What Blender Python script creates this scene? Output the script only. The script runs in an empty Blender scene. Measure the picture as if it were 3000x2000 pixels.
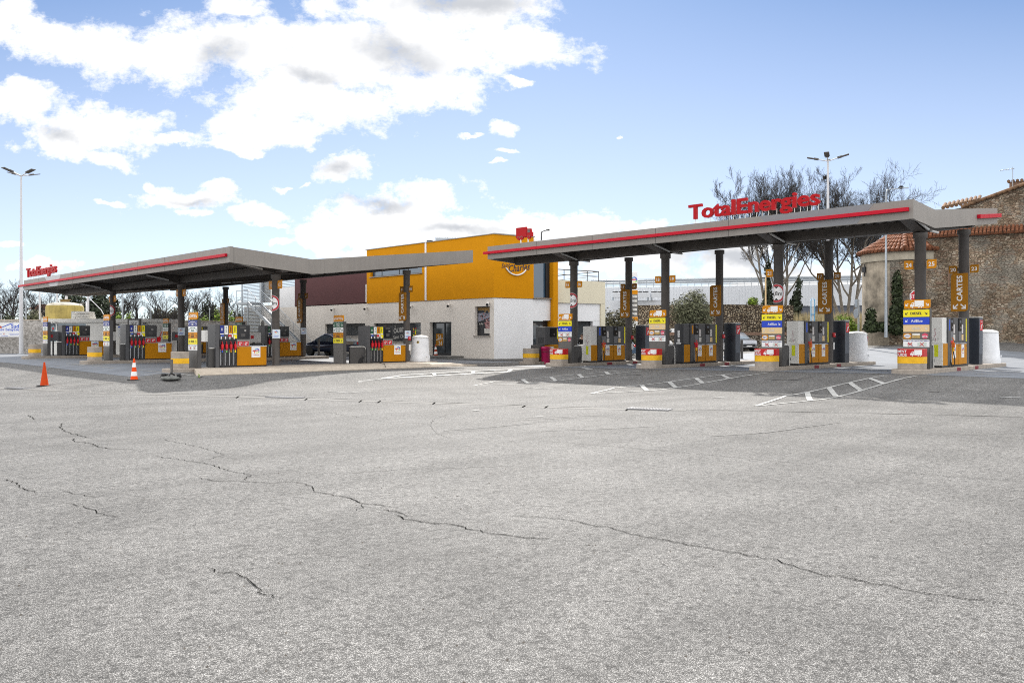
import bpy, bmesh, math, random
from mathutils import Vector, Matrix, noise as mnoise
R = math.radians
SC = bpy.context.scene
COL = SC.collection
random.seed(7)

# ------------------------------------------------------------------ camera, world, sun, exposure
HC, FP, CX, CY = 1.6, 2400.0, 1500.0, 982.0      # camera height; focal length, axis and horizon in pixels of the 3000 px photo
cam_d = bpy.data.cameras.new('camera'); cam = bpy.data.objects.new('camera', cam_d); COL.objects.link(cam)
cam.location = (0, 0, HC); cam.rotation_euler = (R(90), 0, R(-45))
cam_d.sensor_width = 36; cam_d.lens = FP/3000*36; cam_d.shift_y = -18/3000
cam_d.clip_start = 0.1; cam_d.clip_end = 8000
SC.camera = cam
SUN_EL = R(38); SUN_VEC = Vector((math.cos(SUN_EL)*math.sqrt(.5), math.cos(SUN_EL)*math.sqrt(.5), math.sin(SUN_EL)))
sun_d = bpy.data.lights.new('sun', 'SUN'); sun = bpy.data.objects.new('sun', sun_d); COL.objects.link(sun)
sun_d.energy = 3.1; sun_d.angle = R(0.8); sun_d.color = (1.0, .955, .885)
sun.rotation_euler = SUN_VEC.to_track_quat('Z', 'Y').to_euler(); sun.location = (0, 0, 60)
SC.view_settings.view_transform = 'Standard'; SC.view_settings.look = 'None'
SC.view_settings.gamma = 1; SC.view_settings.use_curve_mapping = False
SC.view_settings.exposure = 0.9
SC.cycles.max_bounces = 6; SC.cycles.diffuse_bounces = 3; SC.cycles.glossy_bounces = 3
SC.cycles.use_denoising = False; SC.cycles.sample_clamp_indirect = 3.0; SC.cycles.use_adaptive_sampling = True; SC.cycles.adaptive_threshold = .005; SC.cycles.adaptive_min_samples = 48; SC.cycles.filter_width = 1.05
SC.cycles.caustics_reflective = False; SC.cycles.caustics_refractive = False

def build_world():
    w = bpy.data.worlds.new('World'); SC.world = w; w.use_nodes = True
    nt = w.node_tree; N = nt.nodes; L = nt.links; N.clear()
    def node(t, **k):
        n = N.new(t)
        for a, b in k.items(): setattr(n, a, b)
        return n
    def math_(op, a, b=None, c=None, clamp=False):
        n = node('ShaderNodeMath', operation=op, use_clamp=clamp)
        for i, x in enumerate((a, b, c)):
            if x is None: continue
            if isinstance(x, (int, float)): n.inputs[i].default_value = x
            else: L.new(x, n.inputs[i])
        return n.outputs[0]
    def maprange(x, a, b, c, d, smooth=True):
        n = node('ShaderNodeMapRange', interpolation_type='SMOOTHSTEP' if smooth else 'LINEAR')
        L.new(x, n.inputs[0])
        for i, v in enumerate((a, b, c, d)): n.inputs[i+1].default_value = v
        return n.outputs[0]
    out = node('ShaderNodeOutputWorld'); bg = node('ShaderNodeBackground')
    sky = node('ShaderNodeTexSky', sky_type='NISHITA'); sky.sun_disc = False
    sky.sun_elevation = SUN_EL; sky.sun_rotation = R(45); sky.air_density = 0.7; sky.dust_density = 0.2; sky.ozone_density = 3.0
    tc = node('ShaderNodeTexCoord'); sp = node('ShaderNodeSeparateXYZ'); L.new(tc.outputs['Generated'], sp.inputs[0])
    x, y, z = sp.outputs
    d = math_('MAXIMUM', math_('MULTIPLY', math_('ADD', x, y), .70711), .12)
    r = math_('MULTIPLY', math_('SUBTRACT', x, y), .70711)
    # cloud deck coordinates, fixed to compass bearing and height above the horizon
    U = math_('MULTIPLY', math_('DIVIDE', r, d), 2.4); V = math_('MULTIPLY', math_('DIVIDE', z, d), 2.4)
    cb = node('ShaderNodeCombineXYZ'); L.new(U, cb.inputs[0]); L.new(V, cb.inputs[1])
    P = cb.outputs[0]
    def noise(scale, detail, rough, vec=P, off=0):
        mp = node('ShaderNodeMapping'); mp.inputs['Location'].default_value = (off, off*.7, 0); mp.inputs['Scale'].default_value = (1, 1.35, 1)
        L.new(vec, mp.inputs[0])
        n = node('ShaderNodeTexNoise'); n.inputs['Scale'].default_value = scale; n.inputs['Detail'].default_value = detail; n.inputs['Roughness'].default_value = rough
        L.new(mp.outputs[0], n.inputs['Vector'])
        return n
    # billowing edges
    nb = noise(3.2, 3, .5, off=3.1); vm = node('ShaderNodeVectorMath', operation='MULTIPLY_ADD')
    nb2 = noise(11, 6, .65, off=7.7); vq = node('ShaderNodeVectorMath', operation='MULTIPLY_ADD'); L.new(nb2.outputs['Color'], vq.inputs[0]); vq.inputs[1].default_value = (.45,.45,0); L.new(nb.outputs['Color'], vq.inputs[2])
    vs_ = node('ShaderNodeVectorMath', operation='ADD'); L.new(vq.outputs[0], vs_.inputs[0]); vs_.inputs[1].default_value = (-.225,-.225,0)
    L.new(vs_.outputs[0], vm.inputs[0]); vm.inputs[1].default_value = (.20, .15, 0); vm.inputs[2].default_value = (-.10, -.075, 0)
    va = node('ShaderNodeVectorMath', operation='ADD'); L.new(P, va.inputs[0]); L.new(vm.outputs[0], va.inputs[1])
    PW = va.outputs[0]
    def ell(vec, cx, cy, rx, ry, rot=0):
        mp = node('ShaderNodeMapping', vector_type='TEXTURE')
        mp.inputs['Location'].default_value = ((cx*1.2755-1500)/1000, (982-cy*1.2755)/1000, 0)
        mp.inputs['Rotation'].default_value = (0, 0, R(rot)); mp.inputs['Scale'].default_value = (rx*1.2755/1000, ry*1.2755/1000, 1)
        L.new(vec, mp.inputs[0])
        ln = node('ShaderNodeVectorMath', operation='LENGTH'); L.new(mp.outputs[0], ln.inputs[0])
        return ln.outputs['Value']
    clouds = [(20,30,70,60,0),(110,95,150,62,-8),(330,115,230,80,0),(560,115,250,92,0),(780,130,230,120,0),(980,100,230,105,0),(1180,85,190,50,-12),
              (1000,190,150,58,5),(720,235,270,66,0),(640,285,170,48,0),(560,335,70,16,0),(740,20,55,40,0),(545,8,80,26,0),(900,20,160,70,0),(1080,20,190,60,0),
              (50,235,120,42,-4),(240,300,200,62,0),(400,320,90,16,0),(240,350,90,26,-10),(150,330,130,40,0),
              (390,452,150,34,6),(340,420,26,26,0),(500,420,34,28,20),(250,468,60,14,0),(430,485,60,16,0),
              (590,490,95,28,-10),(640,515,50,12,0),(635,411,34,11,0),(785,385,92,36,6),(700,412,30,10,20),
              (900,480,205,68,8),(1000,440,66,30,0),(780,520,120,46,0),(740,565,60,26,0),(1030,520,230,56,0),(1230,522,270,50,-4),(1400,545,230,36,-3),(1620,575,260,62,0),
              (1330,535,330,62,-3),(1560,585,270,56,0),(1760,630,260,66,0),(1500,575,330,58,0),(2020,650,260,50,0),(1480,515,90,26,-8),(1850,640,330,60,0),(950,580,240,36,0),(640,560,40,12,0),(100,612,110,16,0),(20,572,30,8,0),(300,640,200,24,0),
              (1145,275,40,24,10),(1075,296,26,9,0),(1190,180,32,13,0),(1150,341,30,8,-12),(1135,370,30,7,0),(1430,300,16,5,0)]
    m = None
    for c in clouds:
        e = ell(PW, *c)
        m = e if m is None else math_('SMOOTH_MIN', m, e, .25)
    body = math_('SUBTRACT', 1.0, m)                 # >0 inside a cloud
    nf = noise(7.5, 10, .70, off=1.3)
    edge = math_('MULTIPLY_ADD', math_('SUBTRACT', nf.outputs[0], .5), 2.7, body)
    mask = maprange(edge, -.30, .60, 0, 1)
    # rest of the dome, out of view: dense cloud added to light shaded fronts
    gn = noise(2.0, 6, .55, vec=tc.outputs['Generated'], off=5.0)
    gmask = maprange(gn.outputs[0], .30, .44, .35, 1)
    front = maprange(math_('MULTIPLY', math_('ADD', x, y), .70711), .60, .74, 0, 1)
    mx = node('ShaderNodeMix', data_type='FLOAT'); L.new(front, mx.inputs[0]); L.new(gmask, mx.inputs[2]); L.new(mask, mx.inputs[3])
    # thin veil low over the horizon
    veil = maprange(V, .02, 1.12, .62, .03, False)
    mask2 = math_('MAXIMUM', mx.outputs[0], veil)
    # grey undersides
    cores = [(500,140,120,44,0),(900,128,140,40,-4),(715,180,80,26,0),(1070,6,150,30,0),(775,386,56,22,0),(868,462,100,16,0),(1060,516,130,18,0),(1260,562,190,20,0),(150,310,70,24,0),(430,455,70,14,0),(1680,600,220,26,0)]
    g = None
    for c in cores:
        e = ell(PW, *c); g = e if g is None else math_('SMOOTH_MIN', g, e, .2)
    ng = noise(4.0, 5, .55, off=9.0)
    gs = math_('MULTIPLY_ADD', math_('SUBTRACT', ng.outputs[0], .5), 2.3, math_('SUBTRACT', 1.2, g))
    grey = maprange(gs, -.25, 1.25, 0, 1)
    rim = maprange(edge, .1, 1.1, 0, .35)
    grey2 = math_('MAXIMUM', grey, math_('MULTIPLY', rim, maprange(ng.outputs[0], .45, .7, 0, 1)))
    cg = node('ShaderNodeMix', data_type='FLOAT'); L.new(front, cg.inputs[0]); cg.inputs[2].default_value = 0; L.new(grey2, cg.inputs[3])
    lum = maprange(front, 0, 1, 1.52, 1.0, False)  # unseen rear cloud brightened to light surfaces facing the camera
    cc = node('ShaderNodeMix', data_type='RGBA'); L.new(cg.outputs[0], cc.inputs[0])
    cc.inputs[6].default_value = (6.4, 6.4, 6.4, 1); cc.inputs[7].default_value = (3.5, 3.62, 3.85, 1)
    tint = node('ShaderNodeMix', data_type='RGBA', blend_type='MULTIPLY'); tint.inputs[0].default_value = 1
    L.new(sky.outputs[0], tint.inputs[6]); tint.inputs[7].default_value = (.505, .615, .69, 1)
    fin = node('ShaderNodeMix', data_type='RGBA'); L.new(mask2, fin.inputs[0]); L.new(tint.outputs[2], fin.inputs[6]); cs = node('ShaderNodeVectorMath', operation='SCALE'); L.new(cc.outputs[2], cs.inputs[0]); L.new(lum, cs.inputs['Scale']); L.new(cs.outputs[0], fin.inputs[7])
    L.new(fin.outputs[2], bg.inputs[0]); bg.inputs[1].default_value = .1
    L.new(bg.outputs[0], out.inputs[0])
    w.cycles.sampling_method = 'MANUAL'; w.cycles.sample_map_resolution = 512
build_world()

# ------------------------------------------------------------------ helpers
S2 = math.sqrt(.5)
def interp(x, xs, ys):
    if x <= xs[0]: return ys[0]
    for i in range(1, len(xs)):
        if x <= xs[i]:
            t = (x-xs[i-1])/(xs[i]-xs[i-1]); return ys[i-1]+t*(ys[i]-ys[i-1])
    return ys[-1]
def smooth(t):
    t = min(1, max(0, t)); return t*t*(3-2*t)
def zg(X, Y):
    """height of the yard: drains into a dip in front of the islands and climbs behind the right-hand station"""
    g = interp(Y, (-50,0,10.5,16.9,22.7,28.5,34,41,52,70), (.1,.15,.19,.12,.05,-.02,-.1,-.05,.06,.1))
    X1 = interp(Y, (27.5,33.0), (30.5,15.5)); D = interp(Y, (15,25,35,45), (.5,.42,.5,.6))
    z = g - D*smooth((X1-X)/7)
    d = (X+Y)*S2; r = (X-Y)*S2
    if d > 44: z += smooth((d-44)/22)*interp(r/d, (.1,.3,.43,.6), (0,.35,1.0,1.9))
    return z
def XY(px, d):
    r = (px-CX)/FP*d; return ((d+r)*S2, (d-r)*S2)
def ZZ(py, d): return HC+(CY-py)/FP*d
def W(px, py, d):
    x, y = XY(px, d); return Vector((x, y, ZZ(py, d)))
def Xof(px, Y):
    q = (px-CX)/FP; return Y*(1+q)/(1-q)
def Yof(px, X):
    q = (px-CX)/FP; return X*(1-q)/(1+q)
def G(px, py):
    d = 2.0; st = .5
    for _ in range(400):
        x, y = XY(px, d)
        if ZZ(py, d) < zg(x, y):
            d -= st; st *= .5
            if st < .002: break
        d += st
    x, y = XY(px, d); return Vector((x, y, zg(x, y)))

MATS = {}
def mat(name, col, rough=.6, metal=0, var=.10, scale=6.0, bump=0.0, bscale=None, spec=.5, streak=0):
    if name in MATS: return MATS[name]
    m = bpy.data.materials.new(name); m.use_nodes = True; nt = m.node_tree; N = nt.nodes; L = nt.links
    b = N['Principled BSDF']; b.inputs['Roughness'].default_value = rough; b.inputs['Metallic'].default_value = metal
    b.inputs['Specular IOR Level'].default_value = spec
    tc = N.new('ShaderNodeTexCoord'); vec = tc.outputs['Object']
    n = N.new('ShaderNodeTexNoise'); n.inputs['Scale'].default_value = scale; n.inputs['Detail'].default_value = 6; n.inputs['Roughness'].default_value = .62
    L.new(vec, n.inputs['Vector'])
    rmp = N.new('ShaderNodeMapRange'); L.new(n.outputs[0], rmp.inputs[0])
    rmp.inputs[1].default_value = .3; rmp.inputs[2].default_value = .7; rmp.inputs[3].default_value = 1-var; rmp.inputs[4].default_value = 1+var
    fac = rmp.outputs[0]
    if streak:
        mp = N.new('ShaderNodeMapping'); mp.inputs['Scale'].default_value = (4.5, 4.5, .2); L.new(vec, mp.inputs[0])
        n2 = N.new('ShaderNodeTexNoise'); n2.inputs['Scale'].default_value = 1.6; n2.inputs['Detail'].default_value = 5; L.new(mp.outputs[0], n2.inputs['Vector'])
        r2 = N.new('ShaderNodeMapRange'); L.new(n2.outputs[0], r2.inputs[0]); r2.inputs[1].default_value = .30; r2.inputs[2].default_value = .5; r2.inputs[3].default_value = 1-streak; r2.inputs[4].default_value = 1.0
        mu = N.new('ShaderNodeMath'); mu.operation = 'MULTIPLY'; L.new(fac, mu.inputs[0]); L.new(r2.outputs[0], mu.inputs[1]); fac = mu.outputs[0]
    vm = N.new('ShaderNodeVectorMath'); vm.operation = 'SCALE'; vm.inputs[0].default_value = col[:3]; L.new(fac, vm.inputs['Scale'])
    L.new(vm.outputs[0], b.inputs['Base Color'])
    if bump:
        nb = N.new('ShaderNodeTexNoise'); nb.inputs['Scale'].default_value = bscale or scale*8; nb.inputs['Detail'].default_value = 4; L.new(vec, nb.inputs['Vector'])
        bp = N.new('ShaderNodeBump'); bp.inputs['Strength'].default_value = bump; bp.inputs['Distance'].default_value = .02
        L.new(nb.outputs[0], bp.inputs['Height']); L.new(bp.outputs[0], b.inputs['Normal'])
    MATS[name] = m; return m

class MB:
    def __init__(s): s.v = []; s.f = []; s.mi = []; s.sm = []
    def add(s, vs, fs, M=None, mi=0, smooth=False):
        o = len(s.v)
        s.v += [tuple(M @ Vector(v)) if M is not None else tuple(v) for v in vs]
        for f in fs: s.f.append(tuple(o+i for i in f)); s.mi.append(mi); s.sm.append(smooth)
        return s
    def box(s, x0, x1, y0, y1, z0, z1, mi=0, M=None):
        vs = [(x0,y0,z0),(x1,y0,z0),(x1,y1,z0),(x0,y1,z0),(x0,y0,z1),(x1,y0,z1),(x1,y1,z1),(x0,y1,z1)]
        return s.add(vs, [(3,2,1,0),(4,5,6,7),(0,1,5,4),(1,2,6,5),(2,3,7,6),(3,0,4,7)], M, mi)
    def prism(s, poly, n0, n1, M=None, mi=0):
        k = len(poly); vs = [(u,v,n0) for u,v in poly]+[(u,v,n1) for u,v in poly]
        fs = [tuple(range(k-1,-1,-1)), tuple(range(k,2*k))]+[(i,(i+1)%k,k+(i+1)%k,k+i) for i in range(k)]
        return s.add(vs, fs, M, mi)
    def flat(s, poly, n, M=None, mi=0):
        return s.add([(u,v,n) for u,v in poly], [tuple(range(len(poly)))], M, mi)
    def tube(s, pts, rad, seg=6, cap=True, mi=0, M=None, smooth=True):
        pts = [Vector(p) for p in pts]; n = len(pts)
        if isinstance(rad, (int, float)): rad = [rad]*n
        vs = []; ref = None
        for i, p in enumerate(pts):
            t = (pts[min(i+1,n-1)]-pts[max(i-1,0)])
            if t.length < 1e-9: t = Vector((0,0,1))
            t.normalize()
            if ref is None: ref = Vector((1,0,0)) if abs(t.x) < .9 else Vector((0,1,0))
            a = t.cross(ref); a.normalize(); b = t.cross(a); ref = -b if False else ref
            for k in range(seg):
                an = 2*math.pi*k/seg; vs.append(p+(a*math.cos(an)+b*math.sin(an))*rad[i])
        fs = [(i*seg+k, i*seg+(k+1)%seg, (i+1)*seg+(k+1)%seg, (i+1)*seg+k) for i in range(n-1) for k in range(seg)]
        s.add(vs, fs, M, mi, smooth)
        if cap:
            s.add(vs[:seg], [tuple(range(seg-1,-1,-1))], M, mi); s.add(vs[-seg:], [tuple(range(seg))], M, mi)
        return s
    def lathe(s, prof, seg=24, c=(0,0,0), mi=0, smooth=True, M=None):
        vs = [(c[0]+r*math.cos(2*math.pi*k/seg), c[1]+r*math.sin(2*math.pi*k/seg), c[2]+z) for r, z in prof for k in range(seg)]
        n = len(prof)
        fs = [(i*seg+k, i*seg+(k+1)%seg, (i+1)*seg+(k+1)%seg, (i+1)*seg+k) for i in range(n-1) for k in range(seg)]
        s.add(vs, fs, M, mi, smooth)
        if prof[0][0] > .001: s.add(vs[:seg], [tuple(range(seg-1,-1,-1))], M, mi)
        if prof[-1][0] > .001: s.add(vs[-seg:], [tuple(range(seg))], M, mi)
        return s
    def text(s, body, size, u=0, v=0, n=.003, M=None, mi=0, bold=.012, align='C', sx=1.0, skew=0):
        vs, fs, x0, x1 = text_mesh(body, bold)
        w = x1-x0; off = {'C': -(x0+x1)/2, 'L': -x0, 'R': -x1}[align]
        return s.add([((p[0]+off+skew*(p[1]-.36))*size*sx+u, (p[1]-.36)*size+v, n) for p in vs], fs, M, mi)
    def build(s, name, mats, parent=None, bevel=0, loc=None):
        me = bpy.data.meshes.new(name); me.from_pydata(s.v, [], s.f)
        if not isinstance(mats, (list, tuple)): mats = [mats]
        for m in mats: me.materials.append(m)
        me.polygons.foreach_set('material_index', s.mi); me.polygons.foreach_set('use_smooth', s.sm); me.update()
        o = bpy.data.objects.new(name, me); COL.objects.link(o)
        if parent: o.parent = parent
        if loc: o.location = loc
        if bevel:
            b = o.modifiers.new('bevel', 'BEVEL'); b.width = bevel; b.segments = 2; b.limit_method = 'ANGLE'; b.angle_limit = R(50)
        return o
TXT = {}
def text_mesh(body, bold):
    k = (body, bold)
    if k in TXT: return TXT[k]
    c = bpy.data.curves.new('t', 'FONT'); c.body = body; c.size = 1; c.offset = bold; c.resolution_u = 3; c.space_character = 1.04
    o = bpy.data.objects.new('t', c); COL.objects.link(o)
    dg = bpy.context.evaluated_depsgraph_get(); dg.update()
    me = bpy.data.meshes.new_from_object(o.evaluated_get(dg))
    vs = [tuple(v.co) for v in me.vertices]; fs = [tuple(p.vertices) for p in me.polygons]
    bpy.data.objects.remove(o); bpy.data.curves.remove(c); bpy.data.meshes.remove(me)
    xs = [v[0] for v in vs] or [0]
    TXT[k] = (vs, fs, min(xs), max(xs)); return TXT[k]
def tag(o, label=None, cat=None, group=None, kind=None):
    if label: o['label'] = label
    if cat: o['category'] = cat
    if group: o['group'] = group
    if kind: o['kind'] = kind
    return o
def thing(name, label, cat, loc=(0,0,0), rz=0, group=None):
    o = bpy.data.objects.new(name, None); COL.objects.link(o); o.location = loc; o.rotation_euler = (0,0,rz); o.empty_display_size = .2
    return tag(o, label, cat, group)
KIDS = {}
def copy_tree(o, loc=None, label=None, rz=None, parent=None, group=None):
    c = o.copy(); COL.objects.link(c)
    if parent: c.parent = parent
    if loc is not None: c.location = loc
    if rz is not None: c.rotation_euler = (0,0,rz)
    if label: c['label'] = label
    if group: c['group'] = group
    for ch in list(o.children): copy_tree(ch, parent=c)
    return c
def FX(x, y=0, z=0):   # frame on a face that looks towards -X: u runs to -Y, v up, n to -X
    return Matrix(((0,0,-1,x),(-1,0,0,y),(0,1,0,z),(0,0,0,1)))
def FY(x, y, z=0):     # frame on a face that looks towards -Y: u runs to +X, v up, n to -Y
    return Matrix(((1,0,0,x),(0,0,-1,y),(0,1,0,z),(0,0,0,1)))
def rect(u0, u1, v0, v1): return [(u0,v0),(u1,v0),(u1,v1),(u0,v1)]
def leaf(u0, u1, v0, v1, r):  # plate with two opposite rounded corners (top left, bottom right)
    p = [(u0,v0)]
    p += [(u1-r+r*math.sin(a), v0+r-r*math.cos(a)) for a in (0, R(30), R(60), R(90))]
    p += [(u1,v1)]
    p += [(u0+r-r*math.sin(a), v1-r+r*math.cos(a)) for a in (0, R(30), R(60), R(90))]
    return p
def rrect(u0, u1, v0, v1, r, k=4):
    p = []
    for cu, cv, a0 in ((u1-r,v0+r,-90),(u1-r,v1-r,0),(u0+r,v1-r,90),(u0+r,v0+r,180)):
        p += [(cu+r*math.cos(R(a0+90*i/k)), cv+r*math.sin(R(a0+90*i/k))) for i in range(k+1)]
    return p
def circ(u, v, r, k=20, ry=None): return [(u+r*math.cos(2*math.pi*i/k), v+(ry or r)*math.sin(2*math.pi*i/k)) for i in range(k)]
def arrow(mb, u, v, s, left, M, n=.004, mi=0):  # diagonal arrow pointing down
    sg = -1 if left else 1
    pts = [(-.34,.42),(.22,-.14),(.22,.22),(.42,.22),(.42,-.48),(-.28,-.48),(-.28,-.28),(.08,-.28),(-.48,.28)]
    pts = [(u+sg*p[0]*s, v+p[1]*s) for p in pts]
    if left: pts = pts[::-1]
    mb.flat(pts, n, M, mi)
def lorry(mb, u, v, s, M, n=.004, mi=0, hole=1):  # cab-left lorry seen from the side, width 1*s
    q = lambda P: [(u+a*s, v+b*s) for a, b in P]
    mb.flat(q([(-.18,-.2),(.5,-.2),(.5,.28),(-.18,.28)]), n, M, mi)
    mb.flat(q([(-.5,-.2),(-.22,-.2),(-.22,.14),(-.36,.14),(-.44,.0),(-.5,-.04)]), n, M, mi)
    mb.flat(q([(-.42,-.01),(-.27,-.01),(-.27,.09),(-.35,.09)]), n+.001, M, hole)
    for c in (-.33,.14,.33):
        mb.flat([(u+c*s+.085*s*math.cos(a*.4), v-.22*s+.085*s*math.sin(a*.4)) for a in range(16)], n+.0006, M, hole)
        mb.flat([(u+c*s+.062*s*math.cos(a*.4), v-.22*s+.062*s*math.sin(a*.4)) for a in range(16)], n+.0016, M, mi)
def arc(mb, u, v, r0, r1, a0, a1, M, n, mi, k=10):
    o = [(u+r1*math.cos(R(a0+(a1-a0)*i/k)), v+r1*math.sin(R(a0+(a1-a0)*i/k))) for i in range(k+1)]
    i_ = [(u+r0*math.cos(R(a0+(a1-a0)*i/k)), v+r0*math.sin(R(a0+(a1-a0)*i/k))) for i in range(k+1)]
    for j in range(k): mb.flat([i_[j], o[j], o[j+1], i_[j+1]] if a1 > a0 else [o[j], i_[j], i_[j+1], o[j+1]], n, M, mi)
# ------------------------------------------------------------------ materials
M_col = mat('taupe_column_paint', (.095,.086,.08), .55, var=.12, scale=3, streak=.08)
M_fas = mat('grey_cladding', (.245,.225,.205), .5, var=.08, scale=1.2, streak=.10)
M_dark = mat('canopy_steel', (.088,.078,.072), .6, var=.2, scale=4)
M_deck = mat('canopy_deck', (.17,.155,.145), .55, var=.25, scale=3)
M_red = mat('red_stripe', (.50,.004,.022), .5, var=.05, spec=.2)
M_redletter = mat('red_letter', (.42,.003,.008), .5, var=.06, spec=.2)
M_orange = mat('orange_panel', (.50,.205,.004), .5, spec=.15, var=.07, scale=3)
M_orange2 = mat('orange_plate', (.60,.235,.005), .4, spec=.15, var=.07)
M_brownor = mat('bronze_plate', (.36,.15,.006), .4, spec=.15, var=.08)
M_yel = mat('yellow_plate', (.86,.74,.0), .4, var=.05)
M_yelband = mat('yellow_band', (.80,.44,.005), .55, var=.14, scale=9)
M_blue = mat('blue_plate', (.004,.045,.50), .4, var=.05)
M_navy = mat('navy_plate', (.01,.022,.22), .4, var=.05)
M_tan = mat('tan_plate', (.72,.52,.27), .45, var=.05)
M_green = mat('green_plate', (.008,.10,.045), .4, var=.05)
M_white = mat('white_plate', (.80,.80,.80), .45, var=.04)
M_black = mat('black_ink', (.012,.012,.014), .5, var=.05)
M_greenink = mat('green_ink', (.01,.16,.07), .5)
M_whiteink = mat('white_ink', (.82,.82,.82), .5, var=.03)
M_paleink = mat('pale_ink', (.62,.60,.56), .5)
M_redink = mat('red_ink', (.55,.012,.02), .5)
M_post = mat('charcoal_cladding', (.065,.062,.061), .5, var=.1, scale=4)
M_greymid = mat('grey_metal_panel', (.115,.108,.102), .5, var=.1, scale=4)
M_pump = mat('pump_grey', (.055,.056,.06), .38, var=.12, scale=5)
M_pumplite = mat('pump_light_grey', (.14,.14,.15), .4, var=.1, scale=5)
M_screen = mat('black_screen', (.008,.009,.012), .12, var=.1)
M_nozzle = mat('red_nozzle', (.60,.01,.02), .38)
M_hose = mat('black_rubber', (.012,.012,.013), .55)
M_alu = mat('brushed_aluminium', (.55,.56,.58), .35, metal=.9, var=.1, scale=20)
M_galv = mat('galvanised_steel', (.38,.41,.44), .45, metal=.6, var=.18, scale=9)
M_pole = mat('pole_grey_white', (.62,.62,.64), .45, var=.06)
M_cabwhite = mat('cabinet_white', (.70,.69,.66), .45, var=.06, scale=3, streak=.06)
M_conc = mat('island_concrete', (.34,.295,.25), .85, var=.22, scale=5, bump=.25, bscale=40)
M_conc2 = mat('kerb_concrete', (.43,.37,.30), .85, var=.2, scale=3, bump=.25, bscale=40)
M_tankw = mat('white_polythene', (.78,.79,.81), .5, var=.10, scale=3, bump=.03, bscale=30)
M_slate = mat('terminal_slate', (.025,.032,.045), .4, var=.1)
M_slate2 = mat('terminal_front', (.085,.10,.125), .4, var=.1)
M_lampw = mat('tube_lamp_cover', (.55,.55,.54), .4)
M_glass = mat('window_glass', (.055,.066,.076), .06, metal=.25, var=.4, scale=.6, spec=.8)
M_glassblue = mat('window_glass_sky', (.05,.10,.16), .04, var=.2, scale=.5, spec=1.0)
M_carglass = mat('car_glass', (.16,.20,.24), .05, metal=.5, var=.3, scale=2)
M_frame = mat('dark_frame', (.018,.020,.024), .4)
M_bark = mat('bark_brown', (.085,.065,.05), .9, var=.3, scale=8)
M_barkd = mat('bark_dark', (.034,.029,.027), .9, var=.3, scale=8)
M_plane = mat('plane_bark', (.20,.175,.145), .85, var=.4, scale=5)
MIRED, = (M_redink,)

# ------------------------------------------------------------------ asphalt, concrete, paint
def asphalt_mat():
    m = bpy.data.materials.new('worn_asphalt'); m.use_nodes = True; nt = m.node_tree; N = nt.nodes; L = nt.links; b = N['Principled BSDF']
    b.inputs['Roughness'].default_value = .78; b.inputs['Specular IOR Level'].default_value = .25
    g = N.new('ShaderNodeNewGeometry'); P = g.outputs['Position']
    def noise(s, d=5, r=.6):
        n = N.new('ShaderNodeTexNoise'); n.inputs['Scale'].default_value = s; n.inputs['Detail'].default_value = d; n.inputs['Roughness'].default_value = r; L.new(P, n.inputs['Vector']); return n.outputs[0]
    def mr(x, a, b_, c, d):
        n = N.new('ShaderNodeMapRange'); L.new(x, n.inputs[0])
        for i, v in enumerate((a,b_,c,d)): n.inputs[i+1].default_value = v
        return n.outputs[0]
    def mul(a, c):
        n = N.new('ShaderNodeMath'); n.operation = 'MULTIPLY'; L.new(a, n.inputs[0]); L.new(c, n.inputs[1]); return n.outputs[0]
    vo = N.new('ShaderNodeTexVoronoi'); vo.inputs['Scale'].default_value = 105; L.new(P, vo.inputs['Vector'])
    sepc = N.new('ShaderNodeSeparateColor'); L.new(vo.outputs['Color'], sepc.inputs[0])
    stone = mr(sepc.outputs[0], 0, 1, .80, 1.16)
    gap = mr(vo.outputs['Distance'], .34, .56, 1.0, .28)
    fine = mul(mr(noise(55, 5, .7), .32, .52, .30, 1.12), mr(noise(17, 5, .7), .36, .52, .52, 1.06))
    med = mr(noise(9, 7, .75), .3, .7, .74, 1.26)
    big = mr(noise(.55, 6, .62), .32, .68, .80, 1.14)
    huge = mr(noise(.11, 4, .55), .35, .65, .93, 1.06)
    # faint wheel tracks and stains dragged along the driving direction
    mp = N.new('ShaderNodeMapping'); mp.inputs['Rotation'].default_value = (0,0,R(25)); mp.inputs['Scale'].default_value = (.10,1.2,1); L.new(P, mp.inputs[0])
    tn = N.new('ShaderNodeTexNoise'); tn.inputs['Scale'].default_value = .9; tn.inputs['Detail'].default_value = 7; tn.inputs['Roughness'].default_value = .65; L.new(mp.outputs[0], tn.inputs['Vector'])
    track = mr(tn.outputs[0], .36, .52, .82, 1.0)
    f = mul(mul(mul(stone, gap), mul(fine, med)), mul(mul(big, huge), track))
    vs = N.new('ShaderNodeVectorMath'); vs.operation = 'SCALE'; vs.inputs[0].default_value = (.312,.305,.296); L.new(f, vs.inputs['Scale'])
    L.new(vs.outputs[0], b.inputs['Base Color'])
    bp = N.new('ShaderNodeBump'); bp.inputs['Strength'].default_value = .6; bp.inputs['Distance'].default_value = .006
    L.new(mul(stone, gap), bp.inputs['Height']); L.new(bp.outputs[0], b.inputs['Normal'])
    return m
M_asph = asphalt_mat()
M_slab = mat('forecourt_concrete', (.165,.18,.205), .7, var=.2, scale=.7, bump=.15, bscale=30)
M_slab2 = mat('gutter_concrete', (.165,.16,.152), .85, var=.25, scale=2, bump=.2, bscale=30)
M_paint = mat('road_paint', (.35,.35,.34), .75, var=.38, scale=3.5)
M_paintw = mat('worn_road_paint', (.27,.27,.265), .75, var=.3, scale=6)
M_crack = mat('crack_dark', (.012,.012,.011), 1.0, var=.3, scale=20, spec=0)  # flat near-black tone for cracks and joints
M_stain = mat('oil_stain', (.10,.097,.093), .6, var=.35, scale=3)

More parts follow.
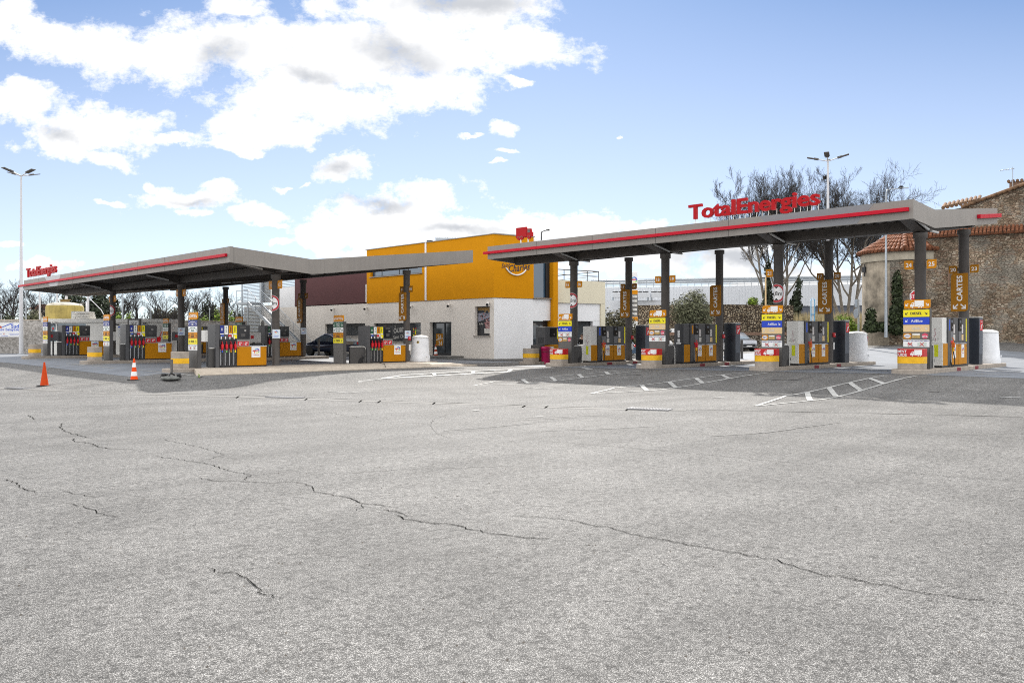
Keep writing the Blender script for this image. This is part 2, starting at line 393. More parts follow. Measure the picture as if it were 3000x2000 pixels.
def sheet(name, xs, ys, m, dz, kind='structure'):
    vs = [(x, y, zg(x, y)+dz) for y in ys for x in xs]; n = len(xs)
    fs = [(j*n+i, j*n+i+1, (j+1)*n+i+1, (j+1)*n+i) for j in range(len(ys)-1) for i in range(n-1)]
    return tag(MB().add(vs, fs, smooth=True).build(name, m), kind=kind)
def rng(a, b, s):
    k = max(1, int(math.ceil((b-a)/s))); return [a+(b-a)*i/k for i in range(k+1)]
far = [-4000,-600,-120,-40]; near = rng(-15, 120, .75); out = [150,250,600,4000]
sheet('ground', far+near+out, far+near+out, M_asph, 0)
sheet('concrete_forecourt', rng(31.0,58,.75), rng(5,31,.75), M_slab, .006)
sheet('concrete_forecourt', rng(13.4,37.0,.75), rng(36.4,78,.75), M_slab, .006)

def ribbon(mb, pts, w, dz, step=.5, taper=False):
    """flat strip lying on the yard along a world polyline"""
    P = [Vector((p[0],p[1])) for p in pts]; dense = []
    for a, b in zip(P, P[1:]):
        k = max(1, int((b-a).length/step)); dense += [a+(b-a)*i/k for i in range(k)]
    dense.append(P[-1]); vs = []
    for i, p in enumerate(dense):
        t = dense[min(i+1,len(dense)-1)]-dense[max(i-1,0)]; t.normalize(); nrm = Vector((-t.y,t.x))
        ww = (w if isinstance(w,(int,float)) else w(i/(len(dense)-1)))*.5
        for sgn in (-1, 1):
            q = p+nrm*ww*sgn; vs.append((q.x,q.y,zg(q.x,q.y)+dz))
    mb.add(vs, [(2*i+1,2*i,2*i+2,2*i+3) for i in range(len(dense)-1)])
GP = lambda pts: [G(*p) for p in pts]
# drain channel across the yard and its gratings
mb = MB(); ribbon(mb, GP([(-200,1130),(0,1137),(250,1147),(497,1156),(800,1166),(1021,1172.5),(1400,1184),(1867,1200),(2010,1202)]), .42, .004)
tag(mb.build('drain_channel', M_slab2), kind='structure')
mb = MB(); ribbon(mb, GP([(497,1153.5),(1021,1170),(1867,1197.5),(2000,1201),(2400,1208),(2700,1214),(3000,1222),(3200,1228)]), lambda t: .035+.02*math.sin(t*90), .008, .2)
ribbon(mb, GP([(-100,1135),(0,1138.5),(250,1149),(497,1157.5)]), .03, .008, .2)
for pa, pb in (((1060,1173),(1052,1178)),((1115,1174.5),(1106,1180)),((1275,1179),(1268,1184)),((1540,1188),(1530,1193)),((1605,1190),(1596,1195)),((1840,1198),(1833,1203)),((700,1161),(692,1166)),((900,1168),(893,1172))):
    ribbon(mb, GP([pa, pb]), .05, .012, .1)
tag(mb.build('drain_joint', M_crack), kind='structure')
# light gutter strip by the left lane
mb = MB(); ribbon(mb, GP([(68,1139.5),(180,1130),(300,1121.5),(400,1115),(473,1110)]), .28, .006, .3); tag(mb.build('gutter_strip', M_slab2), kind='structure')

def grating(px, py, label, L_=1.25, Wd=.42):
    p = G(px, py); a, b = G(px-30, py-1.0), G(px+30, py+1.0)
    t = math.atan2(b.y-a.y, b.x-a.x)
    o = thing('drain_grating', label, 'drain', (p.x,p.y,p.z+.008), t, 'iron gratings set in the drain channel')
    f = MB(); f.box(-L_/2,L_/2,-Wd/2,-Wd/2+.04,0,.03); f.box(-L_/2,L_/2,Wd/2-.04,Wd/2,0,.03); f.box(-L_/2,-L_/2+.04,-Wd/2+.042,Wd/2-.042,0,.03); f.box(L_/2-.04,L_/2,-Wd/2+.042,Wd/2-.042,0,.03)
    f.build('frame', mat('cast_iron', (.24,.24,.25), .6, metal=.2), o)
    s = MB()
    for i in range(13): x = -L_/2+.08+i*(L_-.16)/12; s.box(x-.018,x+.018,-Wd/2+.042,Wd/2-.042,.004,.026)
    s.build('bar', MATS['cast_iron'], o)
    MB().box(-L_/2+.04,L_/2-.04,-Wd/2+.042,Wd/2-.042,-.002,.001).build('pit', M_black, o)
grating(1903, 1200, 'slotted drain grating nearest the right-hand lane arrows', 1.1)
grating(835, 1165, 'slotted drain grating in front of the long kerb')
grating(52, 1138, 'slotted drain grating beside the plain orange cone')

# painted hatch wedges leading to the lorry islands
def wedge(apex, left, right, nb, bend):
    A, L_, R_ = G(*apex), G(*left), G(*right); mb = MB()
    Lm = G(*bend)
    ribbon(mb, [A, Lm, L_], .11, .012, .4); ribbon(mb, [A, R_], .11, .013, .4)
    for i in range(nb):
        t = .40+.6*i/max(1,nb-.15); t2 = t-.16
        tl = (t-.25)/.75; a = Lm+(L_-Lm)*max(0,tl) if t > .25 else A+(Lm-A)*(t/.25)
        a2 = A+(R_-A)*max(.1,t2+.05); ribbon(mb, [a, a2], .17, .016, .3)
    tag(mb.build('lane_marking', M_paint), kind='structure')
wedge((2212,1190),(2594,1101),(2683,1102),4,(2300,1160))
wedge((1731,1153),(2178,1092),(2246,1093),4,(1800,1136))
wedge((1389,1129),(1842,1085),(1897,1085),4,(1450,1117))
wedge((1117,1109),(1590,1078),(1625,1078),3,(1180,1099))
mb = MB()
for a, b, w in (((960,1147),(1015,1150),.12),((1010,1152),(1060,1148),.10),((1540,1135),(1580,1138),.12),((1565,1140),(1620,1137),.10),((2090,1165),(2130,1163),.14),((2930,1165),(2990,1163),.12),
                ((1385,1202),(1402,1203),.14),((1570,1219),(1590,1220),.12),((1050,1117),(1120,1110),.07),((1010,1121),(1060,1119),.07)):
    ribbon(mb, GP([a, b]), w, .011, .2)
for a, b, w in (((2080,1078),(2180,1081),.3),((2426,1087),(2570,1095),.3),((2470,1079),(2600,1088),.22),((2130,1074),(2215,1079),.2),((1770,1080),(1840,1077),.3),((1700,1076),(1730,1083),.3),((2860,1096),(2960,1098),.24),((2900,1086),(2990,1090),.2),
                ((160,1072),(300,1069),.14),((195,1063),(250,1071),.12),((270,1071),(335,1079),.12),((400,1098),(500,1095),.14),((410,1084),(500,1094),.12),((520,1094),(590,1104),.12),((110,1053),(180,1056),.12)):
    ribbon(mb, GP([a, b]), w, .013, .2)
tag(mb.build('lane_arrow', M_paintw), kind='structure')
# rubber and oil marks
mb = MB()
def blot(px, py, rx, ry, seed):
    rr = random.Random(seed); c = G(px, py); ring = []
    for i in range(26):
        a = i*2*math.pi/26; k = 1+rr.uniform(-.3,.3); ring.append(G(px+rx*k*math.cos(a), py+ry*k*math.sin(a)))
    vs = [(c.x,c.y,c.z+.0105)]+[(p.x,p.y,zg(p.x,p.y)+.0105) for p in ring]
    mb.add(vs, [(0,1+(i+1)%26,1+i) for i in range(26)])
blot(2355,1148,38,3.5,1); blot(2735,1147,14,2,2); blot(1860,1098,22,1.2,3); blot(2300,1112,50,1.6,4)
tag(mb.build('oil_stain', M_stain), kind='structure')
mb = MB()
for pts in ([(2080,1278),(2210,1270),(2460,1238)],[(2240,1268),(2330,1256)],[(1500,1226),(1640,1221),(1780,1216)],[(1500,1232),(1700,1222)],[(1600,1262),(1760,1257),(1930,1248)],[(1300,1262),(1450,1250),(1560,1240)]):
    ribbon(mb, GP(pts), .035, .0095, .3)
tag(mb.build('tyre_mark', mat('tyre_rubber_trace', (.15,.147,.143), .8, var=.4, scale=12)), kind='structure')
# cracks
mb = MB()
def crack(pts, w0, seed, off=(0,0), sc=1.568):
    rr = random.Random(seed); P = GP([(off[0]+p[0]/sc, off[1]+p[1]/sc) for p in pts]); Q = []
    for a, b in zip(P, P[1:]):
        k = max(2, int((b-a).length/.07)); 
        for i in range(k): 
            t = i/k; q = a+(b-a)*t; j = .028; Q.append(Vector((q.x+rr.uniform(-j,j), q.y+rr.uniform(-j,j))))
    Q.append(Vector((P[-1].x,P[-1].y))); n = len(Q); wob = [w0*.68*rr.uniform(.65,1.25) for _ in range(n+1)]
    ribbon(mb, Q, lambda t: wob[int(t*(n-1))]*min(1,8*t+.45,8*(1-t)+.45), .007, 9)
O0 = (0,1200); O1 = (1500,1200)
crack([(705,213),(800,226),(922,242),(1000,263),(1060,283),(1150,300),(1112,328)], .016, 1, O0)
crack([(918,315),(980,328),(1112,330),(1240,336),(1340,333),(1405,342),(1440,362),(1450,380),(1520,390),(1620,412),(1660,430),(1830,450)], .018, 2, O0)
crack([(1665,432),(1662,450),(1640,465)], .012, 3, O0)
crack([(1760,455),(1850,480),(1895,492)], .014, 4, O0)
crack([(1812,482),(1880,508),(1960,518),(2050,523),(2130,540),(2230,564),(2350,582),(2530,593)], .02, 5, O0)
crack([(288,60),(275,82),(300,100),(360,118),(425,132)], .022, 6, O0)
crack([(335,132),(350,148),(420,155),(455,172),(535,182),(640,184)], .022, 7, O0)
crack([(728,132),(840,155),(950,180),(1030,206),(960,228)], .012, 8, O0)
crack([(35,318),(85,345),(100,360),(170,382)], .018, 9, O0)
crack([(285,372),(330,385),(440,404)], .012, 10, O0); crack([(305,430),(400,448),(450,474),(540,492)], .014, 11, O0)
crack([(955,725),(1020,750),(1085,752),(1150,775),(1180,800),(1185,830),(1220,850),(1260,866)], .015, 12, O0)
crack([(130,25),(160,45)], .03, 13, O0)
crack([(0,490),(130,492),(280,510),(450,545),(570,577),(670,592),(800,620),(900,635),(1080,668),(1210,690),(1280,718),(1440,760),(1560,776),(1690,800),(1850,838),(2000,858),(2200,882),(2352,908)], .017, 14, O1)
crack([(110,142),(280,155),(480,170),(680,188),(900,208),(1160,232),(1400,252),(1700,278),(2000,305),(2352,332)], .011, 15, O1)
crack([(1340,0),(1500,12),(1620,30),(1700,42),(1760,55),(1890,60),(1975,70)], .009, 16, O0); crack([(1975,70),(1990,45),(2060,22)], .007, 17, O0); crack([(1975,70),(2000,105),(2060,130)], .006, 18, O0)
crack([(1570,298),(1680,286),(1900,272),(2100,268),(2352,258)], .012, 19, O0)
crack([(1700,105),(1900,112),(2100,116),(2352,110)], .012, 20, O1)
tag(mb.build('asphalt_crack', M_crack), kind='structure')
# pebbles and litter specks lying on the asphalt are stuff
mb = MB(); rr = random.Random(5)
for _ in range(420):
    p = G(rr.uniform(0,3000), 1160+840*rr.random()**2.2); s = rr.uniform(.004,.013)
    mb.add([(p.x+s,p.y,p.z),(p.x-.5*s,p.y+.8*s,p.z),(p.x-.5*s,p.y-.8*s,p.z),(p.x,p.y,p.z+s)], [(0,1,3),(1,2,3),(2,0,3)])
tag(mb.build('loose_gravel', mat('gravel_mix', (.16,.14,.12), .9, var=.5, scale=3)), kind='stuff')
# ------------------------------------------------------------------ canopies
def wbuild(mb, name, mats, parent, bevel=0):
    o = mb.build(name, mats, parent, bevel)
    l = parent.location
    for v in o.data.vertices: v.co -= l
    return o
def canopy(label, Xf, Xv, Xb, Y0, Y1, zf, zv, zb, H, Xc, Xd, Ys, cr, patch, stripe_y, stub, Ysd=None):
    Ysd = Ysd or Ys
    T = thing('filling_station_canopy', label, 'canopy', ((Xf+Xb)/2, (Y0+Y1)/2, zg(Xc, (Y0+Y1)/2)), 0, 'butterfly canopies of the filling station')
    zs = [zf, zv, zb]; zx = lambda X: interp(X, (Xf,Xv,Xb), zs)
    F0 = FY(0, 0)
    # fascia: front, back, two V-shaped ends
    mb = MB(); t = .10
    mb.box(Xf, Xf+t, Y0+t, Y1-t, zf, zf+H); mb.box(Xb-t, Xb, Y0+t, Y1-t, zb, zb+H)
    poly = [(Xf,zf),(Xv,zv),(Xb,zb),(Xb,zb+H),(Xv,zv+H),(Xf,zf+H)]
    mb.prism(poly, -Y0-t, -Y0, F0); mb.prism(poly, -Y1, -Y1+t, F0)
    k = int((Y1-Y0)/4.2)
    for i in range(1, k+1):
        y = Y0+(Y1-Y0)*i/(k+1); mb.box(Xf-.003, Xf-.0005, y-.012, y+.012, zf+.01, zf+H-.01, 1)
    mb.box(Xf-.012, Xf+.16, Y0-.012, Y0+.16, zf+.012, zf+H+.006, 0)
    mb.box(Xf+.16, Xf+.172, Y0-.003, Y0-.0005, zf+.02, zf+H-.01, 1)
    wbuild(mb, 'fascia', [M_fas, M_dark], T)
    # roof deck with ribs
    mb = MB(); b = .40
    deck = [(Xf+t,zf+b),(Xv,zv+b),(Xb-t,zb+b),(Xb-t,zb+b+.12),(Xv,zv+b+.12),(Xf+t,zf+b+.12)]
    mb.prism(deck, -Y1+t, -Y0-t, F0)
    y = Y0+.5
    while y < Y1-.5:
        mb.prism([(Xf+t+.02,zf+b-.07),(Xv,zv+b-.07),(Xb-t-.02,zb+b-.07),(Xb-t-.02,zb+b),(Xv,zv+b),(Xf+t+.02,zf+b)], -y-.10, -y, F0); y += .42
    wbuild(mb, 'roof_deck', M_deck, T)
    # girders over each pair of columns, and the long beams over the column rows
    for Yc in Ys:
        mb = MB(); lo = [(Xf+t+.01,zf+.22),(Xc-.1,zx(Xc)-.12),(Xc+.1,zx(Xc)-.12),(Xd,zx(Xd)-.06),(Xb-t-.01,zb+.2)]; hi = [(X, zx(X)+b-.08) for X in (Xb-t-.01, Xd, Xv, Xf+t+.01)]
        mb.prism(lo+hi, -Yc-.13, -Yc+.13, F0); lo2 = [(x, z-.03) for x, z in lo]
        mb.prism(lo2+[(x,z-.001) for x, z in lo[::-1]], -Yc-.22, -Yc+.22, F0)
        wbuild(mb, 'girder', M_dark, T)
    for X, w in ((Xc,.16),(Xd,.12)):
        mb = MB(); z = zx(X); mb.box(X-w, X+w, Y0+t+.01, Y1-t-.01, z-.08, z+b-.1); wbuild(mb, 'long_beam', M_dark, T)
    # columns
    for Yc, X in [(y, Xc) for y in Ys]+[(y, Xd) for y in Ysd]:
        if True:
            z1 = zx(X)-.16; z0 = zg(X, Yc)+.165
            mb = MB(); mb.lathe([(cr,z0),(cr,z1-.22),(cr*1.28,z1-.2),(cr*1.28,z1)], 24, (X,Yc,0)); mb.lathe([(cr*1.35,z0-.004),(cr*1.35,z0+.03),(cr*1.02,z0+.05)], 20, (X,Yc,0))
            wbuild(mb, 'column', M_col, T)
    # stripe along the front, short returned end on the back of the right side
    sy0, sy1 = stripe_y
    mb = MB(); mb.box(Xf-.13, Xf-.004, sy0, sy1, zf+.28, zf+.42); wbuild(mb, 'stripe', M_red, T, .006)
    if stub:
        mb = MB(); sl = (zb-zv)/(Xb-Xv); mb.prism([(Xb-3.0,zb+.27-3.0*sl),(Xb+.12,zb+.27+.12*sl),(Xb+.12,zb+.44+.12*sl),(Xb-3.0,zb+.44-3.0*sl)], -Y0+.004, -Y0+.14, F0); wbuild(mb, 'stripe', M_red, T, .006)
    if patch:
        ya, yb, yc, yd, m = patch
        mb = MB(); mb.flat([(-yb,zf+.012),(-yc,zf+.012),(-yd,zf+H-.012),(-ya,zf+H-.012)], 0, FX(Xf-.0045)); wbuild(mb, 'fascia_patch', m, T)  # flat trapezoid in a different grey on the front fascia
    # tube lamps
    for i in range(len(Ys)):
        Yc = Ys[i]
        for xa, xb in ((Xf+.75,Xf+2.0),(Xf+2.3 if Xc-Xf < 2.6 else Xf+2.25, Xc-.25 if Xc-Xf > 2.7 else Xc+.9)):
            if xb-xa < .6: continue
            za, zc_ = interp(xa,(Xf,Xc),(zf+.20,zx(Xc)-.1)), interp(xb,(Xf,Xc),(zf+.2,zx(Xc)-.1))
            mb = MB(); mb.tube([(xa,Yc-.34,za),(xb,Yc-.34,zc_)], .05, 8); wbuild(mb, 'tube_lamp', M_lampw, T)
        for dy in (1.35, 2.9):
            y = Yc+dy
            if y > Y1-1: continue
            xm = (Xc+Xd)/2+.4; mb = MB(); mb.box(xm-.07, xm+.07, y, y+1.15, zx(xm)+.02, zx(xm)+.10); wbuild(mb, 'tube_lamp', M_lampw, T)
    return T, zx

YR = [11.1, 16.88, 22.7, 28.5]; YRB = [11.1, 16.98, 22.88, 28.82]; XRC, XRD = 33.16, 38.4
YL = [37.3, 48.5, 59.75]; XLC, XLD = 20.6, 28.8
M_patchR = mat('patch_dark_grey', (.20,.205,.22), .5, var=.05)  # bluish greys of the trapezoid fascia patches, darker right, lighter left
M_patchL = mat('patch_light_grey', (.47,.48,.50), .5, var=.05)
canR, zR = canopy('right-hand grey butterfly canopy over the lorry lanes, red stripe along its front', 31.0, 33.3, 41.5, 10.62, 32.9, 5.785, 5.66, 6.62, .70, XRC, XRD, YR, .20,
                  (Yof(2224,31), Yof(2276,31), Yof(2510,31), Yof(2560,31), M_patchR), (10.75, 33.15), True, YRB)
canL, zL = canopy('left-hand grey butterfly canopy over the car pumps, red stripe on its far front', 17.7, 22.07, 33.0, 36.3, 69.9, 5.0, 4.68, 5.95, .74, XLC, XLD, YL, .185,
                  (Yof(178,17.7), Yof(168,17.7), Yof(147,17.7), Yof(131,17.7), M_patchL), (36.55, 71.0), False)

# rooftop lettering: every letter its own part
def roof_sign(label, X, Ya, Yb, z, cap, size_k):
    word = 'TotalEnergies'; T = thing('rooftop_lettering', label, 'sign', (X,(Ya+Yb)/2,z), 0, 'rooftop station name signs')
    vs, fs, x0, x1 = text_mesh(word, .024); full = x1-x0
    adv = []; x = 0
    for i, ch in enumerate(word):
        _, _, a, b = text_mesh(word[:i+1], .024); _, _, c, d = text_mesh(ch, .024)
        adv.append((b-d)-x0 if i else 0-x0+0)
    sx = (Ya-Yb)/full; wid = 1.06; sy = cap/.729
    for i, ch in enumerate(word):
        v, f, a, b = text_mesh(ch, .024); base = adv[i]+(0 if i else 0)
        mb = MB(); n = len(v)
        F = [(((p[0]-(a+b)/2)*wid+(a+b)/2+base)*sx-(Ya-Yb)/2, p[1]*sy, .0) for p in v]; Bk = [(p[0],p[1],-.13) for p in F]
        edges = {}
        for q in f:
            for j in range(len(q)): e = (q[j], q[(j+1)%len(q)]); edges[e] = edges.get(e,0)+1
        side = [(e[1], e[0], n+e[0], n+e[1]) for e in edges if (e[1], e[0]) not in edges]
        mb.add(F+Bk, [tuple(q) for q in f]+[tuple(n+j for j in q[::-1]) for q in f]+side, FX(0,0,.20))
        xs = [p[0] for p in F]; um = (min(xs)+max(xs))/2; lo = min(p[1] for p in F)
        o = mb.build('letter', M_redletter, T)
        for uu in ([um] if ch in 'lirtT' else [um-.14, um+.14]):
            st = MB(); st.box(.05, .07, -uu-.009, -uu+.009, -.03, .22+max(0,lo)); st.box(.03, .25, -uu-.012, -uu+.012, -.03, -.005); st.build('standoff', M_cabwhite, o)
    return T
roof_sign('large red rooftop letters spelling the station name on the right-hand canopy', 30.98, Yof(2018,31), Yof(2400,31), 6.50, .64, 1)
roof_sign('red rooftop letters seen edge-on at the far left end of the left-hand canopy', 17.68, Yof(76.8,17.7), Yof(163.4,17.7), 5.76, .66, 1)
# red lorry emblem
Tm = thing('lorry_emblem', 'red cut-out lorry emblem standing on the left end of the right-hand canopy', 'sign', (30.98,(Yof(1513,31)+Yof(1560,31))/2,6.48))
mb = MB(); M = FX(0,0,.2)
mb.prism([(-.6,.10),(.16,.10),(.16,.62),(-.6,.62)], -.08, 0, M); mb.prism([(.18,.10),(.6,.10),(.6,.30),(.53,.33),(.48,.50),(.18,.52)], -.08, 0, M); mb.prism([(-.6,.06),(.6,.06),(.6,.098),(-.6,.098)], -.06, -.02, M)
mb.build('body', M_redletter, Tm)
for u in (-.42,-.2,.34):
    o = MB().prism(circ(u,.06,.10), -.085, .004, M).build('wheel', M_redletter, Tm); q = MB(); arc(q, u, .06, .085, .11, 0, 180, M, .006, 0); q.build('rim', M_greymid, o)
MB().prism([(.25,.3),(.44,.3),(.42,.46),(.25,.46)], .0, .006, M).build('window', M_greymid, Tm)
MB().box(.0,.06,.25,.29,0,.24).build('standoff', M_cabwhite, Tm); MB().box(.0,.06,-.29,-.25,0,.24).build('standoff', M_cabwhite, Tm)

# ------------------------------------------------------------------ islands
def slab(name, x0, x1, y0, y1, h, m=M_conc, round0=.0):
    z = zg((x0+x1)/2, (y0+y1)/2); mb = MB(); w = (y1-y0)/2; cy = (y0+y1)/2
    poly = [(x1,y0),(x1,y1)] + [(x0+.35-.35*math.sin(a), cy+w*math.cos(a)) for a in [R(i*18) for i in range(0,11)]]
    mb.prism(poly, z-.35, z+h); return tag(mb.build(name, m, bevel=.03), kind='structure')
for Y in YR: slab('pump_island', 31.15, 42.0, Y-.72, Y+.45, .17)
slab('pump_island', 33.6, 40.5, 32.1, 33.25, .17)
for Y, xe in zip(YL, (30.6, 30.4, 30.4)): slab('pump_island', 15.0, xe, Y-.62, Y+.5, .17)
# long beige kerb in front of the near car island
mb = MB(); xs = rng(14.9, 30.9, .8); prof = [(33.58,-.3),(33.58,.03),(33.72,.15),(33.86,.19),(34.1,.20),(36.75,.185),(36.75,-.3)]
vs = []; n = len(prof)
for x in xs:
    e = smooth((30.9-x)/1.8)
    for y, z in prof: vs.append((x+(y-33.58)/3.17*1.3*smooth((20-x)/5), y, zg(x,33.6)*max(0,1-.0)+(z if z < 0 else z*(.25+.75*e))))
mb.add(vs, [(i*n+j, (i+1)*n+j, (i+1)*n+j+1, i*n+j+1) for i in range(len(xs)-1) for j in range(n-1)]+[tuple(range(n))]+[tuple((len(xs)-1)*n+j for j in range(n-1,-1,-1))])
tag(mb.build('kerb_island', M_conc2), kind='structure')
mb = MB(); ribbon(mb, [(27.0,33.57),(27.05,33.5)], .02, .01)
mb.tube([(24.62,33.6,.0),(24.66,33.75,.155),(24.6,34.2,.21),(24.75,34.6,.203)], .012, 5); tag(mb.build('kerb_crack', M_crack), kind='structure')

# ------------------------------------------------------------------ bollards (concrete, banded)
NB = {'n': 0}
def bend_front(W_, L_, u, v, n):
    """wrap flat artwork (u along the face) round the curved front of a bollard; u=0 at the nose"""
    a, b = L_, W_/2; N_ = 60; acc = [0]; pts = [(-a*math.cos(R(-90+180*i/N_)), b*math.sin(R(-90+180*i/N_))) for i in range(N_+1)]
    for i in range(N_): acc.append(acc[-1]+math.hypot(pts[i+1][0]-pts[i][0], pts[i+1][1]-pts[i][1]))
    s = acc[-1]/2-u
    s = min(max(s, 0.001), acc[-1]-.001)
    for i in range(N_):
        if acc[i+1] >= s: break
    t = (s-acc[i])/(acc[i+1]-acc[i]); x = pts[i][0]+(pts[i+1][0]-pts[i][0])*t; y = pts[i][1]+(pts[i+1][1]-pts[i][1])*t
    nx, ny = x/a**2, y/b**2; l = math.hypot(nx, ny) or 1
    return (x+nx/l*n, y+ny/l*n, v)
def subdiv_flat(mb, size=.07):
    """split big flat faces so they can follow a curve"""
    bm = bmesh.new(); vs = [bm.verts.new(v) for v in mb.v]
    for f, mi in zip(mb.f, mb.mi):
        try: bm.faces.new([vs[i] for i in f]).material_index = mi
        except ValueError: pass
    bmesh.ops.triangulate(bm, faces=bm.faces[:])
    for _ in range(5):
        es = [e for e in bm.edges if e.calc_length() > size]
        if not es: break
        bmesh.ops.subdivide_edges(bm, edges=es, cuts=1)
        bmesh.ops.triangulate(bm, faces=[f for f in bm.faces if len(f.verts) > 3])
    bm.verts.ensure_lookup_table(); bm.verts.index_update()
    out = MB(); out.v = [tuple(v.co) for v in bm.verts]; out.f = [tuple(v.index for v in f.verts) for f in bm.faces]; out.mi = [f.material_index for f in bm.faces]; out.sm = [True]*len(out.f); bm.free(); return out
def bollard(label, group, lorry_band, W_=.94, L_=.40):
    T = thing('concrete_bollard', label, 'bollard', (0,0,0), 0, group)
    def ring(k, z0, z1, b0=0):
        p = [(-(L_+k)*math.cos(R(a)), (W_/2+k)*math.sin(R(a))) for a in range(-90, 91, 6)]; p = p+[(.22+b0,W_/2+k),(.22+b0,-W_/2-k)]
        return p
    MB().prism(ring(0,0,1)[::-1], 0, .76).build('core', M_conc, T, .012)
    MB().prism(ring(.006,0,1)[::-1], .22, .46).build('yellow_band', M_yelband, T)
    if lorry_band:
        o = MB().prism(ring(.006,0,1)[::-1], .463, .755).build('red_band', mat('red_sign_band', (.50,.004,.006), .4, var=.07), T)
        q = MB(); I = Matrix.Identity(4)
        q.text('UNIQUEMENT', .135, .10, .66, 0, I, 0, .02, 'R'); q.text('POIDS LOURDS', .135, .10, .53, 0, I, 0, .02, 'R'); lorry(q, .42, .605, .40, I, 0, 0, 1)
        q = subdiv_flat(q); q.v = [bend_front(W_, L_, v[0]-.12, v[1], .012+(v[2])) for v in q.v]
        q.build('lettering', [M_whiteink, MATS['red_sign_band']], o)
    return T
bR = bollard('', 'banded lorry bollards with red lettered top', True); bL = bollard('', 'banded concrete bollards at the car islands', False, .98, .36)
labR = ['banded bollard with red lorry sign below the diesel totem farthest right', 'banded bollard with red lorry sign on the island of column 21', 'banded bollard with red lorry sign on the island of columns 18 and 19', 'banded bollard with red lorry sign in front of columns 15 and 16']
for i, Y in enumerate(YR):
    p = (31.75, Y-.16, zg(31.75,Y)+.17)
    if i == 0: bR.location = p; bR['label'] = labR[0]
    else: copy_tree(bR, p, labR[i])
labL = ['yellow banded concrete bollard next to the left end of the long kerb', 'yellow banded concrete bollard behind the two traffic cones, middle car island', 'yellow banded concrete bollard farthest left, below the small far totem']
for i, Y in enumerate(YL):
    p = (15.75, Y-.06, zg(15.75,Y)+.17)
    if i == 0: bL.location = p; bL['label'] = labL[0]
    else: copy_tree(bL, p, labL[i])
copy_tree(bL, (34.2, 32.7, zg(34.2,32.7)+.17), 'dull yellow banded bollard by the white corner of the store, before pump 11')

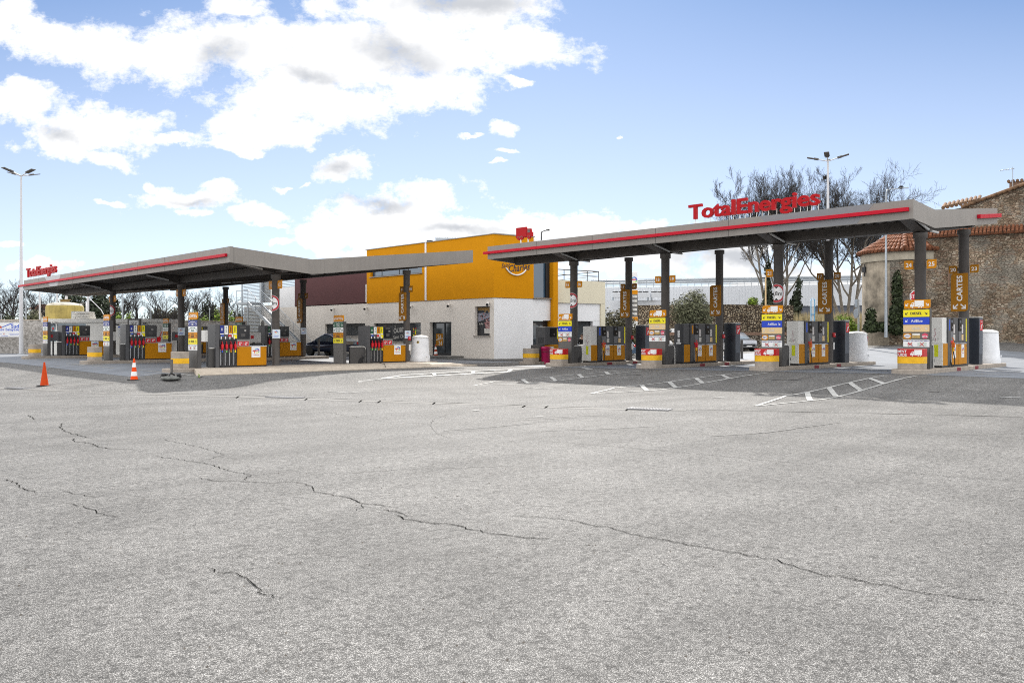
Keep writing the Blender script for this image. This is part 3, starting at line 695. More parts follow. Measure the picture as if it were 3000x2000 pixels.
# ------------------------------------------------------------------ totems
def plate(T, kind, z, w=.92, h=.262, x=-.105):
    M = FX(x, 0, z+h/2); u0, u1, v0, v1 = -w/2, w/2, -h/2, h/2
    P = {'diesel': (M_yel,M_black),'bluel': (M_blue,M_whiteink),'bluer': (M_blue,M_whiteink),'gnrl': (M_tan,M_paleink),'gnrr': (M_tan,M_paleink),'gnrb': (M_tan,M_paleink),'cards': (M_greymid,M_whiteink),'pay': (M_white,M_black),
         'e85': (M_navy,M_whiteink),'sp95': (M_white,M_greenink),'excd': (M_orange2,M_black),'exc98': (M_green,M_whiteink),'lorry': (M_orange2,M_whiteink),'cartes': (M_orange2,M_whiteink),'blank': (M_greymid,M_black)}
    m, ink = P[kind]; q = MB()
    nm = {'diesel':'fuel_plate','cards':'card_plate','pay':'payment_plate','lorry':'top_plate','cartes':'top_plate','blank':'blank_plate'}.get(kind,'fuel_plate')
    if kind in ('lorry','cartes'):
        h2 = .33; M = FX(x, 0, z+h2/2); poly = leaf(u0+.03,u1+.03,-h2/2,h2/2,.08); b = MB(); b.prism(poly, -.05, 0, M)
    else: b = MB(); b.prism(rect(u0,u1,v0,v1), -.02, 0, M)
    o = b.build(nm, m, T)
    mats = [ink, m, M_redink, M_orange2, M_whiteink, M_navy, mat('gold_card',(.45,.30,.10),.35,var=.3,scale=14), mat('pink_card',(.62,.06,.12),.4), mat('pale_cheque',(.55,.63,.58),.5,var=.15,scale=20)]
    if kind == 'diesel': q.text('DIESEL', .135, 0, 0, .004, M, 0, .03); arrow(q,-.345,0,.11,True,M); arrow(q,.345,0,.11,False,M)
    elif kind[:4] == 'blue': q.text('AdBlue', .135, .02, 0, .004, M); arrow(q, -.34 if kind[-1]=='l' else .34, 0, .10, kind[-1]=='l', M)
    elif kind[:3] == 'gnr':
        q.text('GNR', .125, 0, 0, .004, M, 0, .02)
        if kind[-1] in 'lb': arrow(q,-.35,0,.105,True,M)
        if kind[-1] in 'rb': arrow(q,.35,0,.105,False,M)
    elif kind == 'cards':
        q.prism(rect(-.45,-.17,-.11,.10), 0, .006, M, 3); q.flat(circ(-.31,-.005,.115,20,.075), .009, M, 4); q.text('DKV', .085, -.31, -.005, .012, M, 5, .03)
        q.prism(rrect(-.14,.14,-.085,.09,.02), 0, .006, M, 6); q.flat(rect(-.13,.13,.03,.08), .009, M, 4)
        q.flat([(.2,.05),(.24,-.10),(.38,-.10),(.42,.05),(.31,.11)], .006, M, 7); q.text('UTA', .10, .31, -.02, .009, M, 4, .02)
    elif kind == 'pay':
        q.text('PAIEMENT PAR CARTE UNIQUEMENT', .052, 0, .09, .004, M, 5, .02)
        rr = random.Random(3)
        for _ in range(12): uu = -.22+rr.uniform(-.12,.1); vv = -.03+rr.uniform(-.06,.05); q.flat(circ(uu,vv,.025,8), .004+rr.random()*.001, M, rr.choice((6,5,7,8)))
        q.flat(rect(.05,.36,-.1,.045), .004, M, 8)
        for c in (-.21,.2):
            for sg in (-1,1):
                d = Vector((.07,.065*sg)); nn = Vector((-d.y,d.x)).normalized()*.011; e = [(c-d.x-nn.x,-.03-d.y-nn.y),(c+d.x-nn.x,-.03+d.y-nn.y),(c+d.x+nn.x,-.03+d.y+nn.y),(c-d.x+nn.x,-.03-d.y+nn.y)]
                q.flat(e, .007+.001*sg, M, 2)
    elif kind in ('e85','sp95','excd','exc98'):
        a, b_ = {'e85':('super éthanol','E85'),'sp95':('SANS PLOMB','95-E10'),'excd':('excellium','DIESEL'),'exc98':('excellium','SP 98')}[kind]
        q.text(a, .088, 0, .06, .004, M, 0, .016); q.text(b_, .12, 0, -.055, .004, M, 0, .03); arrow(q,-.37,-.01,.12,True,M); arrow(q,.37,-.01,.12,False,M)
    elif kind == 'lorry': lorry(q, .03, 0, .48, M, .004, 0, 1); arrow(q,-.33,-.01,.12,True,M); arrow(q,.39,-.01,.12,False,M)
    elif kind == 'cartes': q.text('CARTES', .165, .03, 0, .004, M, 0, .03); arrow(q,-.34,-.02,.13,True,M); arrow(q,.40,-.02,.13,False,M)
    if q.f: q.build('lettering', mats, o)
def totem(label, group, top, kinds, pitch=.28):
    T = thing('price_totem', label, 'totem', (0,0,0), 0, group)
    mb = MB(); mb.box(-.08,.10,-.47,.47,0,2.22); mb.box(-.085,.105,-.475,-.40,0,2.23); mb.build('post', M_post, T, .008)
    MB().box(-.096,-.082,-.45,.45,.03,2.2).build('front_cladding', M_greymid, T)
    plate(T, top, 2.24)
    for i, k in enumerate(kinds): plate(T, k, 1.935-pitch*i)
    return T
kR = [(0,['diesel','bluel','gnrr','cards','pay']),(1,['diesel','bluer','gnrl','cards','pay']),(2,['diesel','gnrb','cards','pay']),(3,['diesel','bluel','pay','cards'])]
lR = ['lorry fuel totem farthest right, tan plate with a right arrow', 'lorry fuel totem before column 21, blue plate arrow pointing right', 'lorry fuel totem before columns 18 and 19, no blue plate', 'lorry fuel totem before columns 15 and 16, cards at the bottom']
for i, ks in kR:
    t = totem(lR[i], 'lorry fuel totems with orange lorry plate on top', 'lorry', ks); t.location = (32.35, YR[i]-.16, zg(32.35,YR[i])+.17)
fr = totem('car fuel totem beside the long kerb, five plates with blue on top', 'car fuel totems with orange card plate on top', 'cartes', ['e85','sp95','excd','diesel','pay']); fr.location = (16.45, YL[0]-.06, zg(16.45,YL[0])+.17)
for i, l in ((1,'car fuel totem with blue plate on the middle car island, behind the striped cone'),(2,'small car fuel totem with blue plate farthest left, beside the white wall kiosk')):
    copy_tree(fr, (16.45, YL[i]-.06, zg(16.45,YL[i])+.17), l)
bk = totem('car fuel totem with green plate standing on the long kerb before the dark parked car', 'car fuel totems with orange card plate on top', 'cartes', ['exc98','sp95','excd','diesel','blank']); bk.location = (24.3, YL[0]-.06, zg(24.3,YL[0])+.17)
for i, l in ((1,'car fuel totem with green plate right of pump 12, before the louvred stair tower'),(2,'car fuel totem with green plate farthest back, before the pebbledash wall')):
    copy_tree(bk, (24.3, YL[i]-.06, zg(24.3,YL[i])+.17), l)

# grey back panels with an animal silhouette, and white hoop rails
def side_panel(label, group, animal, L_=1.05):
    T = thing('side_panel', label, 'panel', (0,0,0), 0, group)
    f = FY(0, -.06); p = [(0,0),(L_,0),(L_,.72)]+[(L_-.16+.16*math.cos(R(a)), .72+.16*math.sin(R(a))) for a in (30,60,90)]+[(0,.88)]
    MB().prism(p, -.12, 0, f).build('board', M_post, T)
    mb = MB(); mb.tube([(.0,-.07,.9),(L_-.18,-.07,.9),(L_-.06,-.07,.86),(L_+.0,-.07,.74),(L_+.0,-.07,0)], .022, 8); mb.build('rail', M_cabwhite, T)
    q = MB(); A = {
     'rabbit': [(.34,.06),(.40,.09),(.46,.07),(.56,.10),(.66,.07),(.78,.10),(.80,.05),(.84,.06),(.83,.14),(.88,.2),(.84,.27),(.86,.40),(.82,.38),(.80,.28),(.72,.26),(.60,.36),(.52,.38),(.46,.24),(.38,.16),(.30,.10)],
     'bunny': [(.5,.0),(.8,.0),(.84,.1),(.8,.2),(.9,.26),(.88,.34),(.80,.36),(.76,.48),(.72,.46),(.74,.34),(.62,.28),(.52,.16)],
     'bear': [(.42,.0),(.62,.0),(.60,.14),(.70,.22),(.69,.27),(.6,.24),(.58,.34),(.60,.40),(.56,.42),(.50,.38),(.46,.42),(.44,.36),(.48,.28),(.44,.14)],
     'duck': [(.45,.02),(.5,.0),(.56,.02),(.52,.08),(.66,.14),(.72,.28),(.76,.42),(.86,.42),(.78,.5),(.68,.5),(.64,.34),(.5,.3),(.38,.2),(.40,.12)]}[animal]
    q.flat(A, .004, f); q.build('animal_silhouette', M_black, T); return T
for X, Y, an, l in ((17.0,YL[0],'rabbit','grey panel with running hare silhouette behind the near car totem'),(17.0,YL[1],'bear','grey panel with bear silhouette on the middle car island'),(17.0,YL[2],'bear','grey panel with bear silhouette on the far left car island'),
                    (24.75,YL[0],'bunny','grey panel with sitting rabbit silhouette next to the green plated totem on the long kerb'),(24.75,YL[1],'rabbit','dark grey panel behind pump 8 on the middle car island'),
                    (32.6,YR[3],'duck','narrow grey panel with duck silhouette below column 15'),(32.6,YR[2],'bunny','narrow grey panel with white rail below column 18'),(32.6,YR[1],'bunny','narrow grey panel with white rail below column 21'),(32.6,YR[0],'bunny','narrow grey panel half hidden behind the rightmost lorry totem')):
    s = side_panel(l, 'grey side panels on the pump islands', an, 1.0 if X < 30 else .75); s.location = (X, Y-.3 if X < 30 else Y-.34, zg(X,Y)+.17)

# ------------------------------------------------------------------ the station emblem (ring with a bar), drawn on white plates
LOGO = [M_redink, mat('logo_blue',(.03,.10,.55),.5), mat('logo_yellow',(.85,.70,.03),.5), mat('logo_green',(.18,.5,.1),.5), mat('logo_orange',(.8,.22,.02),.5), mat('logo_cyan',(.08,.4,.7),.5)]
def logo(q, u, v, s, M, n=.004, txt=True):
    arc(q, u+.14*s, v+.08*s, .20*s, .31*s, -10, 95, M, n, 1); arc(q, u+.14*s, v+.08*s, .20*s, .31*s, 95, 170, M, n, 5)
    arc(q, u+.14*s, v+.08*s, .20*s, .30*s, 300, 350, M, n, 3); arc(q, u+.14*s, v+.08*s, .20*s, .29*s, 235, 300, M, n, 2)
    q.flat([(u-.46*s,v+.06*s),(u-.30*s,v+.02*s),(u+.30*s,v+.06*s),(u+.36*s,v+.14*s),(u+.30*s,v+.17*s),(u-.40*s,v+.16*s)], n+.001, M, 0)
    q.flat([(u-.24*s,v-.22*s),(u-.14*s,v-.22*s),(u-.10*s,v+.04*s),(u-.22*s,v+.04*s)], n+.0015, M, 4)
    if txt: q.text('TotalEnergies', .15*s, u, v-.40*s, n, M, 0, .01)
def logo_plate(parent, M, u, v, w, h):
    o = MB().prism(rect(u-w/2,u+w/2,v-h/2,v+h/2), 0, .008, M).build('emblem_plate', M_white, parent)
    q = MB(); logo(q, u, v+.05*h, w*.86, M, .011); q.build('emblem', LOGO, o)

# ------------------------------------------------------------------ car pumps
def nozzle(parent, x, y, z, ring, hose_to=None, M=None):
    mb = MB(); mb.add([], [])
    mb.box(-.05,.05,-.13,-.02,-.16,.03); mb.tube([(0,-.06,.0),(0,-.09,.12),(.0,-.03,.16)], [.022,.018,.016], 8); mb.tube([(0,-.075,-.15),(0,-.075,-.26)], [.05,.028], 8)
    o = mb.build('nozzle', M_nozzle, parent, .012, (x,y,z))
    MB().tube([(0,-.075,-.255),(0,-.075,-.36)], .03, 8).build('grip_ring', ring, o)
    return o
def car_pump(label, num, blue_first=True):
    T = thing('fuel_pump', label, 'fuel pump', (0,0,0), 0, 'four-hose car fuel pumps with orange counter'); yf = -.42
    F = FY(0, yf)
    mb = MB(); mb.box(-.02,.16,-.44,.42,.0,2.02); mb.build('end_cladding', mat('pump_end_grey',(.085,.085,.09),.4,metal=.2,var=.12,scale=3), T, .015)
    mb = MB(); mb.box(.162,1.72,-.40,.40,1.32,2.0); mb.build('head', M_pump, T, .015)
    mb = MB(); mb.box(.162,1.06,-.36,.36,.06,1.318); mb.build('hose_bay', M_pump, T)
    MB().box(.20,1.04,-.402,-.364,1.0,1.30).build('hose_recess', M_screen, T)
    MB().box(-.03,2.62,-.40,.40,0,.058).build('plinth', M_black, T)
    cols = [(M_navy,M_whiteink,'E85') if blue_first else (M_green,M_whiteink,'98'), (M_white,M_greenink,'95-E10'), (M_tan if False else M_orange2,M_black,'DIESEL'), (M_yel,M_black,'DIESEL')]
    rings = [LOGO[1] if blue_first else LOGO[3], LOGO[3], M_orange2, M_yel]
    for i, (m, ink, t) in enumerate(cols):
        u = .30+i*.215; F2 = FY(u, -.402)
        o = MB().prism(rect(-.088,.088,1.60,1.96), 0, .006, F2).build('fuel_label', m, T)
        M90 = F2 @ Matrix.Translation((0,1.78,0)) @ Matrix.Rotation(R(-90),4,'Z'); q = MB(); q.text(t, .085, 0, 0, .009, M90, 0, .03); q.build('lettering', ink, o)
        MB().prism(rect(-.088,.088,1.545,1.592), 0, .006, F2).build('price_label', M_white, T)
        MB().prism(rect(-.028,.02,1.33,1.45), 0, .006, FY(u-.03,-.402)).build('tag_label', M_white, T)
        nz = nozzle(T, u, -.37, 1.06, rings[i])
        MB().tube([(u+.03,-.445,.70),(u+.035,-.45,.45),(u+.02,-.44,.2),(u-.0,-.40,.1)], .018, 6).build('hose', M_hose, T)
        MB().box(u-.065,u-.035,-.395,-.365,.1,.86).build('hose_rail', M_alu, T)
    for u0, u1, v0, v1, m in ((.62,.78,1.42,1.55,M_redink),(.79,.86,1.42,1.55,M_white),(.88,1.05,1.36,1.54,M_yel),(.26,.40,1.46,1.52,LOGO[1])): MB().prism(rect(u0,u1,v0,v1), 0, .005, FY(0,-.402)).build('notice_sticker', m, T)
    o = MB().prism(rect(1.10,1.68,1.36,1.975), 0, .012, FY(0,-.402)).build('display', M_screen, T)
    q = MB(); q.text(num, .12, 1.46, 1.74, .016, FY(0,-.402), 0, .02); q.flat(rect(1.2,1.5,1.84,1.92), .015, FY(0,-.402), 1); q.flat(rect(1.24,1.46,1.44,1.6), .015, FY(0,-.402), 1); q.build('readout', [M_paleink, M_post], o)
    mb = MB(); mb.box(1.062,2.58,-.40,.40,.06,.96); mb.build('counter', M_orange, T, .012)
    MB().box(1.72,2.60,-.41,.41,.962,1.01).build('counter_top', mat('counter_top_grey',(.45,.46,.48),.35), T)
    MB().box(1.062,1.715,-.36,.36,.962,1.318).build('card_bay', mat('card_bay_grey',(.26,.25,.24),.45), T)
    for k in (0,1):
        o = MB().prism(rect(1.10+.30*k,1.36+.30*k,1.0,1.22), 0, .006, FY(0,-.362)).build('pictogram', M_redink, T)
        q = MB(); arc(q, 1.23+.30*k, 1.11, .05, .07, 0, 300, FY(0,-.362), .009, 0); q.flat([(1.16+.3*k,1.05),(1.18+.3*k,1.04),(1.31+.3*k,1.17),(1.29+.3*k,1.18)], .0105, FY(0,-.362), 0); q.build('sign_mark', M_whiteink, o)
    logo_plate(T, FY(0,-.402), 2.02, .70, .46, .52)
    q = MB(); q.flat(circ(1.14,.9,.02,8), .003, FY(0,-.402)); q.flat(circ(2.5,.9,.02,8), .003, FY(0,-.402)); q.build('lock', M_black, T)
    return T
p12 = car_pump('car pump 12 behind the left end of the long kerb, blue first label', '12', True); p12.location = (17.25, YL[0]-.1, zg(17.25,YL[0])+.17)
copy_tree(p12, (17.25, YL[1]-.1, zg(17.25,YL[1])+.17), 'car pump with red bucket on its counter, middle car island behind the cones')
copy_tree(p12, (17.25, YL[2]-.1, zg(17.25,YL[2])+.17), 'car pump before the white kiosk, farthest left')
p10 = car_pump('car pump 10 on the long kerb between the grey column and green plated totem', '10', False); p10.location = (25.75, YL[0]-.1, zg(25.75,YL[0])+.17)
copy_tree(p10, (25.75, YL[1]-.1, zg(25.75,YL[1])+.17), 'car pump half hidden behind the column with the round height sign 11 and 12')
copy_tree(p10, (25.75, YL[2]-.1, zg(25.75,YL[2])+.17), 'car pump farthest back, seen between the blue plated totem and pump 12')
# grey notice boxes beside the totems, and the white board on the near totem's far side
for X, Y, l, m in ((16.95,YL[2]+.3,'grey notice box hanging beside the far left totem',M_pumplite),(20.2,YL[2]-.45,'pale box with red fire sign on the farthest left column',M_cabwhite),(24.9,YL[2]-.62,'grey box with red fire sign farthest back',M_pumplite),(24.95,YL[1]-.62,'pale box with red fire sign before the louvred tower',M_cabwhite)):
    T = thing('fire_point_box', l, 'box', (X,Y,zg(X,Y)+1.15), 0, 'wall boxes on the car islands'); mb = MB(); mb.box(-.04,.04,.02,.14,-1.0,0); mb.build('stand', M_post, T); MB().box(-.42,.42,-.09,.09,.0,.62).build('case', m, T, .01); MB().prism(rect(-.16,.06,.22,.42), 0, .004, FY(-.12,-.091)).build('sticker', M_redink, T)
T = thing('notice_board', 'white notice board on a stand behind the near car totem', 'board', (17.4,YL[0]+.75,zg(17.4,YL[0])+.17)); MB().box(-.03,.03,-.03,.03,0,1.2).build('stand', M_post, T); MB().box(-.05,.05,-.5,.5,1.2,1.75).build('board', M_cabwhite, T); MB().box(-.056,-.052,-.02,.0,1.22,1.73).build('joint', M_greymid, T)

# ------------------------------------------------------------------ lorry pumps
def lorry_nozzle(T, x, y, z, m, far):
    o = MB(); o.box(-.035,.035,-.12,.0,-.15,.04); o.tube([(0,-.05,.02),(.02,-.07,.16),(0,-.02,.24)], [.022,.02,.016], 8); n = o.build('nozzle', m, T, .012, (x,y,z))
    MB().tube([(0,-.06,-.14),(0,-.06,-.3)], [.04,.028], 8).build('grip_ring', M_yelband, n)
    MB().tube([(x,y-.06,z-.3),(x+.02,y-.10,z-.55),(x-.03,y-.12,z-.8),(x-.12,y-.06,z-.92),(x-.16,y,z-.6)], .02, 6).build('hose', M_hose, T)
def lorry_pump(label, nums, white=True):
    T = thing('lorry_pump', label, 'fuel pump', (0,0,0), 0, 'lorry fuel pumps with orange doors'); cw = M_cabwhite if white else M_pump
    MB().box(0,3.15,-.40,.42,0,.075).build('plinth', M_black, T)
    MB().box(.0,.56,-.42,.44,.077,.95).build('lower_cabinet', cw if white else M_pump, T, .012)
    MB().box(.06,.58,-.38,.16,.953,1.93).build('upper_cabinet', cw, T, .012)
    MB().prism(rect(.03,.55,.09,.93), 0, .006, FY(0,-.42)).build('orange_side', M_orange, T)
    if white:
        q = MB(); q.prism(rect(.10,.26,.42,.88), 0, .004, FX(-.001)); q.build('yellow_sticker', mat('lime_sticker',(.62,.66,.02),.5,var=.2,scale=30), T)
        q = MB(); rr = random.Random(2)
        for i in range(9): q.flat(circ(rr.uniform(-.03,.03),1.05+i*.055,.018,8), .003, FX(.058,-.12), 0)
        for i in range(14): q.flat(rect(*(lambda a,b:(a,a+.03,b,b+.014))(rr.uniform(-.16,.10),rr.uniform(1.0,1.16))), .003, FX(.058,-.12), 1)
        q.build('safety_symbols', [mat('faded_ink',(.36,.10,.14),.6), M_greymid], T)
    else:
        q = MB(); q.prism(rect(-.06,.06,1.28,1.62), 0, .004, FX(.058,-.1)); q.prism(rect(-.07,.07,1.05,1.2), 0, .004, FX(.058,-.1)); q.build('notice_sticker', M_white, T)
        MB().prism(rect(-.14,.14,.96,1.03), 0, .004, FX(.058,-.1)).build('notice_sticker', M_white, T)
    MB().box(.60,.92,-.43,.40,.077,1.95).build('pillar', M_pump, T, .012); MB().prism(rect(.70,.82,1.45,1.86), 0, .005, FY(0,-.43)).build('fuel_label', M_orange2 if not white else LOGO[1], T)
    MB().box(.93,.985,-.44,-.40,.1,.9).build('hose_rail', M_alu, T)
    MB().box(.95,3.10,-.36,.40,.96,1.95).build('pump_head', M_pump, T, .012); MB().box(1.0,3.05,-.36,.40,.077,.955).build('pump_base', M_pump, T)
    for k, x in enumerate((1.0, 2.03)):
        d = MB().prism(rect(x+.01,x+1.0,.09,.90), 0, .03, FY(0,-.36)).build('orange_door', M_orange, T, .006)
        q = MB(); q.flat(circ(x+.08,.82,.025,8), .034, FY(0,-.36)); q.flat(circ(x+.93,.82,.025,8), .034, FY(0,-.36)); q.build('lock', M_black, d)
        logo_plate(T, FY(0,-.391), x+.47, .62, .34, .54)
        MB().box(x+.02,x+.9,-.41,-.1,.905,.94).build('door_ledge', mat('ledge_metal',(.6,.63,.68),.3,metal=.5), T)
        o = MB().prism(rect(x+.02,x+.36,1.42,1.93), 0, .03, FY(0,-.36)).build('display', M_screen, T, .006); q = MB(); q.text(nums[k], .10, x+.24, 1.55, .034, FY(0,-.36), 0, .02); q.flat(rect(x+.1,x+.28,1.74,1.85), .033, FY(0,-.36), 1); q.build('readout', [M_paleink, M_slate2], o)
        MB().prism(rect(x+.02,x+.36,1.02,1.40), 0, .02, FY(0,-.36)).build('payment_unit', M_pumplite, T, .006)
        q = MB(); q.prism(rect(x+.46,x+.62,1.33,1.68), 0, .004, FY(0,-.36)); q.build('notice_sticker', mat('notice_paper',(.62,.58,.56),.6,var=.2,scale=40), T)
        MB().prism(rect(x+.44,x+.66,1.05,1.28), 0, .004, FY(0,-.36)).build('notice_sticker', M_tan if k else M_paleink, T)
    MB().prism(rect(3.0,3.1,1.0,1.92), 0, .005, FY(0,-.36)).build('yellow_label', M_yel, T)
    MB().prism(rect(.96,1.3,.93,1.04), 0, .01, FY(0,-.40)).build('warning_label', M_redink, T)
    lorry_nozzle(T, 3.20, -.12, 1.02, M_nozzle, True); lorry_nozzle(T, 1.04, -.42, .92, mat('orange_nozzle',(.7,.15,.02),.4) if white else M_nozzle, False)
    return T
pw = lorry_pump('white cabinet lorry pump with orange doors, farthest right before column 23', ('23','24'), True); pw.location = (33.85, YR[0]-.16, zg(34,YR[0])+.17)
copy_tree(pw, (33.85, YR[1]-.16, zg(34,YR[1])+.17), 'white cabinet lorry pump with orange doors, between columns 21 and 20')
copy_tree(pw, (33.85, YR[3]-.16, zg(34,YR[3])+.17), 'white cabinet lorry pump with orange doors, between columns 16 and 13')
pg = lorry_pump('all-grey lorry pump with orange doors and no white cabinet, right of columns 18 and 19', ('18','17'), False); pg.location = (33.85, YR[2]-.16, zg(34,YR[2])+.17)
# single pump 11 by the store corner
T = thing('lorry_pump', 'single grey pump 11 with orange base behind the dull banded bollard', 'fuel pump', (35.0,32.65,zg(35,32.7)+.17), 0, 'lorry fuel pumps with orange doors')
MB().box(0,1.3,-.42,.42,0,.07).build('plinth', M_black, T); MB().box(0,1.2,-.4,.4,.072,.93).build('orange_base', M_orange, T, .012); MB().box(-.45,-.01,-.35,.35,.3,.95).build('side_box', M_post, T, .01); MB().box(.0,1.22,-.38,.38,.96,2.0).build('pump_head', M_pump, T, .012)
logo_plate(T, FY(0,-.402), .52, .58, .34, .54); o = MB().prism(rect(.42,.95,1.42,1.93), 0, .02, FY(0,-.38)).build('display', M_screen, T); q = MB(); q.text('11', .12, .74, 1.58, .024, FY(0,-.38), 0, .02); q.build('lettering', M_paleink, o)
MB().prism(rect(1.02,1.16,1.3,1.9), 0, .005, FY(0,-.38)).build('yellow_label', M_yel, T); q = MB()
for i in range(6): q.box(-.004,-.001,-.24+.08*i,-.2+.08*i,1.05,1.4)
q.build('vent_slots', M_black, T); lorry_nozzle(T, 1.32, -.2, 1.0, M_nozzle, True)
# payment terminals and white concrete bins at the island ends
def terminal():
    T = thing('payment_terminal', '', 'terminal', (0,0,0), 0, 'slate payment terminals behind the rear columns'); MB().box(0,.5,-.34,.34,0,2.0).build('case', M_slate, T, .012); MB().prism(rect(.01,.49,.45,1.99), 0, .006, FY(0,-.34)).build('front', M_slate2, T); MB().box(-.01,.51,-.35,.35,2.002,2.04).build('top', M_cabwhite, T)
    o = MB().prism(rect(.1,.47,1.45,1.9), 0, .005, FY(0,-.346)).build('red_poster', M_redink, T); q = MB(); q.text('CARTES', .07, .285, 1.83, .008, FY(0,-.346)); arc(q, .29, 1.62, .06, .09, 20, 260, FY(0,-.346), .008, 0); q.flat([(.16,1.5),(.2,1.48),(.42,1.72),(.39,1.76)], .009, FY(0,-.346)); q.build('lettering', M_whiteink, o); return T
t0 = terminal()
for i, (Y, l) in enumerate(zip(YR, ('slate payment terminal farthest right, between the rear column and white bin','slate payment terminal right of the banner on columns 17 and 20','slate payment terminal right of the rear column near the two parked cars','slate payment terminal right of the rear column of lanes 13 and 14'))):
    p = (38.95, Y-.1, zg(39,Y)+.17)
    if i == 0: t0.location = p; t0['label'] = l
    else: copy_tree(t0, p, l)
def bin_(label, sticker):
    T = thing('sand_bin', label, 'bin', (0,0,0), 0, 'white round sand bins at the island ends')
    MB().lathe([(.56,0),(.56,.30),(.52,.36),(.52,.56),(.505,.60),(.47,1.32),(.455,1.36)], 40).build('body', M_tankw, T); MB().lathe([(.485,1.362),(.485,1.39),(.40,1.455),(.2,1.50),(.001,1.515)], 40).build('lid', mat('white_lid',(.80,.80,.79),.4), T)
    MB().box(-.05,.05,-.60,-.54,.28,.36).build('lug', M_tankw, T)
    a = R(-60 if sticker != 'gold' else -145); M = Matrix.Rotation(a+R(90),4,'Z') @ FY(0,-.487)
    q = MB()
    if sticker == 'gold': q.prism(circ(0,1.12,.075,20), 0, .012, M, 0); q.prism(circ(0,1.12,.045,16), .013, .016, M, 1)
    elif sticker == 'red': q.prism(rect(-.1,.1,1.0,1.24), 0, .012, M, 2)
    if q.f: q.build('sticker', [mat('gold_badge',(.5,.34,.04),.4), M_black, M_redink], T)
    return T
for X, Y, st, l in ((41.3,YR[0]-.1,'','white round bin at the far right end of the right-hand island'),(41.2,YR[1]-.1,'red','white round bin with red sticker, end of the island of columns 17 and 20'),(29.75,YL[0]-.05,'gold','white round bin with gold badge by the store door')):
    b = bin_(l, st); b.location = (X, Y, zg(X,Y)+.17)
# red hydrant marks stencilled on the kerbs
for i, Y in enumerate(YR):
    for j, X in enumerate((35.3, 37.6)):
        z = zg(X,Y); T = thing('kerb_stencil', 'small red stencil on the kerb of lorry lane %d, %s one' % (i*2+(0 if j else 1), ''), 'marking', (X,Y-.722,z+.09))
        T['label'] = ('small red stencil low on the %s pump island kerb, %s' % (('rightmost','column 21','column 18','column 15')[i], ('nearer the totem','nearer the rear column')[j])); T['group'] = 'red stencils on the island kerbs'
        MB().prism(rect(-.22,.22,-.07,.06), 0, .003, FY(0,0)).build('ground_paint', mat('faded_red_paint',(.22,.02,.03),.7,var=.3,scale=14), T); q = MB(); q.text(('13','11')[j], .11, 0, -.01, .005, FY(0,0)); q.build('lettering', M_black, T)
# ------------------------------------------------------------------ lane number plates, card banners, height signs on the columns
def lane_plate(num, X, Y, side, z, label, s=.34, cr=.2, m=M_orange2):
    y = Y+side*(cr+.04+s/2); T = thing('lane_plate', label, 'sign', (X-.03,y,z), 0, 'orange lane number plates on the columns')
    r = .07; poly = leaf(-s/2,s/2,-s/2,s/2,r)
    if side > 0: poly = [(-u,v) for u, v in poly][::-1]
    o = MB().prism(poly, -.03, 0, FX(0)).build('plate', m, T); q = MB(); q.text(num, .22, 0, 0, .004, FX(0), 0, .02); q.build('lettering', M_whiteink, o)
    MB().box(.0,.02,-side*(s/2+.06)-.03,-side*(s/2+.06)+.07,-.06,.06).build('bracket', M_dark, T)
def banner(X, Y, z0, label, cr, w=.66, h=1.62, m=M_brownor):
    T = thing('card_banner', label, 'sign', (X-cr-.05,Y+.10,z0), 0, 'upright CARTES banners on the rear columns'); M = FX(0)
    p = [(w/2-.13+.13*math.sin(R(a)), .13-.13*math.cos(R(a))) for a in (0,30,60,90)]+[(w/2,h)]+[(-w/2+.13-.13*math.sin(R(a)), h-.13+.13*math.cos(R(a))) for a in (0,30,60,90)]+[(-w/2,0)]
    o = MB().prism(p, -.04, 0, M).build('plate', m, T)
    q = MB(); q.text('CARTES', .30, 0, 0, .004, M @ Matrix.Translation((0,.98,0)) @ Matrix.Rotation(R(90),4,'Z'), 0, .03); arrow(q,-.15,.22,.24,True,M); arrow(q,.15,.22,.24,False,M); q.build('lettering', M_whiteink, o)
    MB().box(.041,.06,-.12,.08,.5,.6).build('bracket', M_dark, T)
for Y, a, b in ((YR[0],'24','25'),(YR[1],'21',None),(YR[2],'18','19'),(YR[3],'15','16')):
    for num, sd in ((a,1),(b,-1)):
        if num: lane_plate(num, XRC, Y, sd, ZZ(771,(XRC+YR[0])*S2)-.05, 'orange lane plate %s on the front column of the right-hand canopy' % num)
for Y, a, b in ((YRB[0],'20','23'),(YRB[1],'17','20'),(YRB[3],'13','14')):
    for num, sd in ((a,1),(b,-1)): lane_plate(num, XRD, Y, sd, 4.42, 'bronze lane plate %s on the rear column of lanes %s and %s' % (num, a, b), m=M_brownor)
for i, Y in enumerate(YRB):
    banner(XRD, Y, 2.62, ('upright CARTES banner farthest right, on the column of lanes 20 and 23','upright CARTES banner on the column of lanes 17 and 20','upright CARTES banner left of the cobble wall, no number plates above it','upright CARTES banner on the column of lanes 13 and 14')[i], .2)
for Y, a, b in ((YL[0],'11','12'),(YL[1],'7','8'),(YL[2],'3','4')):
    for num, sd in ((a,1),(b,-1)): lane_plate(num, XLC, Y, sd, 4.12, 'orange lane plate %s on the front column of the left-hand canopy' % num, cr=.19, s=.42)
for Y, a, b in ((YL[0],'9','10'),(YL[1],'5','6'),(YL[2],'1','2')):
    for num, sd in ((a,1),(b,-1)): lane_plate(num, XLD, Y, sd, 4.22, 'bronze lane plate %s on the rear column of the left-hand canopy' % num, cr=.19, s=.36, m=M_brownor)
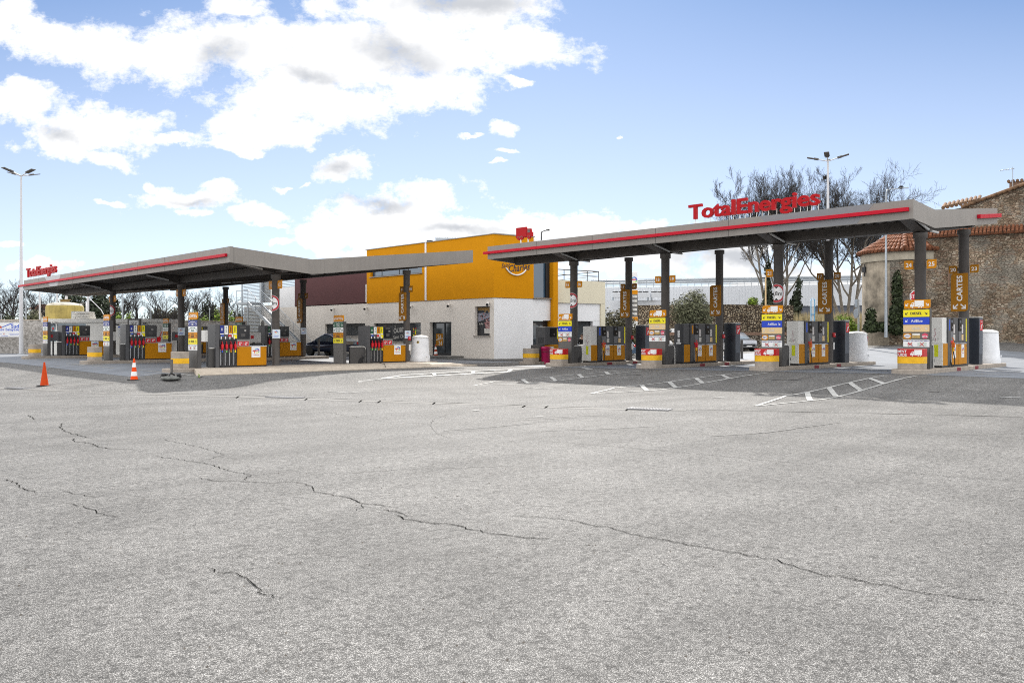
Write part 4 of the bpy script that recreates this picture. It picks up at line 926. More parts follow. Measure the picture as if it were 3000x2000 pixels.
for i, Y in enumerate(YL): banner(XLD, Y, 2.42, ('upright CARTES banner on the column of lanes 9 and 10, before the yellow wall','upright CARTES banner on the column of lanes 5 and 6, before the maroon wall','upright CARTES banner on the column of lanes 1 and 2, before the bare trees')[i], .19, m=M_orange2 if i == 2 else M_brownor)
def height_sign(X, Y, z, cr, rad, label):
    T = thing('height_sign', label, 'road sign', (X,Y,z), 0, 'round height limit signs wrapped on columns'); I = Matrix.Identity(4)
    def wrap(q, rr, a0=R(180)):
        q = subdiv_flat(q, .06); out = []
        for u, v, n in q.v: a = a0+u/cr; out.append(((rr+n)*math.cos(a), (rr+n)*math.sin(a), v))
        q.v = out; return q
    q = MB(); q.flat(circ(0,0,rad,40), 0, I, 0); o = wrap(q, cr+.004).build('disc', M_white, T)
    q = MB(); arc(q,0,0,rad*.76,rad*.97,0,360,I,0,0,40); q.text('4,8m', rad*.62, 0, 0, .0, I, 1, .012); q.flat([(-.09,rad*.74),(.09,rad*.74),(0,rad*.5)][::-1], 0, I, 1); q.flat([(-.09,-rad*.74),(.09,-rad*.74),(0,-rad*.5)], 0, I, 1); wrap(q, cr+.008).build('lettering', [mat('sign_red',(.42,.008,.02),.4), M_black], o)
height_sign(XRC, YR[1], 3.4, .20, .40, 'round red 4,8m height sign wrapped on column 21'); height_sign(XRC, YR[3], 3.45, .20, .40, 'round red 4,8m height sign wrapped on the column of lanes 15 and 16')
height_sign(XLC, YL[0], 3.2, .185, .40, 'round red height sign wrapped on the column of lanes 11 and 12'); height_sign(XLC, YL[2], 3.3, .185, .40, 'round red height sign on the farthest left column')
# paper notices and red call buttons on columns
for X, Y, z, l in ((XLC,YL[0],1.75,'white paper notice on the column of lanes 11 and 12'),(XLD,YL[0],1.72,'white paper notice on the column of lanes 9 and 10'),(XLD,YL[1],1.85,'white paper notice on the column of lanes 5 and 6'),(XLC,YL[1],1.8,'white paper notice on the front column of the middle car island')):
    T = thing('paper_notice', l, 'notice', (X-.06,Y-.215,zg(X,Y)+z), 0, 'paper notices on the columns'); MB().prism(rect(-.24,.18,-.22,.22), 0, .006, FY(0,0)).build('sheet', mat('notice_bluewhite',(.66,.74,.82),.5), T); q = MB(); logo(q, -.05, .08, .2, FY(0,0), .009, False); q.flat(rect(-.18,.1,-.1,-.08), .009, FY(0,0), 1); q.flat(rect(-.18,.04,-.15,-.13), .009, FY(0,0), 1); q.build('print', LOGO, T)
for X, Y, l in ((XRD,YRB[1],'red call box on the column of lanes 17 and 20'),(XRD,YRB[2],'red call box on the rear column left of the cobble wall'),(XRD,YRB[3],'red call box on the column of lanes 13 and 14'),(XLD,YL[0],'red call box on the column of lanes 9 and 10')):
    T = thing('call_box', l, 'call box', (X,Y-.21,zg(X,Y)+1.5), 0, 'small red call boxes on the rear columns'); MB().box(-.07,.07,-.09,0,-.1,.1).build('case', M_redink, T, .01); MB().prism(circ(0,.02,.03,10), .09, .10, FY(0,0)).build('button', M_white, T)
    MB().box(-.02,.10,-.03,.0,-.7,-.35).build('label_strip', M_white, T)

# ------------------------------------------------------------------ store building
M_yelwall = mat('ochre_render', (.63,.262,.003), .85, var=.05, scale=1.2, bump=.04, bscale=60, spec=.15)
M_cream = mat('cream_render', (.82,.76,.69), .85, var=.07, scale=.35, bump=.04, bscale=60, streak=.02)
M_whitew = mat('white_render', (.86,.86,.87), .85, var=.04, scale=.8, bump=.04, bscale=60, streak=.02)
M_maroon = mat('maroon_render', (.10,.036,.038), .85, var=.08, scale=1.0, bump=.04, bscale=60)
M_annex = mat('annex_cream', (.74,.68,.52), .85, var=.05, scale=.8, bump=.04, bscale=60)
M_sill = mat('zinc_sill', (.30,.27,.24), .5)
ST = thing('station_store', 'ochre and white two-storey store with maroon wing and poster windows', 'building', (40,50,.1))
XS = 37.5; DV = Vector((.983,-.184,0)); C0 = Vector((37.5,39.2,0))
def wall_with_openings(Y0, Y1, z0, z1, ops, x=XS, t=.34):
    """wall slab on the plane X=x from Y0 to Y1 with rectangular openings (ya,yb,za,zb)"""
    mb = MB(); ys = sorted({Y0, Y1, *[o[0] for o in ops], *[o[1] for o in ops]})
    for a, b in zip(ys, ys[1:]):
        o = [o for o in ops if o[0] <= a+1e-6 and o[1] >= b-1e-6]
        if not o: mb.box(x, x+t, a, b, z0, z1)
        else:
            o = o[0]
            if o[2] > z0: mb.box(x, x+t, a, b, z0, o[2])
            if o[3] < z1: mb.box(x, x+t, a, b, o[3], z1)
    return mb
ZF = .0
win = [(46.9,52.7,1.15,2.52,'B'),(53.9,59.7,1.55,2.55,'A'),(39.6,41.07,1.58,3.54,'C')]; door = (43.5,45.9,.06,2.54)
wbuild(wall_with_openings(39.2, 67.4, -.4, 4.1, [w[:4] for w in win]+[door]), 'lower_wall', M_cream, ST)
upw = (46.7,53.1,6.14,7.3)
wbuild(wall_with_openings(39.2, 53.6, 4.1, 8.28, [upw], XS-.05, .39), 'upper_wall', M_yelwall, ST)
MB_ = MB(); MB_.box(XS-.04, XS+.3, 53.62, 64.5, 4.17, 6.6); wbuild(MB_, 'maroon_wing', M_maroon, ST)
MB_ = MB(); MB_.box(XS+.0, XS+.3, 64.51, 67.4, 4.1, 5.9); wbuild(MB_, 'upper_end_wall', M_whitew, ST)
# right-hand faces along DV
def dvbox(s0, s1, z0, z1, n0, n1):
    """box on the right-hand face: s along the wall, n outwards"""
    nv = Vector((DV.y, -DV.x, 0)); mb = MB(); P = [C0+DV*s+nv*n for s, n in ((s0,n0),(s0,n1),(s1,n1),(s1,n0))]
    vs = [(p.x,p.y,z) for z in (z0,z1) for p in P]; mb.add(vs, [(3,2,1,0),(4,5,6,7),(0,1,5,4),(1,2,6,5),(2,3,7,6),(3,0,4,7)]); return mb
nv = Vector((DV.y,-DV.x,0))
for n, m, a in (('lower_wall',M_whitew,(.02,3.2,-.4,4.08,-.4,-.0)),('lower_wall',M_whitew,(3.2,4.7,2.62,4.08,-.4,-.02)),('upper_wall',M_yelwall,(-.05,3.22,4.1,8.28,-.4,.05)),('blade_wall',M_yelwall,(4.72,5.12,-.4,7.2,-.9,.30)),('upper_wall',M_whitew,(3.24,4.7,7.3,8.15,-.5,-.06))):
    wbuild(dvbox(*a), n, m, ST)
wbuild(dvbox(-.05,3.3,8.285,8.36,-4,.09), 'roof_coping', M_sill, ST)
mb = MB(); mb.box(XS+.35, XS+7, 41.5, 67, 3.9, 4.05); mb.box(XS+.36, XS+5.8, 41.5, 53.5, 8.05, 8.2); mb.box(XS+.31,XS+7,53.65,67,5.6,5.75); mb.box(XS+7,XS+7.3,43.5,67.4,-.4,5.6); mb.box(XS+.35,XS+7,67.1,67.4,-.4,5.7); mb.box(XS+5.81,XS+6.1,42.5,53.5,4.1,8.2); wbuild(mb, 'roof', mat('roof_membrane',(.3,.3,.3),.8), ST)
mb = MB(); mb.box(XS-.10, XS+.35, 39.1, 53.7, 8.285, 8.33); wbuild(mb, 'roof_coping', M_sill, ST)
mb = MB(); mb.box(XS-.13, XS-.052, Yof(1250,XS)-.07, Yof(1250,XS)+.07, 4.12, 8.27); wbuild(mb, 'downpipe', M_white, ST)
mb = MB(); mb.box(XS-.12, XS-.05, 53.57, 53.66, 4.2, 5.6); wbuild(mb, 'downpipe', M_white, ST)
# openings
def window_(ya, yb, za, zb, mull, x=XS, glass=M_glass, deep=.22, sill=True):
    mb = MB(); f = .06; X = x+deep
    mb.box(X, X+.06, ya, yb, za, za+f); mb.box(X, X+.06, ya, yb, zb-f, zb); mb.box(X, X+.06, ya, ya+f, za+f, zb-f); mb.box(X, X+.06, yb-f, yb, za+f, zb-f)
    for y in mull: mb.box(X, X+.06, y-f/2, y+f/2, za+f, zb-f)
    w = wbuild(mb, 'window', M_frame, ST)
    def sub(mb, name, m):
        o = mb.build(name, m, None); l = ST.location
        for v in o.data.vertices: v.co -= l
        o.parent = w; return o
    sub(MB().box(X+.02, X+.04, ya+f, yb-f, za+f, zb-f), 'pane', glass)
    if sill: sub(MB().box(x-.08, X, ya-.08, yb+.08, za-.06, za-.003), 'sill', M_sill)
    return w, sub, X
M_dim = mat('dim_interior', (.05,.05,.05), .8, var=.4, scale=1.5)
w, sub, X = window_(*upw, [48.6,49.7,51.9], XS-.05, M_glassblue)
w, sub, X = window_(*win[1][:4], [56.2,58.4])
w, sub, X = window_(*win[0][:4], [47.9,52.0])
Mk = FX(X+.018, 50.0, 1.85)     # poster film behind window B
M_film = mat('dark_poster_film', (.022,.024,.028), .35, var=.3, scale=2)
sub(MB().prism(rect(-1.95,1.95,-.6,.58), 0, .004, Mk), 'poster', M_film)
q = MB(); q.text('LE', .24, -.30, .42, .008, Mk, 0, .02); q.text('FOURNIL', .50, .35, .13, .008, Mk @ Matrix.Rotation(R(6),4,'Z'), 0, .02); q.text('Saint Charles', .36, .45, -.36, .008, Mk @ Matrix.Rotation(R(6),4,'Z'), 0, .0); sub(q, 'lettering', M_paleink)
rr = random.Random(4); q = MB()
for i in range(26): a = rr.uniform(-1.85,-.95); b = rr.uniform(-.45,.45); q.flat([(a+rr.uniform(.06,.2)*math.cos(t), b+rr.uniform(.05,.14)*math.sin(t)) for t in (0,1.1,2.3,3.4,4.6,5.5)], .008+i*.0003, Mk, i%2)
sub(q, 'food_photo', [mat('pastry_brown',(.30,.17,.08),.6,var=.4,scale=12), mat('pastry_dark',(.12,.06,.03),.6,var=.4,scale=12)])
q = MB()
for i in range(22): a = rr.uniform(1.95,2.25); b = rr.uniform(-.35,.3); q.flat([(a+.09*math.cos(t), b+.06*math.sin(t)) for t in (0,1,2,3,4,5)], .008+i*.0003, Mk, i%4)
sub(q, 'food_photo', [MATS['pastry_brown'], M_yel, LOGO[3], M_redink])
q = MB(); q.text('Restaurant', .2, 2.62, .12, .008, Mk); q.text('Sandwicherie', .16, 2.62, -.25, .008, Mk); sub(q, 'lettering', M_paleink)
w, sub, X = window_(*win[2][:4], [], XS, M_film, .24)
Mc = FX(X+.018, 40.33, 2.56); q = MB()
q.flat(rect(-.66,.66,.30,.92), .003, Mk.__class__(Mc), 0); q.flat([(-.66,-.05),(.66,.28),(.66,.60),(-.66,.55)], .005, Mc, 1); q.flat(rect(-.66,-.05,.55,.72), .006, Mc, 2); q.flat(rect(.05,.32,.5,.70), .006, Mc, 2)
for i in range(24): a = rr.uniform(-.6,.6); b = rr.uniform(.05,.5); q.flat([(a+.08*math.cos(t), b+.05*math.sin(t)) for t in (0,1,2,3,4,5)], .007+i*.0002, Mc, rr.choice((1,2,3)))
for i in range(30): t0_ = rr.uniform(0,6.28); k = rr.random()**.5*.3; a = .3+k*math.cos(t0_); b = -.22+k*math.sin(t0_); q.flat([(a+.08*math.cos(t), b+.06*math.sin(t)) for t in (0,1,2,3,4,5)], .012+i*.0002, Mc, rr.choice((4,4,5)))
q.flat([(-.05,-.82),(.55,-.84),(.58,-.5),(-.06,-.5)], .012, Mc, 6); q.text('Buffet', .16, -.35, -.18, .012, Mc, 6)
sub(q, 'poster', [mat('poster_wall',(.42,.26,.09),.6,var=.3,scale=6), mat('poster_table',(.30,.30,.36),.6,var=.4,scale=14), M_slate, mat('poster_seat',(.30,.10,.09),.6), mat('poster_rose',(.40,.20,.20),.6,var=.3,scale=20), mat('poster_pink',(.52,.36,.35),.6), M_paleink])
# door
ya, yb, za, zb = door; X = XS+.30; mb = MB()
for a, b, c, d in ((ya,yb,zb-.1,zb),(ya,ya+.09,za,zb-.1),(yb-.09,yb,za,zb-.1),(44.50,44.62,za,zb-.1),(ya+.09,44.5,za,za+.3),(44.62,yb-.09,za,za+.3)): mb.box(X, X+.08, a, b, c, d)
D = wbuild(mb, 'door', M_frame, ST)
def dsub(mb, name, m):
    o = mb.build(name, m, None); l = ST.location
    for v in o.data.vertices: v.co -= l
    o.parent = D; return o
dsub(MB().box(X+.03,X+.05,ya+.09,44.5,za+.3,zb-.1), 'pane', M_glass); dsub(MB().box(X+.03,X+.05,44.62,yb-.09,za+.3,zb-.1), 'pane', M_glass)
Md = FX(X+.022, 45.15, 1.3); q = MB(); q.prism(rect(-.42,.36,-.45,.42), 0, .004, Md, 0); q.text('24', .42, -.02, .18, .008, Md, 1); q.text('24', .42, .08, -.25, .008, Md, 1); q.flat([(-.4,-.08),(.36,.08),(.36,.12),(-.4,-.04)], .008, Md, 1); dsub(q, 'door_poster', [M_brownor, M_paleink])
dsub(MB().box(X-.05,X-.02,44.66,44.69,1.0,1.4), 'handle', M_alu)
# right-hand window and dark entrance
def dpart(a, name, m, par):
    o = dvbox(*a).build(name, m, None); l = ST.location
    for v in o.data.vertices: v.co -= l
    o.parent = par; return o
Wn = wbuild(dvbox(4.42,4.70,4.22,7.3,-.40,-.12), 'window', M_frame, ST); dpart((3.24,4.42,4.22,7.3,-.34,-.28), 'pane', M_glassblue, Wn); dpart((3.2,4.95,4.10,4.17,-.4,.12), 'sill', M_sill, Wn)
En = wbuild(dvbox(3.2,4.71,-.3,2.6,-.5,-.36), 'entrance', M_frame, ST); dpart((3.3,3.9,.1,2.3,-.358,-.33), 'pane', M_glass, En); dpart((4.0,4.6,.1,2.3,-.358,-.33), 'pane', M_glass, En)
Ms = Matrix(((DV.x,0,nv.x,0),(DV.y,0,nv.y,0),(0,1,0,0),(0,0,0,1)))
def on_face(s, z, n): p = C0+DV*s+nv*n; return Matrix.Translation((p.x,p.y,z)) @ Ms
q = MB(); q.text('m', .30, 0, 0, .002, on_face(3.62,2.4,-.355), 0, .02); o = q.build('lettering', M_paleink, None)
for v in o.data.vertices: v.co -= ST.location
o.parent = En
# sign on the yellow face: script name with a smile arc
q = MB(); F = on_face(1.75,6.55,.056); q.text('Saint', .42, -.85, -.16, .01, F @ Matrix.Rotation(R(8),4,'Z'), 0, .008, 'C', .8, .4); q.text('Charles', .66, .22, -.40, .01, F @ Matrix.Rotation(R(8),4,'Z'), 0, .014, 'C', .84, .4); wbuild(q, 'sign_lettering', mat('navy_letter',(.012,.014,.035),.4), ST)
q = MB(); pts = [(1.0*math.cos(R(a)), .1+1.0*math.sin(R(a))) for a in range(214, 328, 6)]; q.tube([(F @ Vector((u,v,.04))) for u, v in pts], .05, 6); q.tube([(F @ Vector((1.0*math.cos(R(a)), .1+1.0*math.sin(R(a)), .04))) for a in range(40,142,6)], .05, 6); wbuild(q, 'sign_arc', M_white, ST)
for px, py in ((979,905),(1076,902),(1208,897),(1319,893),(1434,889)):
    y = Yof(px,XS); d = (XS+y)*S2; z = ZZ(py,d); mb = MB(); mb.tube([(XS,y,z+.05),(XS-.18,y-.05,z+.02)], .05, 8); mb.tube([(XS-.12,y,z+.04),(XS-.42,y-.22,z-.10)], .10, 10); T_ = thing('security_camera', 'white wall camera number', 'camera', (XS-.3,y,z), 0, 'white cameras on the store wall')
    T_['label'] = {979:'white wall camera below the left part of the maroon wing',1076:'white wall camera below the seam of maroon and ochre walls',1208:'white wall camera above the bakery poster window',1319:'white wall camera above the store door',1434:'white wall camera above the tall poster window'}[px]
    o = wbuild(mb, 'housing', M_cabwhite, T_); mb = MB(); mb.tube([(XS-.421,y-.221,z-.101),(XS-.43,y-.228,z-.105)], .085, 10); wbuild(mb, 'lens', M_black, T_)
def rooftop(name, label, cat, px, py0, py1, w, dpt, m, d=None):
    d = d or 62; x, y = XY(px, d); T_ = thing(name, label, cat, (x,y,8.2), R(-45)); h = ZZ(py0,d)-8.2
    mb = MB(); mb.box(-w/2,w/2,-dpt/2,dpt/2,0,.3); mb.build('base', M_sill, T_); mb = MB(); mb.box(-w/2-.1,w/2+.1,-dpt/2,dpt/2,.31,max(.5,h)); mb.build('hood', m, T_, .03)
rooftop('roof_vent', 'flat metal vent unit on the store roof', 'vent', 1310, 697, 703, 1.5, .8, M_galv); rooftop('roof_vent', 'small dark vent left of the flat vent unit on the store roof', 'vent', 1259, 704, 707, .25, .3, M_frame)
# annex
AN = thing('annex', 'low cream annex with white recess and roof railing, right of the ochre store', 'building', tuple(C0+DV*7.4+Vector((0,0,.1))))
for n, m, a in (('parapet',M_annex,(5.14,9.7,3.88,5.48,-6,.0)),('frame_wall',M_annex,(9.3,9.7,-.4,3.87,-6,.0)),('recess_wall',M_whitew,(5.14,9.28,2.62,3.87,-.5,-.12)),('recess_wall',M_whitew,(5.14,6.85,-.4,2.6,-.5,-.12)),('recess_wall',M_whitew,(8.62,9.28,-.4,2.6,-.5,-.12)),('recess_wall',M_whitew,(6.87,8.60,-.4,.5,-.5,-.12))):
    wbuild(dvbox(*a), n, m, AN)
Wn = wbuild(dvbox(8.2,8.6,.52,2.6,-.49,-.40), 'window', M_frame, AN); o = dvbox(6.87,8.2,.52,2.6,-.45,-.42).build('pane', M_glass, None)
for v in o.data.vertices: v.co -= AN.location
o.parent = Wn
mb = MB(); P = [C0+DV*s+nv*n for s, n in ((5.14,-.4),(9.4,-.4),(9.4,-5.5))]
for zz, rad in ((6.25,.035),(5.9,.02)): mb.tube([(p.x,p.y,zz) for p in P], rad, 6)
for t in (0,.25,.5,.75,1.0): p = P[0]+(P[1]-P[0])*t; mb.tube([(p.x,p.y,5.48),(p.x,p.y,6.25)], .03, 6)
wbuild(mb, 'railing', mat('rail_brown',(.06,.05,.05),.5), AN)
# rooftop arm lamp behind the store
def arm_lamp(name, label, px, d, pytop, pxarm, m, zb=None):
    x, y = XY(px, d); T_ = thing(name, label, 'lamp', (x,y,zb if zb is not None else zg(x,y))); zt = ZZ(pytop, d); a = W(pxarm, pytop-1, d)
    MB().tube([(0,0,0),(0,0,zt-T_.location.z-.05)], [.07,.05], 8).build('pole', m, T_); q = Vector((a.x-x, a.y-y, a.z-T_.location.z)); z1 = zt-T_.location.z
    MB().tube([(0,0,z1-.06),q*.4+Vector((0,0,z1*.6+.05)),(q.x*.72,q.y*.72,z1+.10)], .04, 6).build('arm', m, T_); MB().tube([(q.x*.6,q.y*.6,z1+.12),(q.x,q.y,z1+.14)], [.07,.09], 6).build('lamp_head', M_frame, T_)
arm_lamp('roof_lamp', 'dark arm lamp sticking up behind the store roof', 1586, 66, 678, 1610, M_frame, 7.0)

# ------------------------------------------------------------------ external staircase and louvred tower
SX = 36.4
STR = thing('metal_staircase', 'galvanised outside staircase climbing left along the store wall', 'stairs', (SX,66,.1))
ya, za = Yof(890,SX), .12; yb, zb_ = Yof(746,SX), 4.62; n = 24
mb = MB()
for x in (SX-.62, SX+.62): mb.prism([(-ya,za-.05),(-ya,za+.22),(-yb,zb_+.05),(-yb,zb_-.24)][::-1], -.03, .03, FY(0,0) @ Matrix.Identity(4)) if False else mb.add([(x-.03,ya,za-.1),(x+.03,ya,za-.1),(x+.03,ya,za+.2),(x-.03,ya,za+.2),(x-.03,yb,zb_-.25),(x+.03,yb,zb_-.25),(x+.03,yb,zb_+.05),(x-.03,yb,zb_+.05)], [(0,1,2,3),(7,6,5,4),(0,4,5,1),(1,5,6,2),(2,6,7,3),(3,7,4,0)])
wbuild(mb, 'stringer', M_galv, STR); mb = MB()
for i in range(n): t = (i+.5)/n; y = ya+(yb-ya)*t; z = za+(zb_-za)*t; mb.box(SX-.59,SX+.59,y-.14,y+.14,z,z+.04)
wbuild(mb, 'tread', M_galv, STR); mb = MB()
for x in (SX-.66, SX+.66):
    mb.tube([(x,ya,za+1.1),(x,yb,zb_+1.1)], .03, 6)
    for k in (.3,.5,.7,.9): mb.tube([(x,ya,za+k),(x,yb,zb_+k)], .011, 4)
    for i in range(7): t = i/6; y = ya+(yb-ya)*t; z = za+(zb_-za)*t; mb.tube([(x,y,z),(x,y,z+1.1)], .02, 6)
wbuild(mb, 'handrail', M_galv, STR); yc = Yof(712,SX); mb = MB(); mb.box(SX-.7,SX+.75,yb,yc,zb_-.2,zb_); wbuild(mb, 'landing', M_galv, STR); mb = MB()
for x in (SX-.66,):
    for k, rad in ((1.1,.03),(.25,.012),(.5,.012),(.75,.012)): mb.tube([(x,yb,zb_+k),(x,yc,zb_+k)], rad, 6)
    for t in (0,.5,1): y = yb+(yc-yb)*t; mb.tube([(x,y,zb_),(x,y,zb_+1.1)], .025, 6)
for y in (yb+.1, yc-.1): mb.box(SX-.66,SX-.56,y-.05,y+.05,.0,zb_-.2)
wbuild(mb, 'landing_rail', M_galv, STR)
LV = thing('louvred_tower', 'grey louvred screen tower behind the metal staircase', 'tower', (XS+1,72,.1)); mb = MB()
def louvre(mb, y0, y1, z0, z1, pitch, x=XS+.1):
    z = z0
    while z < z1: mb.add([(x,y0,z),(x,y1,z),(x+.07,y1,z+.07),(x+.07,y0,z+.07),(x,y0,z-.012),(x,y1,z-.012),(x+.075,y1,z+.058),(x+.075,y0,z+.058)], [(0,3,2,1),(4,5,6,7),(0,1,5,4),(1,2,6,5),(2,3,7,6),(3,0,4,7)]); z += pitch
yl0, yl1 = Yof(763,XS+.1), Yof(711,XS+.1); louvre(mb, yl0, yl1, .9, 4.3, .135); wbuild(mb, 'lower_louvres', M_galv, LV)
mb = MB(); louvre(mb, Yof(790,XS+.1), yl1, 4.75, 7.4, .135); wbuild(mb, 'upper_louvres', M_galv, LV)
mb = MB(); louvre(mb, 64.5, 67.4, 5.92, 7.2, .135); wbuild(mb, 'roof_louvres', M_galv, LV)
mb = MB()
for y in (yl1, Yof(763,XS)): mb.box(XS-.02,XS+.08,y-.06,y+.06,0,7.4)
mb.box(XS-.1,XS+.06,Yof(763,XS)-.35,Yof(763,XS)+.0,4.6,7.4); wbuild(mb, 'post', M_galv, LV)
mb = MB(); mb.box(XS+.25,XS+.6,67.42,yl1,0,4.4); wbuild(mb, 'back_wall', M_cream, LV); mb = MB(); mb.box(XS+.2,XS+.5,yl0-.2,yl1,-.2,.86); mb.box(XS-.4,XS+.2,yl0+.2,yl1-1.8,-.2,1.0); wbuild(mb, 'plinth_wall', M_conc2, LV)
mb = MB(); mb.box(XS+.18,XS+.24,69.0,70.6,4.62,6.7); wbuild(mb, 'door', M_cabwhite, LV)
T_ = thing('wall_air_conditioner', 'white air conditioner under the metal staircase', 'air conditioner', (XS+.02,69.6,2.2)); MB().box(-.35,.2,-.6,.6,0,.9).build('case', M_cabwhite, T_, .03); MB().prism(circ(-.1,.45,.33,20), 0, .01, FX(-.351)).build('fan_grille', M_greymid, T_)
T_ = thing('bicycle_rack', 'black metal bracket with cables below the air conditioner', 'bracket', (XS-.2,68.9,1.55)); mb = MB(); mb.tube([(0,-.6,0),(0,.6,.05)], .025); mb.tube([(0,-.5,-.2),(0,.2,.25),(.1,.5,-.2)], .02); mb.build('bar', M_frame, T_)

# pavement by the store
def slab2(name, P, h, m): 
    mb = MB(); poly = [(p[0],p[1]) for p in P]; z = min(zg(*p) for p in poly); zt = max(zg(*p) for p in poly)+h
    return tag(mb.prism(poly, z-.3, zt).build(name, m, bevel=.02), kind='structure')
q1 = C0+DV*12+nv*1.3; q2 = C0+nv*1.2
slab2('pavement', [(36.0,42.2),(37.6,42.2),(37.6,68),(36.0,68)], .09, M_slab2)
slab2('pavement', [(36.3,38.0),(q1.x,q1.y-.2),(q1.x,q1.y+1.5),(37.7,39.6),(37.6,42.15),(36.0,42.15)], .05, mat('dark_pavement',(.17,.165,.16),.85,var=.2,scale=3,bump=.2,bscale=40))
# ------------------------------------------------------------------ vegetation generators
def rot_dir(v, ang, az):
    v = v.normalized(); a = v.orthogonal().normalized(); b = v.cross(a)
    return (v*math.cos(ang)+(a*math.cos(az)+b*math.sin(az))*math.sin(ang)).normalized()
def bare_tree(seed, H, trunk_r, levels, kids, spread, up=.25, first=.3, lenk=.62, stems=1, minr=.012, curl=.25, shape=1.0, hmin=0):
    rr = random.Random(seed); tr = MB(); tw = MB()
    def branch(p, d, L_, r, lev):
        if lev >= 2 and p.z < hmin*H: return
        k = 5 if lev == 0 else (4 if lev < 3 else 3); pts = [p.copy()]; rad = [r]; q = p.copy(); dd = d.copy()
        for i in range(k):
            dd = (dd+Vector((rr.uniform(-1,1),rr.uniform(-1,1),rr.uniform(-.6,1)))*curl*(.5 if lev == 0 else 1)*.5+Vector((0,0,up*.25))).normalized()
            q = q+dd*L_/k; pts.append(q.copy()); rad.append(max(minr*.6, r*(1-.6*(i+1)/k)))
        seg = 8 if lev == 0 else (6 if lev == 1 else (4 if lev == 2 else 3))
        (tr if lev < 2 else tw).tube(pts, rad, seg, cap=False)
        if lev >= levels: return
        nk = kids[min(lev,len(kids)-1)]
        for j in range(nk):
            t = first+(1-first)*(j+rr.random())/nk if lev == 0 else .18+.82*(j+rr.random())/nk
            i = min(k-1, int(t*k)); f = t*k-i; b = pts[i]+(pts[i+1]-pts[i])*f; base = (pts[i+1]-pts[i]).normalized()
            nd = rot_dir(base, R(rr.uniform(.55,1.15)*spread), rr.uniform(0,6.283)); nd = (nd+Vector((0,0,up*rr.uniform(.2,1)))).normalized()
            branch(b, nd, L_*lenk*rr.uniform(.65,1.15)*(1.0-.25*t), max(minr, rad[i]*.62), lev+1)
    for s in range(stems):
        d0 = Vector((0,0,1)) if stems == 1 else rot_dir(Vector((0,0,1)), R(14+rr.uniform(0,8)), s*6.283/stems+rr.uniform(-.4,.4))
        branch(Vector((0,0,-.2)), d0, H*.55 if stems == 1 else H*.6, trunk_r, 0)
    zmax = max(v[2] for v in tw.v); k = H/zmax
    for m_ in (tr, tw): m_.v = [(v[0]*k*shape, v[1]*k*shape, v[2]*k) for v in m_.v]
    return tr, tw
def leaf_cloud(seed, blobs, n, s, flat=.5):
    """many leaf clumps through the volume of a few lobes"""
    rr = random.Random(seed); mb = MB(); tot = sum(b[3]*b[4]*b[5] for b in blobs)
    for (cx,cy,cz,rx,ry,rz) in blobs:
        for _ in range(int(n*rx*ry*rz/tot)):
            u = Vector((rr.gauss(0,1),rr.gauss(0,1),rr.gauss(0,1))).normalized(); k = rr.random()**.42
            bump = 1+.28*mnoise.noise(Vector((u.x*2.3+cx,u.y*2.3+cy,u.z*2.3+seed)))
            p = Vector((cx+u.x*rx*k*bump, cy+u.y*ry*k*bump, cz+u.z*rz*k*bump)); a = (u+Vector((rr.uniform(-1,1),rr.uniform(-1,1),rr.uniform(-.4,1)))*.9).normalized(); b = a.orthogonal().normalized(); c = a.cross(b); t = rr.uniform(0,6.28)
            e = b*math.cos(t)+c*math.sin(t); f = a.cross(e); ss = s*rr.uniform(.5,1.4)
            mb.add([p-e*ss, p+f*ss*flat, p+e*ss, p-f*ss*flat*.8], [(0,1,2,3)], None, rr.randrange(3) if True else 0)
    return mb
def leafmats(name, c):
    return [mat(name+s, tuple(x*k for x in c), .65, var=.3, scale=5, spec=.3) for s, k in (('_dark',.6),('_mid',1.0),('_pale',1.5))]
LM_olive = leafmats('olive_leaf', (.125,.13,.075)); LM_dark = leafmats('conifer_leaf', (.028,.038,.02)); LM_spring = leafmats('spring_leaf', (.17,.25,.03)); LM_ivy = leafmats('ivy_leaf', (.032,.045,.016)); LM_scrub = leafmats('scrub_leaf', (.085,.08,.045)); LM_grass = leafmats('dry_grass', (.40,.33,.18)); LM_laurel = leafmats('laurel_leaf',(.05,.062,.03))

# right-hand plane trees
def tree(name, label, loc, tr, tw, mt, mw, group=None, rz=0, cat='tree'):
    T = thing(name, label, cat, loc, rz, group); tr.build('trunk', mt, T); o = tw.build('branches', mw, T); return T
def place(px, d, dz=0): x, y = XY(px, d); return (x, y, zg(x,y)+dz)
a, b = bare_tree(11, 19.5, .24, 5, (6,6,6,6,5), 50, up=.28, first=.40, lenk=.66, stems=4, minr=.013, curl=.42, shape=.80, hmin=.40)
tree('plane_tree', 'bare pale-barked plane tree rising behind the red rooftop letters', place(2275,86), a, b, M_plane, M_barkd, 'bare plane trees on the right')
a, b = bare_tree(23, 19.3, .26, 5, (6,6,6,6,5), 54, up=.24, first=.42, lenk=.67, stems=4, minr=.013, curl=.42, shape=.86, hmin=.40)
T = tree('plane_tree', 'bare plane tree with a nest, right of the tall lamp post', place(2480,88), a, b, M_plane, M_barkd, 'bare plane trees on the right')
a, b = bare_tree(31, 18.0, .2, 5, (6,6,6,5,5), 48, up=.26, first=.42, lenk=.66, stems=3, minr=.013, curl=.42, shape=.28, hmin=.42)
tree('plane_tree', 'bare plane tree farthest right, behind the old house roof', place(2555,92), a, b, M_plane, M_barkd, 'bare plane trees on the right')
